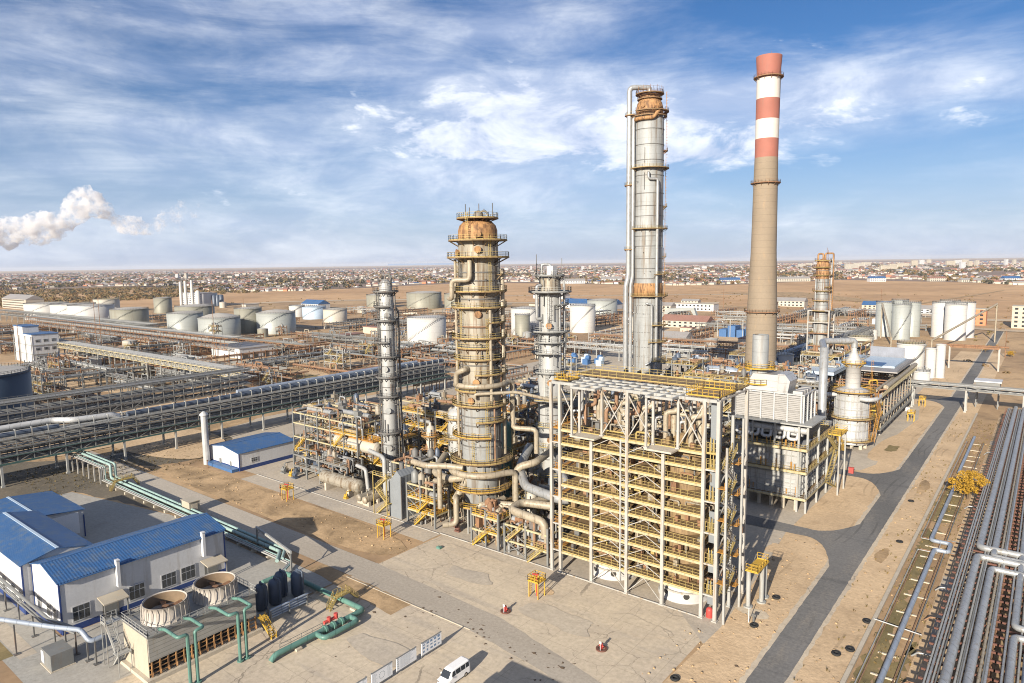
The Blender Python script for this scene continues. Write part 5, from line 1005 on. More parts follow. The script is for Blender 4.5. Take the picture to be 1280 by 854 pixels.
# ================================================================ PIPE BRIDGES
def bridge(label, ax, fixed, width, a0, a1, zs, npipes, step=8.0, m='grey steel', rails=True, lowm='teal steel', pm=('pale steel', 'silver pipe', 'grey steel'), hoops=True, name='pipe_bridge', seed=1, legm='pale steel', prad=.28, legstep=2):
    r = random.Random(seed); mid = (a0 + a1) / 2; f0 = fixed; f1 = fixed - width if ax == 'y' else fixed + width
    P = (lambda a, f, z: (f, a, z)) if ax == 'y' else (lambda a, f, z: (a, f, z))
    T = thing(name, label, 'pipe bridge', P(mid, (f0 + f1) / 2, 0)); n = int((a1 - a0) / step); zt, zl = zs[-1], zs[0]
    for f in (f0, f1):
        b = MB()
        for z in zs: b.beam(P(a0, f, z), P(a1, f, z), .4 if z != zl else .34)
        h = step / 2
        for k in range(int((a1 - a0) / h)):
            a = a0 + k * h; b.beam(P(a, f, zl), P(a, f, zt), .22)
            b.beam(P(a, f, zl + (0 if k % 2 else 1) * (zs[1] - zl if len(zs) > 1 else 1)), P(a + h, f, zl + (1 if k % 2 else 0) * (zs[1] - zl if len(zs) > 1 else 1)), .18)
        b.build('truss', m if lowm == 'teal steel' else (lowm if f == f0 else m), T)
        if lowm == 'teal steel': b = MB(); b.beam(P(a0, f + .25, zl), P(a1, f + .25, zl), .36, .5); b.beam(P(a0, f + .25, zs[1]), P(a1, f + .25, zs[1]), .2); b.build('lower_chord', lowm, T); b = MB(); b.beam(P(a0, f + .25, zt), P(a1, f + .25, zt), .3, .45); b.build('upper_chord', 'pale steel', T)
    for k in range(0, n + 1, legstep):
        for f in (f0, f1):
            b = MB(); a = a0 + k * step; b.beam(P(a, f, 0), P(a, f, zl), .55); b.cb(*P(a, f, 0), .9, .9, .5); b.build('leg', legm, T)
    for i, z in enumerate(zs):
        b = MB()
        for k in range(int((a1 - a0) / (step / 2)) + 1): b.beam(P(a0 + k * step / 2, f0, z), P(a0 + k * step / 2, f1, z), .22)
        b.build('cross_beams', m, T)
        for j in range(npipes):
            rr = prad * r.choice([.4, .5, .7, 1, .5]); f = f0 + (f1 - f0) * (j + .7) / (npipes + .6); s = r.random(); e0 = a0 if s < .8 else a0 + (a1 - a0) * r.uniform(.1, .5)
            b = MB(); b.tube(P(e0, f, z + rr + .16), P(a1, f, z + rr + .16), rr, 8); b.build('pipe', r.choice(pm), T)
    if hoops:
        b = MB()
        for k in range(int((a1 - a0) / 4) + 1):
            a = a0 + k * 4; b.beam(P(a, f0, zt), P(a, f0, zt + 2.1), .22); fi = f0 + (f1 - f0) * .12; b.beam(P(a, f0, zt + 2.1), P(a, fi, zt + 2.1), .22)
        b.build('hoops', 'pale steel', T)
        b = MB(); fi = f0 + (f1 - f0) * .2; b.box(*[min(u, v) for u, v in zip(P(a0, f0, zt + .3), P(a1, fi, zt + .4))], *[max(u, v) for u, v in zip(P(a0, f0, zt + .3), P(a1, fi, zt + .4))]); b.build('walkway', 'pale steel', T)
    elif rails:
        b = MB(); b.rail([P(a0, f0, zt), P(a1, f0, zt)], 1.2, 3, .09); b.rail([P(a0, f1, zt), P(a1, f1, zt)], 1.2, 3, .09); b.build('railing', 'grey steel', T)
    return T
bridge('long grey pipe bridge with hooped walkway and green lower truss at the left', 'y', -225, 9, 8, 236, [6.4, 8.4, 10.6, 13.4], 9, m='grey steel', seed=2, prad=.30, pm=('grey steel', 'pale steel', 'grey steel', 'silver pipe', 'dark steel'))
bridge('grey pipe bridge with diagonal braced sides behind the hooped one', 'y', -276, 8, 20, 162, [6.2, 8.6, 11.2, 14.6], 8, hoops=False, lowm='grey steel', m='dark steel', seed=3, pm=('grey steel', 'dark steel', 'silver pipe', 'grey steel'))
bridge('pipe bridge with yellow side girder crossing towards the white three-storey building', 'x', 163, 9, -540, -286, [9.4, 12.2], 9, hoops=False, lowm='pale beam', seed=4, pm=('pale steel', 'silver pipe', 'white pipe'))
bridge('far pipe bridge running past the white three-storey building', 'x', 232, 10, -800, -420, [6, 10, 13.5], 7, hoops=False, lowm='rust steel', seed=5, step=10)
bridge('pale pipe bridge in front of the white left-hand tanks', 'x', 258, 12, -1000, -600, [7, 12], 7, hoops=False, lowm='grey steel', seed=6, step=10)
bridge('low brown pipe bridge in front of the grey tanks', 'x', 262, 7, -590, -380, [5, 8], 6, hoops=False, lowm='rust steel', seed=7, step=10, m='rust steel', pm=('rust pipe', 'beige pipe', 'grey steel'))
bridge('grey pipe bridge crossing the asphalt road on the right', 'x', 313, 4, -60, 40, [8.6, 10.2], 6, hoops=False, rails=False, lowm='grey steel', seed=8, step=18, legstep=1, prad=.24, pm=('silver pipe', 'grey steel', 'dark steel'))
bridge('white pipe bridge behind the grey column, leading to the tall silver column', 'x', 362, 5, -268, -150, [6, 9], 5, hoops=False, lowm='pale steel', seed=9, pm=('white pipe', 'silver pipe'))
bridge('blue grey covered pipe bridge left of the chimney', 'y', -106, 6, 300, 420, [8, 11], 6, hoops=False, lowm='blue steel', m='blue steel', seed=10, pm=('blue grey pipe', 'grey steel'))
bridge('pipe bridge running back behind the framed right-hand tower', 'y', -102, 7, 430, 560, [6, 9.5], 6, hoops=False, lowm='grey steel', seed=11)
bridge('long brown pipe bridge beyond the tall silver column', 'x', 420, 6, -260, -110, [5, 8], 6, hoops=False, lowm='rust steel', m='rust steel', seed=12, pm=('rust pipe', 'silver pipe', 'beige pipe'))
bigpipe('thick white pipe bending onto the hooped pipe bridge at the left edge', 'white pipe', .9, [(-233, 8, 15.0), (-233, 72, 15.0), (-228, 75.5, 15.0), (-227.4, 86, 14.7), (-227.4, 88, 13.7)], sup=()); bigpipe('thick blue grey pipe lying on the far side of the hooped bridge', 'blue grey pipe', .8, [(-231.5, 130, 14.6), (-231.5, 220, 14.6)])
bigpipe('long dark blue duct lying inside the hoops of the hooped bridge', 'vessel dark', .85, [(-226.2, 90, 14.4), (-226.2, 232, 14.4)]); bigpipe('long dark duct at the near end inside the hooped bridge', 'vessel dark', .7, [(-226.2, 10, 14.3), (-226.2, 71, 14.3)])
r = random.Random(90); desc = ['with a raised loop', 'with thin rusty pipes', 'with a sagging brown pipe', 'on short brown posts']
spots = []
for i in range(190):
    px = r.uniform(120, 660); d = r.uniform(320, 700); x, y = pol(px, d)
    if not (-640 < x < -175 and 172 < y < 420) or (-310 < x < -235 and y < 275) or (-460 < x < -335 and (y < 268 or y > 345)) or (x < -480 and y > 280): continue
    spots.append((x, y))
for i, (x, y) in enumerate(spots):
    k = i % 4; T = thing('pipe_trestle', f"low brown pipe trestle {desc[k]} on the yard behind the pipe bridges", 'pipe rack', (x, y, 0), f'low pipe trestles {desc[k]}')
    ax = r.random() < .6; l = r.uniform(25, 70); z = r.uniform(1.2, 4.6)
    P = (lambda a, f, zz: (x + a, y + f, zz)) if ax else (lambda a, f, zz: (x + f, y + a, zz))
    b = MB()
    for q in range(int(l / 5) + 1): b.beam(P(q * 5 - l / 2, -1, 0), P(q * 5 - l / 2, -1, z), .25); b.beam(P(q * 5 - l / 2, 1, 0), P(q * 5 - l / 2, 1, z), .25); b.beam(P(q * 5 - l / 2, -1.4, z), P(q * 5 - l / 2, 1.4, z), .22)
    b.beam(P(-l / 2, -1, z - .2), P(int(l / 5) * 5 - l / 2, -1, z - .2), .2); b.beam(P(-l / 2, 1, z - .2), P(int(l / 5) * 5 - l / 2, 1, z - .2), .2); b.build('trestle', 'rust steel', T)
    for q in range(r.randint(3, 6)):
        b = MB(); f = -1.2 + q * .5; rr = r.choice([.12, .2, .3, .4])
        if k == 0: a = r.uniform(-l / 4, l / 4); b.pipe([P(-l / 2, f, z + rr), P(a, f, z + rr), P(a, f, z + rr + 3), P(a + 5, f, z + rr + 3), P(a + 5, f, z + rr), P(l / 2, f, z + rr)], rr, 7)
        else: b.tube(P(-l / 2, f, z + rr), P(l / 2, f, z + rr), rr, 7)
        b.build('pipe', r.choice(['rust pipe', 'rust pipe', 'beige pipe', 'grey steel']), T)
# ================================================================ TANKS
TK = []
def tank(label, x, y, rr, h, m='tank white', roof='tank roof', cone=.1, stair=True, group=None, name='storage_tank', rail=True, ring=None):
    T = thing(name, label, 'tank', (x, y, 0), group); TK.append((x, y, rr))
    b = MB(); b.lathe(x, y, [(rr, 0), (rr, h), (rr - .15, h + .02)], 40); b.build('shell', m, T)
    b = MB(); b.lathe(x, y, [(rr - .16, h - .02), (rr * .5, h + rr * cone * .7), (.1, h + rr * cone)], 40); b.build('roof', roof, T)
    b = MB(); b.sector(x, y, rr + .005, rr + .3, h - .5, h - .2); b.sector(x, y, rr + .005, rr + .25, .0, .3); b.build('curb_ring', ring or m, T)
    if rail: b = MB(); b.arcrail(x, y, rr - .1, h, 0, 360, 1.2, .12); b.build('railing', 'grey steel', T)
    if stair:
        b = MB(); n = 26
        for k in range(n):
            a = radians(-120 + k * 4.2); b.beam((x + (rr + .1) * cos(a), y + (rr + .1) * sin(a), h * k / n), (x + (rr + 1.2) * cos(a), y + (rr + 1.2) * sin(a), h * k / n), .6, .2)
            a2 = radians(-120 + (k + 1) * 4.2); b.beam((x + (rr + 1.2) * cos(a), y + (rr + 1.2) * sin(a), h * k / n + 1), (x + (rr + 1.2) * cos(a2), y + (rr + 1.2) * sin(a2), h * (k + 1) / n + 1), .14)
        b.build('spiral_stair', 'grey steel', T)
    return T
k = 1.0
tank('wide white tank, leftmost of the pale row at the left', -960, 300, 23, 19, 'tank white', 'tank cream', .04); tank('wide white tank second in the pale row at the left', -905, 310, 23, 19, 'tank white', 'tank cream', .04); tank('white tank at the right end of the pale row, with a blue foot ring', -858, 312, 23, 19, 'tank white', 'tank cream', .04, ring='tank pale blue')
tank('cream tank with a yellow rim behind the pale row', -1024, 392, 16, 18, 'tank cream', 'yellow faded', .05); tank('small grey tank behind the olive one', -930, 425, 11, 20, 'tank olive')
tank('broad olive grey tank with a dented roof, right of the pale row', -735, 302, 17.5, 19, 'tank olive'); tank('pale grey green tank with a side ladder mast, left of the bright conical one', -611, 298, 15, 19.5, 'tank green grey'); tank('pale tank with the brightest lit side and a conical roof', -563, 304, 17, 17, 'tank green grey', cone=.22); tank('brown grey tank partly hidden behind the pale conical ones', -700, 352, 19, 20, 'tank olive')
tank('narrow grey tank with a dark top between two broad ones', -578, 340, 12, 22, 'tank olive'); tank('broad grey green tank with a white sign plate on its side', -552, 352, 17, 18.5, 'tank green grey', cone=.16)
tank('pale blue tank beside a small white one', -660, 470, 13, 13.5, 'tank pale blue', 'tank pale blue'); tank('cream tank right of the pale blue one', -602, 455, 12.5, 13.5, 'tank cream', 'tank cream'); tank('small white tank left of the pale blue one', -705, 478, 9, 13, 'tank white', 'tank white'); tank('isolated small white tank left of the slim column top', -800, 690, 15, 16, 'tank white', 'tank white')
tank('large white tank with a flat roof between the slim and the stout column', -374, 367, 14.8, 20, 'tank white', 'tank white', .05); tank('white tank half hidden left of the stout column', -326, 362, 9.5, 18, 'tank white', 'tank white'); tank('broad weathered grey tank behind the slim column', -681, 665, 24, 21, 'tank olive'); tank('weathered grey tank just left of the stout column top', -627, 675, 18, 20, 'tank olive'); tank('grey tank behind the left white tank', -745, 640, 18, 18, 'tank olive')
tank('white tank with a zigzag stair left of the grey column', -350, 460, 12, 22, 'tank white', 'tank white'); tank('white tank with a shadowed side right of the grey column', -318, 500, 11, 23, 'tank white', 'tank white'); tank('grey tank behind the white one with a shadowed side', -401, 672, 17, 17, 'tank green grey'); tank('dark narrow tank right of the stout column', -330, 430, 6, 19, 'tank olive', stair=False); tank('cream tank peeking out left of the tall silver column', -270, 520, 11, 14, 'tank cream', 'tank cream')
tank('dark blue tank cut by the left picture edge', -314, 72, 18, 22, 'tank blue', 'tank roof', .06)
for i, (x, y) in enumerate([(-101, 592), (-86.5, 572), (-96, 626), (-84, 600)]): tank(f"tall pale green grey silo, {['front left', 'front right', 'rear left', 'rear right'][i]} of the green grey group", x, y, 6.2, 26, 'tank green grey', 'tank cream', .08, stair=i == 1, name='silo', group='pale green grey silos')
for i, (x, y) in enumerate([(-64.5, 606), (-54.4, 590), (-62, 628), (-51, 612)]): tank(f"tall bright white silo, {['front left', 'front right', 'rear left', 'rear right'][i]} of the white group", x, y, 6.9, 26, 'tank white', 'tank cream', .08, stair=False, name='silo', group='bright white silos')
tank('squat white tank with a yellow rim beside the cooler rack', -56, 404, 6.4, 16, 'tank white', 'yellow faded', .1); tank('squat cream tank with a yellow rim left of the cooler rack', -84, 425, 6.5, 16, 'tank cream', 'yellow faded', .1); tank('slender white tank right of the yellow rimmed one', -46, 396, 2.2, 15, 'tank white', 'tank white', stair=False, rail=False); tank('second slender white tank at the end of the cooler rack', -42, 398, 2, 17, 'tank white', 'tank white', stair=False, rail=False); tank('low white tank below the yellow rimmed one', -47, 376, 3.6, 6, 'tank white', 'tank white', stair=False); tank('white tank left of the framed right-hand tower', -104, 352, 4.4, 13, 'tank white', 'tank white', stair=False)
tank('silver tank just right of the chimney', -82, 300, 3.4, 15, 'clad grey', stair=False); tank('pair-like grey tank between chimney and framed tower', -106, 420, 5, 14, 'tank green grey', stair=False)
for i, dx in enumerate((0, 18, 40)):
    x, y = pol(228 + i * 7 + (i == 1) * -1, 1130); b = MB(); b.lathe(x, y, [(2.4, 0), (2.0, 38 + i), (1.9, 39 + i)], 16); tag(b.build('white_flue', 'tank white'), f"thin white flue, {['left', 'middle', 'right'][i]} of the three before the far white plant hall", 'chimney', 'thin white flues')
x, y = pol(250, 1180); b = MB(); house(b, x, y, 70, 24, 20, .0, 1, 0, 2); tag(b.build('plant_hall', HM), 'white plant hall behind three thin white flues', 'hall'); x, y = pol(249, 1120); b = MB(); b.lathe(x, y, [(3.4, 0), (3.4, 24), (1, 26)], 16); tag(b.build('white_vessel', 'tank white'), 'short white vessel in front of the white plant hall', 'vessel')
for i in range(3): x, y = pol(269 + i * 4.4, 1150); b = MB(); b.lathe(x, y, [(3.6, 0), (3.6, 16), (2, 17.5)], 16); tag(b.build('dark_silo', 'vessel dark'), f"dark silo, {['left', 'middle', 'right'][i]} of three beside the white plant hall", 'silo', 'dark silos by the white plant hall')
# ================================================================ SHEDS AND BUILDINGS
def shedgable(T, x0, x1, y0, y1, ze, zr, ax, wall='white wall', roof='blue roof', ov=.35, rpos=.5, plinth=True, zb=0):
    b = MB(); b.m = 0; b.box(x0, y0, zb, x1, y1, ze); m = x0 + (x1 - x0) * rpos if ax == 'y' else y0 + (y1 - y0) * rpos
    if ax == 'y':
        for y in (y0, y1): b.add([(x0, y, ze), (x1, y, ze), (m, y, zr)], [(0, 1, 2)])
    else:
        for x in (x0, x1): b.add([(x, y0, ze), (x, y1, ze), (x, m, zr)], [(0, 1, 2)])
    b.build('wall', wall, T)
    b = MB(); t = .18
    if ax == 'y':
        for xa in (x0 - ov, x1 + ov): zz = ze - (zr - ze) * ov / abs(m - (x0 if xa < m else x1)); b.prism([(xa, y0 - ov, zz + .03), (m, y0 - ov, zr + .03), (m, y0 - ov, zr + t), (xa, y0 - ov, zz + t)], (0, y1 - y0 + 2 * ov, 0))
    else:
        for ya in (y0 - ov, y1 + ov): zz = ze - (zr - ze) * ov / abs(m - (y0 if ya < m else y1)); b.prism([(x0 - ov, ya, zz + .03), (x0 - ov, m, zr + .03), (x0 - ov, m, zr + t), (x0 - ov, ya, zz + t)], (x1 - x0 + 2 * ov, 0, 0))
    b.build('roof', roof, T)
    b = MB()
    if ax == 'y': b.box(m - .25, y0 - ov - .02, zr + t - .05, m + .25, y1 + ov + .02, zr + t + .05)
    else: b.box(x0 - ov - .02, m - .25, zr + t - .05, x1 + ov + .02, m + .25, zr + t + .05)
    b.build('ridge_cap', 'tank pale blue' if ax == 'x' else 'blue steel', T)
    if plinth: b = MB(); b.box(x0 - .05, y0 - .05, zb, x1 + .05, y1 + .05, 1.1); b.build('plinth', 'navy plinth', T)
    b = MB()
    for x, y in ((x0, y0), (x1, y0), (x1, y1), (x0, y1)): b.cb(x, y, 1.1 if plinth else 0, .24, .24, ze - 1.2)
    b.build('corner_trim', 'navy plinth', T)
def window(T, p, n, w, h, wm='white wall'):   # n: 'x' or '-y' facing
    x, y, z = p; b = MB()
    if n == 'x': b.box(x, y - w / 2 - .12, z - .12, x + .07, y + w / 2 + .12, z + h + .12)
    else: b.box(x - w / 2 - .12, y - .07, z - .12, x + w / 2 + .12, y, z + h + .12)
    o = b.build('window', wm, T); b = MB(); b2 = MB(); 
    for i in range(3):
        for j in range(2):
            u = -w / 2 + i * w / 3 + .06; v = z + j * h * .62 + .05; hh = (h * .62 if j == 0 else h * .38) - .1; du = w / 3 - .12
            if n == 'x': b.box(x + .06, y + u, v, x + .09, y + u + du, v + hh)
            else: b.box(x + u, y - .09, v, x + u + du, y - .06, v + hh)
    b.build('pane', 'window glass', T).parent = o; return o
T = thing('compressor_hall', 'long white hall with blue ribbed roof and two wall vents, behind the cooling tower', 'building', (-130.5, 51, 0))
shedgable(T, -137, -124.5, 37, 65.4, 9, 10.5, 'y', rpos=.46)
for y in (39.9, 48.8, 54.4, 58.0): window(T, (-124.45, y, 1.7), 'x', 2.6, 2.5)
for x in (-134.5, -130, -127): window(T, (x, 36.95, 1.7), '-y', 1.5, 2.2)
for y in (45.8, 61.0):
    b = MB(); b.box(-124.44, y - .25, 5.2, -123.6, y + .25, 9.9); b.box(-124.4, y - .32, 9.9, -123.5, y + .32, 10.05); b.build('wall_vent', 'white wall', T)
for y in (44.4, 62.4):
    b = MB(); b.prism([(-124.4, y - 2, 4.2), (-121.6, y - 2, 3.7), (-121.6, y - 2, 3.9), (-124.4, y - 2, 4.4)], (0, 4, 0)); b.build('porch_roof', 'cream board', T)
    b = MB(); b.cb(-121.9, y - 1.8, 0, .2, .2, 3.8); b.cb(-121.9, y + 1.8, 0, .2, .2, 3.8); b.build('porch_post', 'grey steel', T); b = MB(); b.box(-124.44, y - 1.3, 0, -124.36, y + 1.3, 3.2); b.build('door', 'grey steel', T)
b = MB(); b.box(-124.3, 37, 8.8, -123.95, 65.4, 8.95); b.build('gutter', 'blue steel', T)
T = thing('workshop_hall', 'wide white hall whose shallow blue roof joins the back of the long hall', 'building', (-151, 41, 0))
shedgable(T, -166, -137.4, 35.6, 46.6, 9, 10.3, 'x', roof='blue roof x')
for x in (-163, -158, -153, -148, -143, -139): window(T, (x, 35.55, 1.7), '-y', 1.5, 2.2)
b = MB(); b.box(-146, 35.4, 2.6, -142, 35.54, 3.1); b.build('sign_band', 'board white', T)
T = thing('annex_hall', 'low blue-roofed hall with a white end wall and dark open corner, at the left edge', 'building', (-178, 48, 0))
shedgable(T, -188, -168, 39, 56, 6.3, 7.2, 'x', roof='blue roof x', plinth=False)
b = MB(); b.box(-168.0, 48.5, 1.2, -167.9, 55, 6); b.build('end_panel', 'board white', T); b = MB(); b.box(-167.98, 39.5, 0, -167.86, 48.2, 5.6); b.build('opening', 'dark inside', T)
T = thing('blue_roof_shed', 'small white shed with a bright blue gable roof, left of the process structures', 'shed', (-193, 112, 0))
shedgable(T, -201.5, -184.8, 103.2, 122, 5.3, 6.5, 'y'); b = MB(); b.box(-196, 103.1, 0, -194.9, 103.14, 2.3); b.build('door', 'grey steel', T); b = MB(); b.box(-190, 103.1, .2, -189.2, 103.14, 2.3); b.build('door', 'grey steel', T); window(T, (-184.75, 108, 2), 'x', 2, 1.2)
b = MB(); b.box(-201, 101, 0, -185.2, 103.05, .9); b.build('loading_step', 'blue steel', T)
b = MB(); b.lathe(-200.4, 101.4, [(.95, 0), (.95, 15.2)], 18); b.lathe(-200.4, 101.4, [(1.25, 15.2), (1.25, 15.6), (.4, 16.4), (.1, 16.5)], 18); tag(b.build('vent_pipe', 'white pipe'), 'white capped vent pipe standing alone at the corner of the small blue-roofed shed', 'vent pipe')
T = thing('laboratory', 'white three-storey building with small dark windows at the left, beside the yellow girder bridge', 'building', (-524, 160, 0))
b = MB(); b.box(-541, 149, 0, -508, 164, 18.5); b.box(-541, 149, 18.5, -524, 158, 23); b.build('wall', 'white wall', T); b = MB(); b.box(-541.4, 148.7, 23, -523.6, 158.3, 23.4); b.box(-523.4, 148.7, 18.5, -507.6, 164.3, 18.9); b.build('roof', 'blue steel', T)
for y in (152, 156.5, 161):
    for z in (3, 8.4, 13.6): window(T, (-507.95, y, z), 'x', 2.4, 1.8)
b = MB()
for z in (5.8, 11.6): b.box(-541.2, 148.5, z, -507.5, 164.2, z + .35)
for x in (-541, -530, -519, -508): b.cb(x, 148.4, 0, .4, .4, 17.5)
b.build('string_course', 'pale steel', T)
T = thing('yard_shed', 'long low white shed with dark door openings in front of the grey tanks', 'shed', (-432, 245, 0)); b = MB(); b.box(-450, 236, 0, -414, 262, 6.5); b.build('wall', 'white wall', T); b = MB(); b.box(-450.5, 235.5, 6.5, -413.5, 262.5, 6.9); b.build('roof', 'roof tin', T)
for y in (240, 247, 255): b = MB(); b.box(-413.98, y - 2, 0, -413.85, y + 2, 3.6); b.build('door', 'window glass', T)
T = thing('red_roof_shed', 'long white shed with a flat reddish brown roof behind the slim column', 'shed', (-262, 236, 0)); b = MB(); b.box(-285, 222, 0, -247, 246, 5); b.box(-285, 250, 0, -262, 268, 4.6); b.build('wall', 'white wall', T); b = MB(); b.box(-285.4, 221.6, 5, -246.6, 246.4, 5.4); b.box(-285.4, 249.6, 4.6, -261.6, 268.4, 5); b.build('roof', 'roof brown', T)
b = MB(); b.box(-440, 300, 0, -380, 300.4, 2.4); tag(b.build('yard_wall', 'concrete'), 'pale concrete yard wall beyond the long low white shed', 'wall'); b = MB(); b.box(-405, 222, 0, -340, 222.4, 2.6); tag(b.build('yard_fence', 'grey steel'), 'grey sheet fence running right from the long low white shed', 'fence')
T = thing('blue_machine_shelter', 'cluster of bright blue machines on the ground right of the grey column', 'machinery', (-217, 344, 0))
for i in range(7): b = MB(); b.cb(-232 + i * 4.6, 340 + (i % 2) * 6, 0, 3.6, 3.4, 3.2); b.tube((-232 + i * 4.6, 340 + (i % 2) * 6, 4), (-229.6 + i * 4.6, 340 + (i % 2) * 6, 4), 1.4, 10); b.build('machine', 'blue steel' if i % 3 else 'tank pale blue', T)
T = thing('blue_container_stack', 'blue containers under an open frame left of the chimney', 'containers', (-152, 452, 0)); b = MB(); [b.cb(-202 + i * 7, 528, 0, 6, 12, 6 + i % 2 * 3) for i in range(4)]; b.build('container', 'blue steel', T); b = MB(); [b.cb(-206 + i * 10, 522, 0, .5, .5, 14) for i in range(4)]; b.beam((-206, 522, 14), (-176, 522, 14), .6); b.build('open_frame', 'pale steel', T)
T = thing('inclined_conveyor', 'grey covered conveyor rising to the left beyond the tall silver column', 'conveyor', (-269, 590, 0)); b = MB(); b.prism([(x - 72, 588, z) for x, z in ((-222, 1), (-206, 13), (-186, 15), (-182, 9), (-180, 9), (-183, 17.5), (-208, 16), (-225, 3))], (0, 4, 0)); b.build('gallery', 'tank green grey', T); b = MB(); [b.cb(x, y, 0, .7, .7, 13) for x in (-276, -260) for y in (588.5, 591.5)]; b.build('leg', 'grey steel', T)
b = MB(); b.pipe([(-122, 205, 16), (-112, 205, 19.5), (-104, 205, 19.5), (-102, 208, 10)], 1.5, 14); tag(b.build('crossover_duct', 'blue grey pipe'), 'thick blue grey duct arching right of the tall silver column', 'duct'); b = MB(); b.pipe([(-98, 236, 20.5), (-88, 238, 20.5), (-82, 240, 18), (-78, 246, 18)], 1.7, 14); tag(b.build('crossover_duct', 'blue grey pipe'), 'thick blue grey duct in front of the chimney foot', 'duct')
b = MB(); b.pipe([(-78, 200, 17), (-70, 204, 19), (-64, 212, 19), (-56, 214, 18)], 1.2, 12); tag(b.build('crossover_duct', 'grey steel'), 'dark grey sloping duct behind the boiler block', 'duct')
# ================================================================ COOLING TOWER AND YARD PLANT
T = thing('cooling_tower', 'grey planked cooling tower with two round fan cowls on its roof', 'cooling tower', (-103.8, 48.4, 0))
b = MB(); b.box(-108, 40, 3, -99.6, 57, 6.8); b.build('cladding', 'plank grey', T); b = MB(); b.box(-107.8, 39.9, .6, -99.8, 39.98, 6.9); b.build('end_wall', 'cream board', T)
b = MB(); b.box(-108.5, 39.3, 0, -99, 57.7, .6); b.build('basin', 'concrete', T); b = MB(); b.box(-107, 40.6, .6, -101, 56.4, 3); b.build('fill', 'dark inside', T)
b = MB()
for k in range(15): y = 40.3 + k * 1.18; b.beam((-99.7, y, .6), (-99.7, y, 3), .16); b.beam((-99.4, y, .8), (-100.6, y + .5, 2.9), .12)
for z in (1.1, 1.8, 2.5): b.beam((-99.75, 40, z), (-99.75, 57, z), .12)
b.build('louvre_frame', 'rust clad', T); b = MB(); b.box(-108.2, 39.8, 6.8, -99.3, 57.2, 6.95); b.build('roof_deck', 'grey steel', T)
b = MB(); b.rail([(-108.1, 39.9, 6.95), (-99.4, 39.9, 6.95), (-99.4, 57.1, 6.95), (-108.1, 57.1, 6.95), (-108.1, 39.9, 6.95)], 1.1, 1.2, .06); b.build('railing', 'pale steel', T)
for y in (44.6, 52.6):
    b = MB(); b.lathe(-103.9, y, [(3.45, 6.95), (3.1, 7.6), (2.95, 8.6), (3.1, 9.5), (3.15, 9.5), (2.95, 9.45), (2.8, 8.6), (2.9, 7.6)], 36); p = b.build('fan_cowl', 'fan cone', T)
    b = MB(); b.lathe(-103.9, y, [(2.86, 7.4), (.1, 7.45)], 30); b.build('throat', 'rust steel', T).parent = p; b = MB(); b.lathe(-103.9, y, [(2.9, 9.4), (2.74, 8.6), (2.84, 7.5)], 36); b.build('liner', 'cowl inside', T).parent = p
    b = MB()
    for a in range(0, 360, 15): q = radians(a); b.beam((-103.9 + 3.42 * cos(q), y + 3.42 * sin(q), 7), (-103.9 + 3.22 * cos(q), y + 3.22 * sin(q), 9.4), .09, .12)
    b.build('cowl_rib', 'fan cone', T).parent = p
    b = MB(); b.tube((-103.9, y, 7.5), (-103.9, y, 8.5), .5, 12)
    for a in (20, 92, 164, 236, 308): q = radians(a); c, s = cos(q), sin(q); b.add([(-103.9 + .4 * c - .2 * s, y + .4 * s + .2 * c, 8.2), (-103.9 + 2.6 * c - .45 * s, y + 2.6 * s + .45 * c, 8.3), (-103.9 + 2.6 * c + .45 * s, y + 2.6 * s - .45 * c, 8.1), (-103.9 + .4 * c + .2 * s, y + .4 * s - .2 * c, 8.1)], [(0, 1, 2, 3)])
    b.build('fan', 'rust steel', T).parent = p
b = MB(); b.stair((-108.8, 39.0, 0), (-105.6, 39.0, 3.4)); b.stair((-105.6, 38.2, 3.4), (-108.8, 38.2, 6.9)); b.box(-106, 37.6, 3.3, -104.4, 39.6, 3.4); b.box(-110, 37.6, 6.8, -108.3, 40, 6.9)
for x, y, z in [(-104.5, 37.7, 4.5), (-104.5, 39.5, 4.5), (-109.9, 37.7, 8), (-108.4, 37.7, 8), (-109.9, 39.9, 8)]: b.beam((x, y, 0), (x, y, z), .1)
b.rail([(-109.9, 40, 6.9), (-109.9, 37.7, 6.9), (-108.4, 37.7, 6.9)], 1.1, .7); b.build('stair', 'pale steel', T)
b = MB(); b.stair((-95.6, 57.6, 0), (-98.8, 57.6, 2.4)); b.box(-100, 57.2, 2.3, -98.6, 58.6, 2.4); b.build('short_stair', 'yellow paint', T)
for i, y in enumerate((43.6, 51.3)):
    T = thing('riser_pair', f"green twin riser pipes with bent top, {['left', 'right'][i]} pair before the cooling tower", 'pipe', (-94, y, 0))
    for dy in (-.55, .55): b = MB(); b.pipe([(-94, y + dy, 0), (-94, y + dy, 8), (-94, y + dy * 3.4, 8), (-97.8, y + dy * 3.4, 8), (-99.8, y + dy * 3.4, 7.4)], .25, 10); b.build('riser', 'green pipe', T); b = MB(); b.tube((-94, y + dy, .1), (-94, y + dy, .3), .5, 12); b.build('flange', 'green pipe', T)
for i, (x, y) in enumerate([(-105.8, 61.6), (-105.6, 64.2), (-107.4, 66.6), (-105.2, 68.6)]):
    T = thing('filter_vessel', f"dark blue upright filter vessel, {['first', 'second', 'third', 'fourth'][i]} from the cooling tower", 'vessel', (x, y, 0), 'dark blue filter vessels'); b = MB(); b.lathe(x, y, [(.9, .2), (1.15, .7), (1.15, 3.9), (.9, 4.5), (.3, 4.8)], 24); b.build('shell', 'vessel dark', T); b = MB(); b.tube((x, y, 4.7), (x, y, 5.2), .2, 8); b.pipe([(x, y, 5), (x + 1.6, y, 5), (x + 1.6, y, .6)], .16, 8); b.build('pipe', 'vessel dark', T)
T = thing('manifold_rack', 'rack of four dark horizontal pipes in front of the blue filter vessels', 'pipe rack', (-101, 63.5, 0))
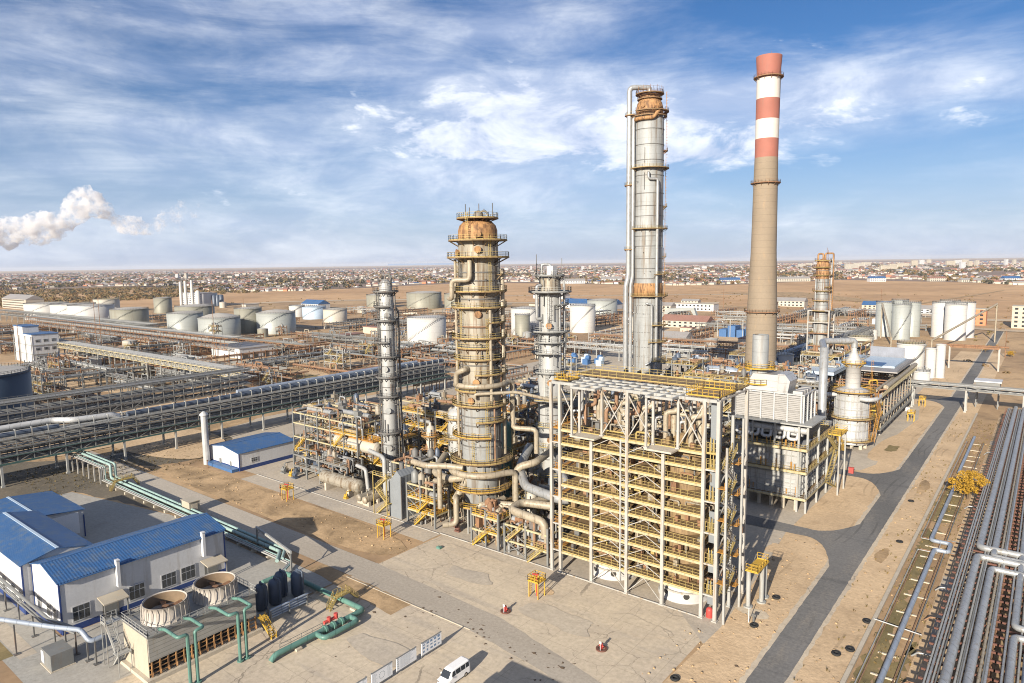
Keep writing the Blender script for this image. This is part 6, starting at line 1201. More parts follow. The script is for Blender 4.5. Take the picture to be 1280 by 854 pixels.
for k in range(4): b = MB(); b.tube((-101 + k * .12, 60, .6 + k * .52), (-101 + k * .12, 67.6, .6 + k * .52), .2, 8); b.build('pipe', 'blue grey pipe', T)
for y in (60.2, 63.8, 67.4): b = MB(); b.cb(-101.4, y, 0, .15, .2, 2.6); b.cb(-100.6, y, 0, .15, .2, 2.4); b.build('post', 'grey steel', T)
T = thing('yellow_crossover', 'yellow step-over stair crossing the green pipe near the planted strip', 'stair', (-95, 71.4, 0)); b = MB(); b.stair((-96, 68.4, 0), (-96, 70, 1.9), 1); b.stair((-96, 74.6, 0), (-96, 72.8, 1.9), 1); b.box(-96.6, 70, 1.8, -95.4, 72.8, 1.9); b.rail([(-96.6, 70, 1.9), (-96.6, 72.8, 1.9)], 1.1, .9); b.rail([(-95.4, 70, 1.9), (-95.4, 72.8, 1.9)], 1.1, .9); b.build('step_over', 'yellow faded', T)
T = bigpipe('big green pipe bending round the yard corner to end at the pavement', 'green pipe', .46, [(-113.4, 66.5, .9), (-113.4, 71.4, .9), (-90, 71.4, .9), (-90, 54.2, .9), (-90, 53.4, .2)], name='green_pipeline')
for p in [(-110, 71.4), (-104, 71.4), (-98, 71.4), (-92.5, 71.4), (-90, 67), (-90, 62.5), (-90, 58)]: b = MB(); b.cb(p[0], p[1], 0, 1.5, 1.0, .42); b.build('sleeper', 'concrete', T)
b = MB(); b.pipe([(-90, 68.4, .95), (-87.8, 68.4, .95), (-87.8, 61.6, .95), (-90, 61.6, .95)], .42, 12); b.build('bypass', 'green pipe', T)
for y in (66.6, 65, 63.4): b = MB(); b.tube((-90, y - .2, .9), (-90, y + .2, .9), .68, 14); b.build('flange', 'green pipe', T)
b = MB(); b.tube((-90.6, 66, 1.7), (-90.6, 63.6, 1.7), .28, 10); b.tube((-90.6, 66, 1.5), (-90.6, 66, 2.4), .35, 8); b.tube((-90.6, 64.6, 1.5), (-90.6, 64.6, 2.3), .35, 8); b.build('valve', 'red paint', T)
b = MB(); b.rail([(-91.6, 56, 0), (-91.6, 66, 0)], 1.2, 2); b.build('guard_rail', 'grey steel', T)
T = thing('utility_pipeline', 'pair of mint green pipes stepping down from the hooped pipe bridge to the ground', 'pipe', (-200, 75, 0))
for y, rr, m in [(77.4, .34, 'mint pipe'), (76.2, .37, 'mint pipe'), (75.0, .16, 'mint pipe'), (74.5, .16, 'pale steel'), (74.0, .16, 'pale steel')]:
    b = MB(); b.pipe([(-231, y, 8), (-231, y, 4.6), (-206, y, 4.6), (-206, y, 1.0), (-122.6, y, 1.0), (-116.5, y, 1), (-114.4, y - 3, 1)] if rr < .3 else [(-231, y, 8.4), (-231, y, 5), (-205.4, y, 5), (-205.4, y, 1.2), (-122.6, y, 1.2), (-119, y - 3, 1.2)], rr, 10); b.build('pipe', m, T)
for k in range(7): b = MB(); x = -230 + k * 4; b.beam((x, 73.6, 0), (x, 73.6, 4.4), .3); b.beam((x, 73.4, 4.3), (x, 78, 4.3), .26); b.beam((x, 77.8, 0), (x, 77.8, 4.3), .3); b.build('trestle', 'cream steel', T)
for k in range(15): b = MB(); x = -202 + k * 5.6; b.box(x - .3, 73.7, 0, x + .3, 78, .62); b.build('sleeper', 'concrete', T)
b = MB(); b.stair((-197, 72.6, 0), (-197, 74, 2.4)); b.stair((-197, 80, 0), (-197, 78.4, 2.4)); b.box(-197.6, 74, 2.3, -196.4, 78.4, 2.4); b.rail([(-197.6, 74, 2.4), (-197.6, 78.4, 2.4)], 1.1, .8); b.rail([(-196.4, 74, 2.4), (-196.4, 78.4, 2.4)], 1.1, .8); tag(b.build('step_over', 'yellow faded'), 'yellow step-over stair crossing the mint green pipes', 'stair')
T = thing('height_gauge', 'thin grey goalpost frame standing across the old concrete road', 'frame', (-122, 74.4, 0)); b = MB(); b.beam((-130.6, 76, 0), (-130.6, 76, 4.4), .28); b.build('post', 'grey steel', T); b = MB(); b.beam((-113.6, 72.9, 0), (-113.6, 72.9, 4.4), .28); b.build('post', 'grey steel', T); b = MB(); b.beam((-130.8, 76, 4.5), (-113.4, 72.9, 4.5), .34, .5); b.beam((-130.4, 76, 3.2), (-128.6, 75.7, 4.3), .14); b.beam((-113.8, 72.9, 3.2), (-115.6, 73.2, 4.3), .14); b.build('crossbar', 'pale steel', T)
T = thing('cream_kiosk', 'small cream box kiosk beside the old concrete road', 'kiosk', (-163.6, 78.4, 0)); b = MB(); b.box(-165.6, 76.8, .4, -161.8, 79.4, 3); b.box(-165.8, 76.6, 3, -161.6, 79.6, 3.14); b.build('box', 'cream board', T); b = MB(); b.box(-166.8, 76, 0, -161, 79.8, .4); b.box(-161.78, 77.4, .8, -161.7, 78.8, 2.4); b.build('plinth', 'concrete', T); b = MB(); b.rail([(-166.6, 76.4, .4), (-166.6, 79.4, .4)], 1.8, .8); b.build('railing', 'grey steel', T)
T = thing('equipment_box', 'dark grey equipment container at the lower left corner of the yard', 'container', (-116, 33.6, 0)); b = MB(); b.box(-118, 32, .15, -114, 35, 2.6); b.build('box', 'grey steel', T); b = MB(); b.box(-118.2, 31.8, 0, -113.8, 35.2, .15); b.build('skid', 'concrete', T); b = MB(); b.box(-117.8, 31.9, .5, -116.8, 31.98, 2.3); b.build('door', 'board white', T)
T = thing('overhead_pipe', 'pale overhead pipe on thin posts crossing the lower left corner', 'pipe', (-120, 33, 0)); b = MB(); b.pipe([(-150, 19, 5.4), (-117.5, 33.6, 5.4), (-112.6, 35.8, 5.6), (-110.6, 36.2, 4.2), (-110.6, 38, 4.2)], .36, 10); b.build('pipe', 'blue grey pipe', T); b = MB(); b.pipe([(-170, 34.4, 4.6), (-122.5, 34.6, 4.6), (-116.4, 36, 4.6), (-112.4, 37, 3.6)], .26, 10); b.pipe([(-170, 33.9, 4.5), (-122.5, 34.0, 4.5), (-115, 36, 4.5)], .16, 8); b.pipe([(-170, 33.5, 4.5), (-123, 33.6, 4.5), (-114.6, 35.6, 4.4)], .14, 8); b.build('pipe', 'grey steel', T)  # shade on the pale overhead pipe is put into its blue grey colour
for x, y, z in [(-124, 27.6 + 2.8, 5), (-136, 25.2, 5), (-121.6, 35, 4.4), (-118.8, 35.6, 4.4), (-116.4, 36.2, 4.4), (-113, 36.6, 4.2), (-111, 37, 3.8)] + [(-128 - k * 7, 34, 4.3) for k in range(6)]: b = MB(); b.cb(x, y, 0, .2, .2, z); b.cb(x, y, 0, .8, .8, .15); b.build('post', 'dark steel', T)
# ================================================================ YARD ITEMS
for i, (x, y, lab) in enumerate([(-151.7, 97.4, 'yellow monitor stand on the dirt strip in front of the long drum'), (-112.9, 96, 'yellow monitor stand on the dirt strip, left of the stout column'), (-70, 94.6, 'yellow monitor stand on the apron in front of the open white frame'), (-38.2, 284.7, 'yellow monitor stand beside the asphalt road, nearer of two'), (-38.8, 316.3, 'yellow monitor stand beside the asphalt road, farther of two')]):
    T = thing('monitor_stand', lab, 'platform', (x, y, 0), 'yellow monitor stands'); 
    for u, v in ((-1, -1), (1, -1), (1, 1), (-1, 1)): b = MB(); b.cb(x + u, y + v, 0, .16, .16, 3); b.build('leg', 'yellow paint', T)
    b = MB(); b.box(x - 1.2, y - 1.2, 3, x + 1.2, y + 1.2, 3.1); p = b.build('deck', 'yellow paint', T); b = MB(); b.rail([(x - 1.15, y - 1.15, 3.1), (x + 1.15, y - 1.15, 3.1), (x + 1.15, y + 1.15, 3.1), (x - 1.15, y + 1.15, 3.1), (x - 1.15, y - 1.15, 3.1)], 1.1, .75, .08); b.build('railing', 'yellow paint', T).parent = p
    b = MB(); b.beam((x, y, 0), (x, y, 4), .16); b.tube((x - .5, y - .6, 4.3), (x + .1, y + .3, 4), .16, 8); b.build('monitor', 'red paint' if i < 3 else 'yellow paint', T); b = MB(); b.ladder(x - 1.3, y, 0, 3.6, -1, 0, .5, False); b.build('ladder', 'yellow paint', T)
for x, y in [(-71, 86.8), (-51.8, 86.8)]:
    T = thing('hydrant', 'red hydrant in a ring of stones on the apron, ' + ('nearest the signboards' if x < -60 else 'nearer the asphalt road'), 'hydrant', (x, y, 0)); b = MB(); b.tube((x, y, 0), (x, y, .9), .22, 10); b.sphere((x, y, .95), .26, 10, 6); b.tube((x - .4, y, .6), (x + .4, y, .6), .12, 8); b.build('body', 'red paint', T); b = MB(); b.sector(x, y, .5, .9, 0, .25); b.build('ring', 'rust red', T); b = MB(); b.beam((x + .2, y - .7, 0), (x + .2, y - .7, 1.6), .08); b.box(x, y - .72, 1.3, x + .4, y - .68, 1.7); b.build('marker', 'white wall', T)
for i, (x, y) in enumerate([(-35.4, 119.5), (-35.3, 107.7), (-20.9, 120.2), (-22.6, 107.1), (-21.2, 109.6), (-22.3, 159.7), (-39.4, 86.5), (-24.4, 189)]):
    b = MB(); q = [(.3, .05), (.62, .05), (.72, .2), (.62, .36), (.3, .36), (.26, .2), (.3, .05)]; b.lathe(x, y, q[:-1] + [q[0]], 20); b.f = b.f[:-1]; b.sm = b.sm[:-1]; b.mi = b.mi[:-1]
    lab = ['old black tyre lying on the sand left of the asphalt road, farther one', 'old black tyre lying on the sand left of the asphalt road, nearer one', 'black tyre right of the road, beside the kerb wall, farthest of three', 'black tyre right of the road, nearest of three', 'black tyre touching the kerb wall, middle of three', 'black tyre lying alone on the sand far along the kerb wall', 'black tyre at the bottom picture edge on the apron', 'small tyre on the sand by the kerb wall before the yellow tree'][i]
    tag(b.build('tyre', 'rubber'), lab, 'tyre', 'old tyres on the sand')
T = thing('standpipe', 'thin white post with a dark valve on the sand left of the road', 'post', (-36.4, 108.4, 0)); b = MB(); b.beam((-36.4, 108.4, 0), (-36.4, 108.4, 2.6), .12); b.build('post', 'white wall', T); b = MB(); b.tube((-35.8, 109, 0), (-35.8, 109, 1.3), .2, 8); b.beam((-36.1, 109, 1.3), (-35.4, 109, 1.3), .3); b.build('valve', 'dark steel', T)
b = MB(); b.cb(-98.9, 99, 0, 1.1, .8, .4); b.cb(-98.9, 99, .4, .8, .5, .1); tag(b.build('valve_box', 'green pipe'), 'small green valve box on the apron in front of the stout column', 'box')
b = MB(); b.cb(-42, 303.4, 0, 1.4, 1.4, 1.5); b.cb(-42, 303.4, 1.5, 1.6, 1.6, .1); tag(b.build('white_cabinet', 'white wall'), 'small white cabinet beside the foot of the cooler rack', 'cabinet')
b = MB(); b.cb(-41.4, 205, 0, 1.2, .8, 1.6); b.cb(-41.4, 205, 1.6, 1.4, 1, .1); tag(b.build('red_cabinet', 'red paint'), 'red cabinet near the boiler block beside the branch road', 'cabinet')
# information boards
for i, (ya, yb) in enumerate([(53.6, 57.4), (58.2, 62.1), (62.9, 66.9), (68.0, 72.3)]):
    T = thing('information_board', ['grey and white notice board cut by the bottom picture edge', 'pale notice board with a round diagram', 'pale notice board with a column of small icons and printed lines', 'bright white notice board with two rows of blue icons'][i], 'sign', (-72.3, (ya + yb) / 2, 0))
    b = MB(); b.box(-72.36, ya, .55, -72.28, yb, 2.5); b.build('panel', 'board white', T); b = MB()
    for y in (ya, yb): b.cb(-72.44, y + (.1 if y == ya else -.1), 0, .1, .1, 2.6)
    b.box(-72.42, ya - .05, 2.5, -72.24, yb + .05, 2.56); b.box(-72.42, ya - .05, .45, -72.24, yb + .05, .55); b.build('frame', 'grey steel', T)
    b = MB(); r = random.Random(i); X = -72.279; w = yb - ya
    def q(y0, z0, y1, z1): b.box(X, ya + y0, z0, X + .006, ya + y1, z1)
    if i == 3:
        for c in range(5):
            for z in (.85, 1.45, 1.95): q(.25 + c * .8, z, .25 + c * .8 + r.uniform(.3, .55), z + r.uniform(.18, .38))
        q(.2, 2.3, 1.6, 2.38); q(2.4, 2.3, 3.9, 2.38)
    elif i == 2:
        for k in range(5): q(.15, .8 + k * .34, .4, 1.0 + k * .34)
        for k in range(11): q(.7, .75 + k * .15, w - .5 - r.uniform(0, .9), .79 + k * .15)
        q(w - .9, 2.3, w - .3, 2.42)
    else:
        for k in range(12):
            t = 2 * pi * k / 12; q(1.9 + .5 * cos(t) - .07, 1.5 + .5 * sin(t) - .07, 1.9 + .5 * cos(t) + .07, 1.5 + .5 * sin(t) + .07)
        for k in range(10): q(.15, .75 + k * .16, 1.1 - r.uniform(0, .4), .79 + k * .16); q(2.9, .75 + k * .16, w - .2 - r.uniform(0, .3), .79 + k * .16)
        q(w - .8, 2.3, w - .2, 2.42)
    b.build('print', 'board print' if i == 3 else 'board grey', T)
# van
T = thing('passenger_van', 'white passenger van with dark windows parked on the apron beside the notice boards', 'van', (-64.9, 67.2, 0))
vx, vy = -64.9, 67.2
def sect(y, w, z0, z1, wt, r=.16): return [(vx - w, y, z0), (vx - w, y, (z0 + z1) * .5), (vx - wt, y, z1 - r), (vx - wt + r, y, z1), (vx + wt - r, y, z1), (vx + wt, y, z1 - r), (vx + w, y, (z0 + z1) * .5), (vx + w, y, z0)]
S = [sect(vy - 2.6, .78, .4, .95, .7, .1), sect(vy - 2.5, .9, .35, 1.1, .82, .1), sect(vy - 1.95, .94, .32, 1.22, .86, .1), sect(vy - 1.2, .95, .32, 2.12, .78), sect(vy - .8, .95, .32, 2.24, .78), sect(vy + 2.3, .95, .32, 2.26, .78), sect(vy + 2.55, .93, .34, 2.18, .74), sect(vy + 2.62, .88, .42, 1.9, .72)]
b = MB(); v = [p for s in S for p in s]; n = 8
b.add(v, [(j * n + i, j * n + (i + 1) % n, (j + 1) * n + (i + 1) % n, (j + 1) * n + i) for j in range(len(S) - 1) for i in range(n)] + [tuple(range(n))[::-1], tuple(range(len(v) - n, len(v)))]); b.build('body', 'van white', T)
def sidewin(s, y0, y1):
    b = MB(); x0, x1 = .945, .815; b.add([(vx + s * (x0 + .006), y0, 1.32), (vx + s * (x0 + .006), y1, 1.32), (vx + s * (x1 + .008), y1, 1.98), (vx + s * (x1 + .008), y0 + (.35 if y0 < vy - 1 else 0), 1.98)], [(0, 1, 2, 3)]); b.build('side_window', 'window glass', T)
for s in (-1, 1):
    for y0, y1 in [(-1.35, -.5), (-.4, .55), (.65, 1.55), (1.65, 2.35)]: sidewin(s, vy + y0, vy + y1)
b = MB(); b.add([(vx - .8, vy - 1.94, 1.26), (vx + .8, vy - 1.94, 1.26), (vx + .72, vy - 1.27, 2.05), (vx - .72, vy - 1.27, 2.05)], [(0, 1, 2, 3)]); o = b.build('windscreen', 'window glass', T)
b = MB(); b.add([(vx - .68, vy + 2.63, 1.3), (vx + .68, vy + 2.63, 1.3), (vx + .62, vy + 2.61, 1.92), (vx - .62, vy + 2.61, 1.92)], [(0, 1, 2, 3)]); b.build('rear_window', 'window glass', T)
for s in (-1, 1):
    for y in (-1.65, 1.6):
        b = MB(); b.tube((vx + s * .72, vy + y, .34), (vx + s * .965, vy + y, .34), .34, 18); o = b.build('wheel', 'rubber', T); b = MB(); b.tube((vx + s * .9, vy + y, .34), (vx + s * .98, vy + y, .34), .2, 14); b.build('rim', 'chrome', T).parent = o
    b = MB(); b.box(vx + s * .62 - .14, vy + 2.6, .9, vx + s * .62 + .14, vy + 2.66, 1.25); b.build('tail_light', 'lens red', T); b = MB(); b.box(vx + s * .6 - .2, vy - 2.62, .72, vx + s * .6 + .2, vy - 2.52, .95); b.build('headlight', 'chrome', T); b = MB(); b.box(vx + s * .97, vy - 1.5, 1.25, vx + s * 1.13, vy - 1.35, 1.5); b.build('mirror', 'van white', T)
b = MB(); b.box(vx - .8, vy - 2.66, .35, vx + .8, vy - 2.55, .6); b.box(vx - .8, vy + 2.6, .4, vx + .8, vy + 2.68, .62); b.build('bumper', 'grey steel', T)
# ================================================================ MIDDLE DISTANCE: pipe racks, small tanks, sheds, walls
r = random.Random(404)
OCC = list(TK) + [(-432, 249, 30), (-524, 160, 26), (-262, 240, 34), (-193, 112, 18), (-131, 256, 13), (-94.5, 287, 14), (-92, 372, 10), (-190, 526, 20), (-217, 343, 22), (-275, 590, 28), (-232, 364, 12), (-200, 364, 12)]
def free(x, y, m=3): return all(hypot(x - a, y - c) > q + m for a, c, q in OCC) and not (-47 < x < 30 and y < 720) and not (-245 < x < -40 and y < 300) and not (-300 < x < -262 and y < 170)
def rack(label, x, y, l, ax, z, np_, group, pal, colm):
    T = thing('middle_pipe_rack', label, 'pipe rack', (x, y, 0), group); w = 5
    P = (lambda a, f, zz: (x + a, y + f, zz)) if ax else (lambda a, f, zz: (x + f, y + a, zz))
    n = int(l / 8)
    for k in range(n + 1):
        a = k * 8 - l / 2; b = MB(); b.beam(P(a, -w / 2, 0), P(a, -w / 2, z + 1.6), .4); b.beam(P(a, w / 2, 0), P(a, w / 2, z + 1.6), .4); b.beam(P(a, -w / 2 - .4, z), P(a, w / 2 + .4, z), .36); b.beam(P(a, -w / 2, z * .58), P(a, w / 2, z * .58), .32); b.build('portal', colm, T)
    for f in (-w / 2, w / 2): b = MB(); b.beam(P(-l / 2, f, z), P(n * 8 - l / 2, f, z), .3); b.build('side_beam', colm, T)
    for lv in (z + .2, z * .58 + .2):
        for q in range(np_):
            f = -w / 2 + (q + .6) * w / np_; rr = r.choice([.14, .22, .3, .45]); b = MB(); e = r.uniform(0, .25) * l
            if r.random() < .25: a = r.uniform(-l / 4, l / 4); b.pipe([P(-l / 2, f, lv + rr), P(a, f, lv + rr), P(a, f, lv + rr + 2.4), P(a + 6, f, lv + rr + 2.4), P(a + 6, f, lv + rr), P(l / 2, f, lv + rr)], rr, 6)
            else: b.tube(P(-l / 2 + e, f, lv + rr), P(l / 2, f, lv + rr), rr, 6)
            b.build('pipe', r.choice(pal), T)
ZN = [('left of the slim column', -30, 480, 330, 900, 62), ('between the slim and tall columns', 480, 800, 330, 800, 44), ('right of the tall column', 815, 1240, 430, 860, 34)]
PAL = [(['rust pipe', 'rust pipe', 'beige pipe', 'grey steel'], 'rust steel', 'brown'), (['silver pipe', 'grey steel', 'pale steel', 'dark steel'], 'grey steel', 'grey'), (['pale steel', 'silver pipe', 'white pipe', 'rust pipe'], 'pale steel', 'pale')]
for zn, p0, p1, d0, d1, cnt in ZN:
    c_ = 0; tr = 0
    while c_ < cnt and tr < 900:
        tr += 1; px = r.uniform(p0, p1); d = r.uniform(d0, d1); x, y = pol(px, d); ax = r.random() < .6; l = r.choice([32, 48, 64, 88])
        if not all(free(x + (t * l if ax else 0), y + (0 if ax else t * l), 5) for t in (-.5, -.25, 0, .25, .5)): continue
        pal, cm, nm = PAL[r.choice([0, 0, 1, 1, 2])]; c_ += 1; rack(f'{nm} two-level pipe rack in the yard {zn}', x, y, l, ax, r.uniform(3.5, 7.5), r.randint(4, 6), f'{nm} pipe racks {zn}', pal, cm)
    for k in range(cnt // 2):
        for _ in range(60):
            px = r.uniform(p0, p1); d = r.uniform(d0 + 20, d1 + 200); x, y = pol(px, d)
            if free(x, y, 10): break
        else: continue
        t = r.random()
        if t < .4:
            rr = r.uniform(2.5, 5.5); h = r.uniform(5, 10); m = r.choice(['tank white', 'tank olive', 'clad grey', 'tank cream', 'rust clad']); T = thing('small_tank', f"small {dict(zip(['tank white', 'tank olive', 'clad grey', 'tank cream', 'rust clad'], ['white', 'olive grey', 'silver', 'cream', 'rusty']))[m]} tank in the yard {zn}", 'tank', (x, y, 0), f'small {m} tanks {zn}')
            b = MB(); b.lathe(x, y, [(rr, 0), (rr, h)], 20); b.build('shell', m, T); b = MB(); b.lathe(x, y, [(rr + .1, h), (.1, h + rr * .2)], 20); b.build('roof', 'tank roof', T); OCC.append((x, y, rr))
        elif t < .75:
            w, dd, h = r.uniform(10, 26), r.uniform(7, 11), r.uniform(3.4, 6); wm, rm = r.choice([(0, 2), (1, 2), (5, 3), (1, 3), (0, 4)]); b = MB(); house(b, x, y, w, dd, h, r.choice([0, pi / 2]), r.choice([0, 1]), wm, rm)
            tag(b.build('plant_shed', HM), f"low {wl[wm]} shed with {hl[rm][0]} roof in the yard {zn}", 'shed', f'{wl[wm]} sheds with {hl[rm][0]} roofs {zn}'); OCC.append((x, y, w / 2))
        else:
            l = r.uniform(30, 90); b = MB(); ax = r.random() < .6
            if ax: b.box(x - l / 2, y, 0, x + l / 2, y + .4, 2.4)
            else: b.box(x, y - l / 2, 0, x + .4, y + l / 2, 2.4)
            m = r.choice(['concrete', 'rust steel', 'tank cream']); tag(b.build('yard_wall', m), f"{dict(zip(['concrete', 'rust steel', 'tank cream'], ['grey', 'brown', 'cream']))[m]} yard wall in the yard {zn}", 'wall', f'{m} walls {zn}')
for zn, p0, p1, d0, d1, cnt in [('left of the slim column', -20, 470, 330, 640, 12), ('behind the two big columns', 480, 800, 300, 560, 12), ('right of the chimney', 985, 1110, 330, 560, 8)]:
    for k in range(cnt):
        for _ in range(80):
            px = r.uniform(p0, p1); d = r.uniform(d0, d1); x, y = pol(px, d)
            if free(x, y, 8): break
        else: continue
        nx, ny = r.choice([2, 3]), 2; sx = r.uniform(4, 6); lv = [r.uniform(3.4, 5)]; [lv.append(lv[-1] + r.uniform(3, 4.4)) for _ in range(r.choice([0, 1, 1, 2]))]; cm = r.choice(['rust steel', 'grey steel', 'pale steel'])
        module('outlying_unit', f"{dict(zip(['rust steel', 'grey steel', 'pale steel'], ['rusty', 'grey', 'pale']))[cm]} pipe structure in the yard {zn}", [x + i * sx for i in range(nx + 1)], [y, y + 5], lv, colm=cm, beamm=cm, railm=r.choice(['yellow faded', 'grey steel']), seed=int(r.random() * 1e6), fill=7, group=f'{cm} structures {zn}'); OCC.append((x + sx, y + 2.5, 9))
# ================================================================ RIGHT-HAND PIPE RACKS
def lowrack(label, x0, x1, y0, y1, z, seed, pipesL, step=2.6):
    T = thing('ground_pipe_rack', label, 'pipe rack', ((x0 + x1) / 2, (y0 + y1) / 2, 0)); r = random.Random(seed); n = int((y1 - y0) / step)
    b = MB()
    for k in range(n + 1): y = y0 + k * step; b.beam((x0 - .7, y, z - .15), (x1 + .4, y, z - .15), .24, .28)
    b.build('cross_beams', 'rust red', T)
    b = MB(); b.beam((x0 + .3, y0, z - .42), (x0 + .3, y1, z - .42), .3); b.beam((x1 - .3, y0, z - .42), (x1 - .3, y1, z - .42), .3)
    for k in range(0, n + 1, 2): y = y0 + k * step; b.beam((x0 + .3, y, 0), (x0 + .3, y, z - .4), .3); b.beam((x1 - .3, y, 0), (x1 - .3, y, z - .4), .3)
    b.build('stringers', 'rust steel', T)
    for rr, m, pts in pipesL: b = MB(); b.pipe(pts, rr, 12 if rr > .3 else 8); b.build('pipe', m, T)
    return T
Z = 4.5
pl = []
def loop(x, rr, m, yl, xr, gap, y0=30, y1=306):
    pl.append((rr, m, [(x, y0, Z + rr), (x, yl - gap, Z + rr), (xr, yl - gap, Z + rr)])); pl.append((rr, m, [(xr, yl + gap, Z + rr), (x, yl + gap, Z + rr), (x, y1, Z + rr)]))
loop(-8.0, .62, 'silver pipe', 150, 14, 2.4); loop(-5.6, .55, 'silver pipe', 146, 14, 3.0)
for i, (x, rr, m) in enumerate([(-10.2, .14, 'pale steel'), (-9.8, .18, 'silver pipe'), (-9.35, .14, 'pale steel'), (-9.0, .1, 'grey steel'), (-7.0, .16, 'pale steel'), (-6.7, .12, 'grey steel'), (-6.45, .14, 'silver pipe'), (-4.6, .2, 'beige pipe'), (-4.2, .14, 'grey steel'), (-3.9, .2, 'silver pipe')]): pl.append((rr, m, [(x, 30, Z + rr), (x, 306, Z + rr)]))
lowrack('ground pipe rack with two thick silver pipes turning right, along the right picture edge', -10.3, -3.4, 30, 306, Z, 1, pl)
pl = []
loop(-1.4, .5, 'silver pipe', 120, 14, 1.6); loop(.4, .55, 'blue grey pipe', 116, 14, 1.6)
for x, rr, m in [(-2.2, .18, 'silver pipe'), (-.5, .16, 'pale steel'), (1.4, .2, 'silver pipe'), (2, .14, 'grey steel'), (2.6, .3, 'silver pipe')]: pl.append((rr, m, [(x, 30, Z + rr), (x, 306, Z + rr)]))
lowrack('second ground pipe rack at the very right picture edge', -2.5, 4, 30, 306, Z, 2, pl)
T = thing('trench_pipeline', 'blue grey ground pipe with square expansion loop beside the long kerb wall', 'pipe', (-16, 160, 0))
b = MB(); b.pipe([(-15.8, 40, .7), (-15.8, 158, .7), (-13.4, 158, .7), (-13.4, 163, .7), (-17, 163, .7), (-17, 214, .7), (-13.6, 214, .7), (-13.6, 220, .7), (-17.4, 220, .7), (-17.4, 268, .7)], .42, 12); b.build('pipe', 'blue grey pipe', T)
for k, x in enumerate((-18.6, -18.2, -14.4, -14.0)): b = MB(); b.pipe([(x, 40, .4), (x, 157 + k * .6, .4), (x + 3.4 - k * .5, 157 + k * .6, .4), (x + 3.4 - k * .5, 164 + k * .6, .4), (x - .4, 164 + k * .6, .4), (x - .4, 262, .4)], .1, 6); b.build('pipe', ['pale steel', 'rust pipe', 'rust pipe', 'grey steel'][k], T)
rs = random.Random(4)
for k in range(30): b = MB(); y = 44 + k * 7.4 + rs.uniform(-2, 2); b.box(-17.4 - rs.uniform(0, .5), y, 0, -14.6 + rs.uniform(-.4, .8), y + .3, .24); b.build('sleeper', 'concrete', T)
for k, y in enumerate((92, 104, 113, 126, 139, 176, 190, 232, 247)): b = MB(); b.pipe([(-13.4, y, .3), (-12.6, y, 1.1), (-10.6, y + .3, 1.1), (-10.4, y + .3, 3.6)], .13, 8); b.build('branch_pipe', ['silver pipe', 'rust pipe'][k % 2], T)
for i, y in enumerate((121, 83)): b = MB(); b.tube((-20, y, .55), (-13, y - 1, .55), .1, 6); tag(b.build('cross_pipe', 'white pipe'), f"thin white pipe crossing the trench pipes, {['farther', 'nearer'][i]} of two", 'pipe')
# yellow autumn tree
T = thing('yellow_tree', 'small rounded tree in golden autumn leaf beside the ground pipe racks', 'tree', (-13.6, 199, 0)); b = MB(); r = random.Random(3)
b.tube((-13.6, 199, 0), (-13.5, 199.1, 3), .24, 8, .16)
for k in range(9): a = k * .7; b.tube((-13.5, 199.1, 2 + .15 * k), (-13.5 + 2.4 * cos(a), 199.1 + 2.4 * sin(a), 4.4 + .3 * (k % 4)), .1, 6, .03)
b.build('trunk', 'bark', T); b = MB()
for k in range(46): a = r.uniform(0, 6.28); zz = r.uniform(2.2, 6.8); e = r.uniform(0, 3.8) * (1 - ((zz - 4) / 4.2) ** 2) ** .5; clump(b, -13.6 + e * cos(a), 199 + e * sin(a), zz, r.uniform(.7, 1.4), r.uniform(.6, 1.1), 130, .18, r)
b.build('crown', 'leaf yellow', T)
for i, (x, y, s, m) in enumerate([(-31, 520, 5, 'leaf yellow'), (-18, 505, 4, 'leaf yellow'), (-10, 290, 3, 'leaf olive'), (-290, 262, 6, 'leaf olive'), (1, 135, 3, 'leaf dark'), (1.5, 122, 2.6, 'leaf dark')]):
    T = thing('bush', ['golden bush beside the far end of the asphalt road, larger one', 'golden bush beside the far end of the asphalt road, smaller one', 'olive bush under the bridge crossing the road', 'olive tree beside the brown roofed shed behind the slim column', 'dark bush at the right edge between the racks, farther one', 'dark bush at the right edge between the racks, nearer one'][i], 'bush', (x, y, 0)); b = MB()
    for k in range(14): a = r.uniform(0, 6.28); e = r.uniform(0, s * .6); clump(b, x + e * cos(a), y + e * sin(a), s * r.uniform(.35, .7), s * .32, s * .26, 60, .2, r)
    b.build('foliage', m, T); b = MB(); b.tube((x, y, 0), (x, y, s * .5), .15, 6); b.build('stem', 'bark', T)
# portal over the far road, booth on the bridge, masts and lamp posts
T = thing('road_portal', 'pale rectangular portal carrying pipes over the far part of the asphalt road', 'portal', (-31, 436, 0)); b = MB(); [b.cb(x, y, 0, .8, .8, 12) for x, y in ((-42, 436), (-20, 436))]; b.build('post', 'cream steel', T); b = MB(); b.beam((-42, 436, 12), (-20, 436, 12), 1); b.tube((-46, 437, 12.8), (-16, 437, 12.8), .5, 8); b.build('crossbeam', 'rust steel', T)
T = thing('bridge_booth', 'grey booth with a white roof standing by the bridge over the road', 'booth', (-18, 330, 0)); b = MB(); b.box(-22, 326, 6.5, -14, 333, 10.5); b.build('wall', 'grey steel', T); b = MB(); b.box(-22.5, 325.5, 10.5, -13.5, 333.5, 11); b.build('roof', 'white wall', T); b = MB(); [b.cb(x, y, 0, .4, .4, 6.5) for x in (-21.6, -14.4) for y in (326.4, 332.6)]; b.build('leg', 'grey steel', T)
r = random.Random(15)
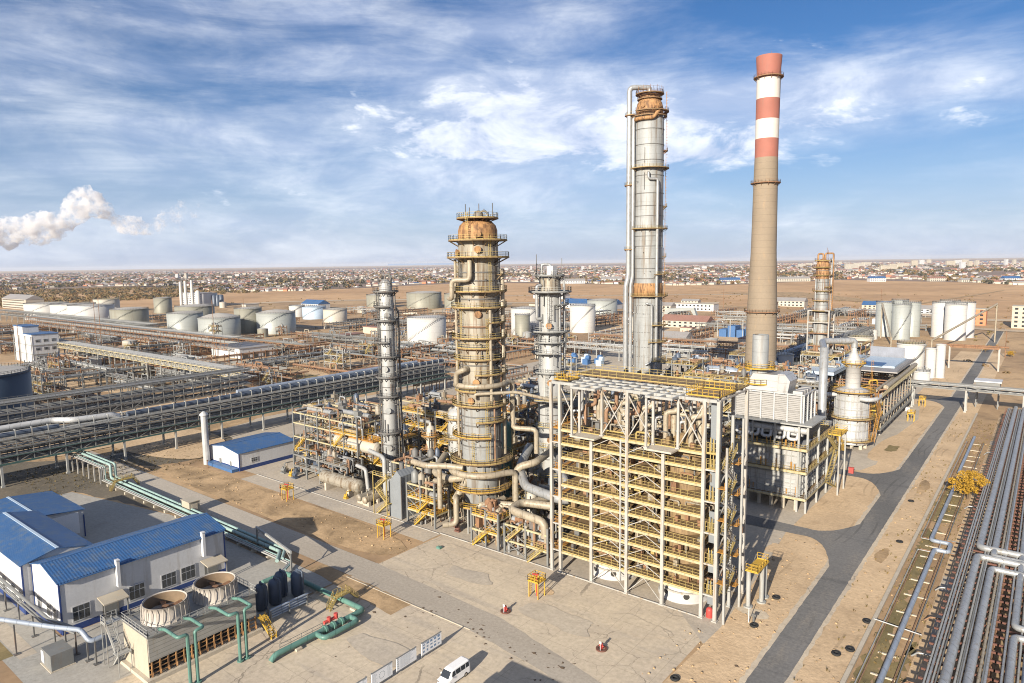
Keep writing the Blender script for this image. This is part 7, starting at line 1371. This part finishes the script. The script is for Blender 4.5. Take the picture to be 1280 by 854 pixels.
for i, (px, d, h) in enumerate([(266, 500, 38), (124, 560, 40), (118, 640, 34), (305, 700, 30), (560, 470, 24), (1102, 760, 30), (1190, 640, 16), (1262, 500, 16), (820, 760, 30), (905, 900, 34), (458, 620, 26), (20, 470, 30)]):
    x, y = pol(px, d); b = MB(); b.tube((x, y, 0), (x, y, h), .28, 8, .14); 
    for z in range(3): b.beam((x - .8, y, h - .6 - z * .9), (x + .8, y, h - .6 - z * .9), .18)
    tag(b.build('mast', 'rust steel'), ['rusty mast in front of the brightest conical tank', 'thin mast in front of the white tanks at the left', 'second thin mast near the white tanks at the left', 'thin pole behind the grey green tanks', 'thin pole between the slim and the stout column', 'rusty mast behind the green grey silos', 'thin pole near the white silos', 'thin pole at the right field edge', 'thin pole right of the tall silver column', 'thin pole left of the chimney on the brown field', 'thin pole on the bare yard left of the slim column', 'thin mast at the left edge'][i], 'mast')
for i, (x, y) in enumerate([(-156, 98), (-196, 99.4), (-44, 262)]):
    b = MB(); b.tube((x, y, 0), (x, y, 3.2 if i == 0 else 2.2), .1, 6); b.cb(x, y, 0, .5, .5, .1); b.cb(x, y, 2.1, .3, .3, .4); tag(b.build('marker_post', 'rust steel'), ['rusty marker post on the dirt strip near the first yellow stand', 'rusty marker post near the white vent pipe', 'rusty marker post beside the cooler rack'][i], 'post')
# two conveyor-like slanting pipes on the silos
for i, (p, q_) in enumerate([((-100, 575, 26), (-84, 520, 6)), ((-30, 585, 27), (-58, 500, 8))]):
    b = MB(); b.tube(p, q_, .7, 8); b.tube((q_[0], q_[1], 0), (q_[0], q_[1], q_[2]), .5, 8); b.tube((p[0], p[1], 0), (p[0], p[1], p[2]), .5, 8); tag(b.build('slanting_pipe', 'beige pipe'), ['slanting pipe rising to the green grey silos', 'slanting pipe rising to the white silos'][i], 'pipe')
# large gantry behind the viewer's lower frame edge, whose shadow falls on the apron
T = thing('gantry', 'open pipe gantry whose shadow falls on the apron at the bottom picture edge', 'gantry', (-52, 51, 0))
b = MB(); [b.cb(x, y, 0, .5, .5, 7) for x in (-57, -47.6) for y in (49, 53.4)]; b.build('post', 'pale steel', T)
b = MB(); b.box(-57.4, 48.0, 7.0, -47.2, 50.4, 8.4); b.box(-57.4, 53, 6.0, -47.2, 54.2, 8.3); [b.box(x, 50.4, 7.6, x + 1, 53, 7.8) for x in (-57.2, -53.6, -50.4, -48.2)]; b.build('girder', 'pale steel', T)
# ================================================================ AIR: steam plume and haze
m = bpy.data.materials.new('steam'); m.use_nodes = True; t = m.node_tree; t.nodes.clear(); G = NG(t)
pv = G.n('ShaderNodeVolumePrincipled'); pv.inputs['Color'].default_value = (.99, .99, .995, 1); pv.inputs['Anisotropy'].default_value = .1
geo = G.n('ShaderNodeNewGeometry'); nz = G.noise(geo.outputs['Position'], .036, 8, .74); 
sx_ = G.n('ShaderNodeSeparateXYZ'); G.l(geo.outputs['Position'], sx_.inputs[0]); along = G.m('ADD', G.m('MULTIPLY', sx_.outputs[0], RIGHT.x), G.m('MULTIPLY', sx_.outputs[1], RIGHT.y))
thin = G.step(along, -1180, -880)
G.l(G.m('MULTIPLY', G.step(G.m('SUBTRACT', nz, G.m('MULTIPLY', thin, .10)), .45, .60), G.m('SUBTRACT', .10, G.m('MULTIPLY', thin, .085))), pv.inputs['Density']); out = G.n('ShaderNodeOutputMaterial'); G.l(pv.outputs[0], out.inputs['Volume']); MATS['steam'] = m
b = MB(); r = random.Random(12); D = 2300
for px, pyc, rr in [(-60, 285, 18), (-34, 283, 17), (-10, 283, 15), (6, 284, 13), (24, 283, 15), (40, 280, 13), (56, 279, 16), (74, 276, 15), (88, 272, 12), (100, 263, 12), (110, 255, 15), (120, 250, 15), (132, 255, 12), (145, 262, 8), (160, 272, 9), (174, 274, 11), (190, 277, 8), (204, 274, 8), (220, 265, 10), (236, 258, 12), (250, 258, 10), (232, 278, 8)]:
    x, y = pol(px, D); e = (334 - pyc - 13) / 853 * D * .99; b.sphere((x, y, 60 + e), rr / 853 * D, 20, 14, .25, r)
o = b.build('steam_plume', 'steam'); rm = o.modifiers.new('r', 'REMESH'); rm.mode = 'VOXEL'; rm.voxel_size = 4.5
tx = bpy.data.textures.new('puffs', 'CLOUDS'); tx.noise_scale = 26; tx.noise_depth = 5
dm = o.modifiers.new('d', 'DISPLACE'); dm.texture = tx; dm.texture_coords = 'GLOBAL'; dm.strength = 34; dm.mid_level = .5
tag(o, 'white billowing steam plume drifting in from the left', 'steam', kind='stuff')
m = bpy.data.materials.new('haze'); m.use_nodes = True; t = m.node_tree; t.nodes.clear(); G = NG(t)
pv = G.n('ShaderNodeVolumePrincipled'); pv.inputs['Color'].default_value = (.80, .87, .97, 1); pv.inputs['Density'].default_value = 3.2e-5; pv.inputs['Anisotropy'].default_value = .1
out = G.n('ShaderNodeOutputMaterial'); G.l(pv.outputs[0], out.inputs['Volume']); MATS['haze'] = m
HAZE = True
if HAZE:
    b = MB(); b.box(-46000, -46000, -1, 46000, 46000, 148); tag(b.build('haze', 'haze', origin=(0, 0, 0)), 'thin haze over the plain', 'haze', kind='stuff')
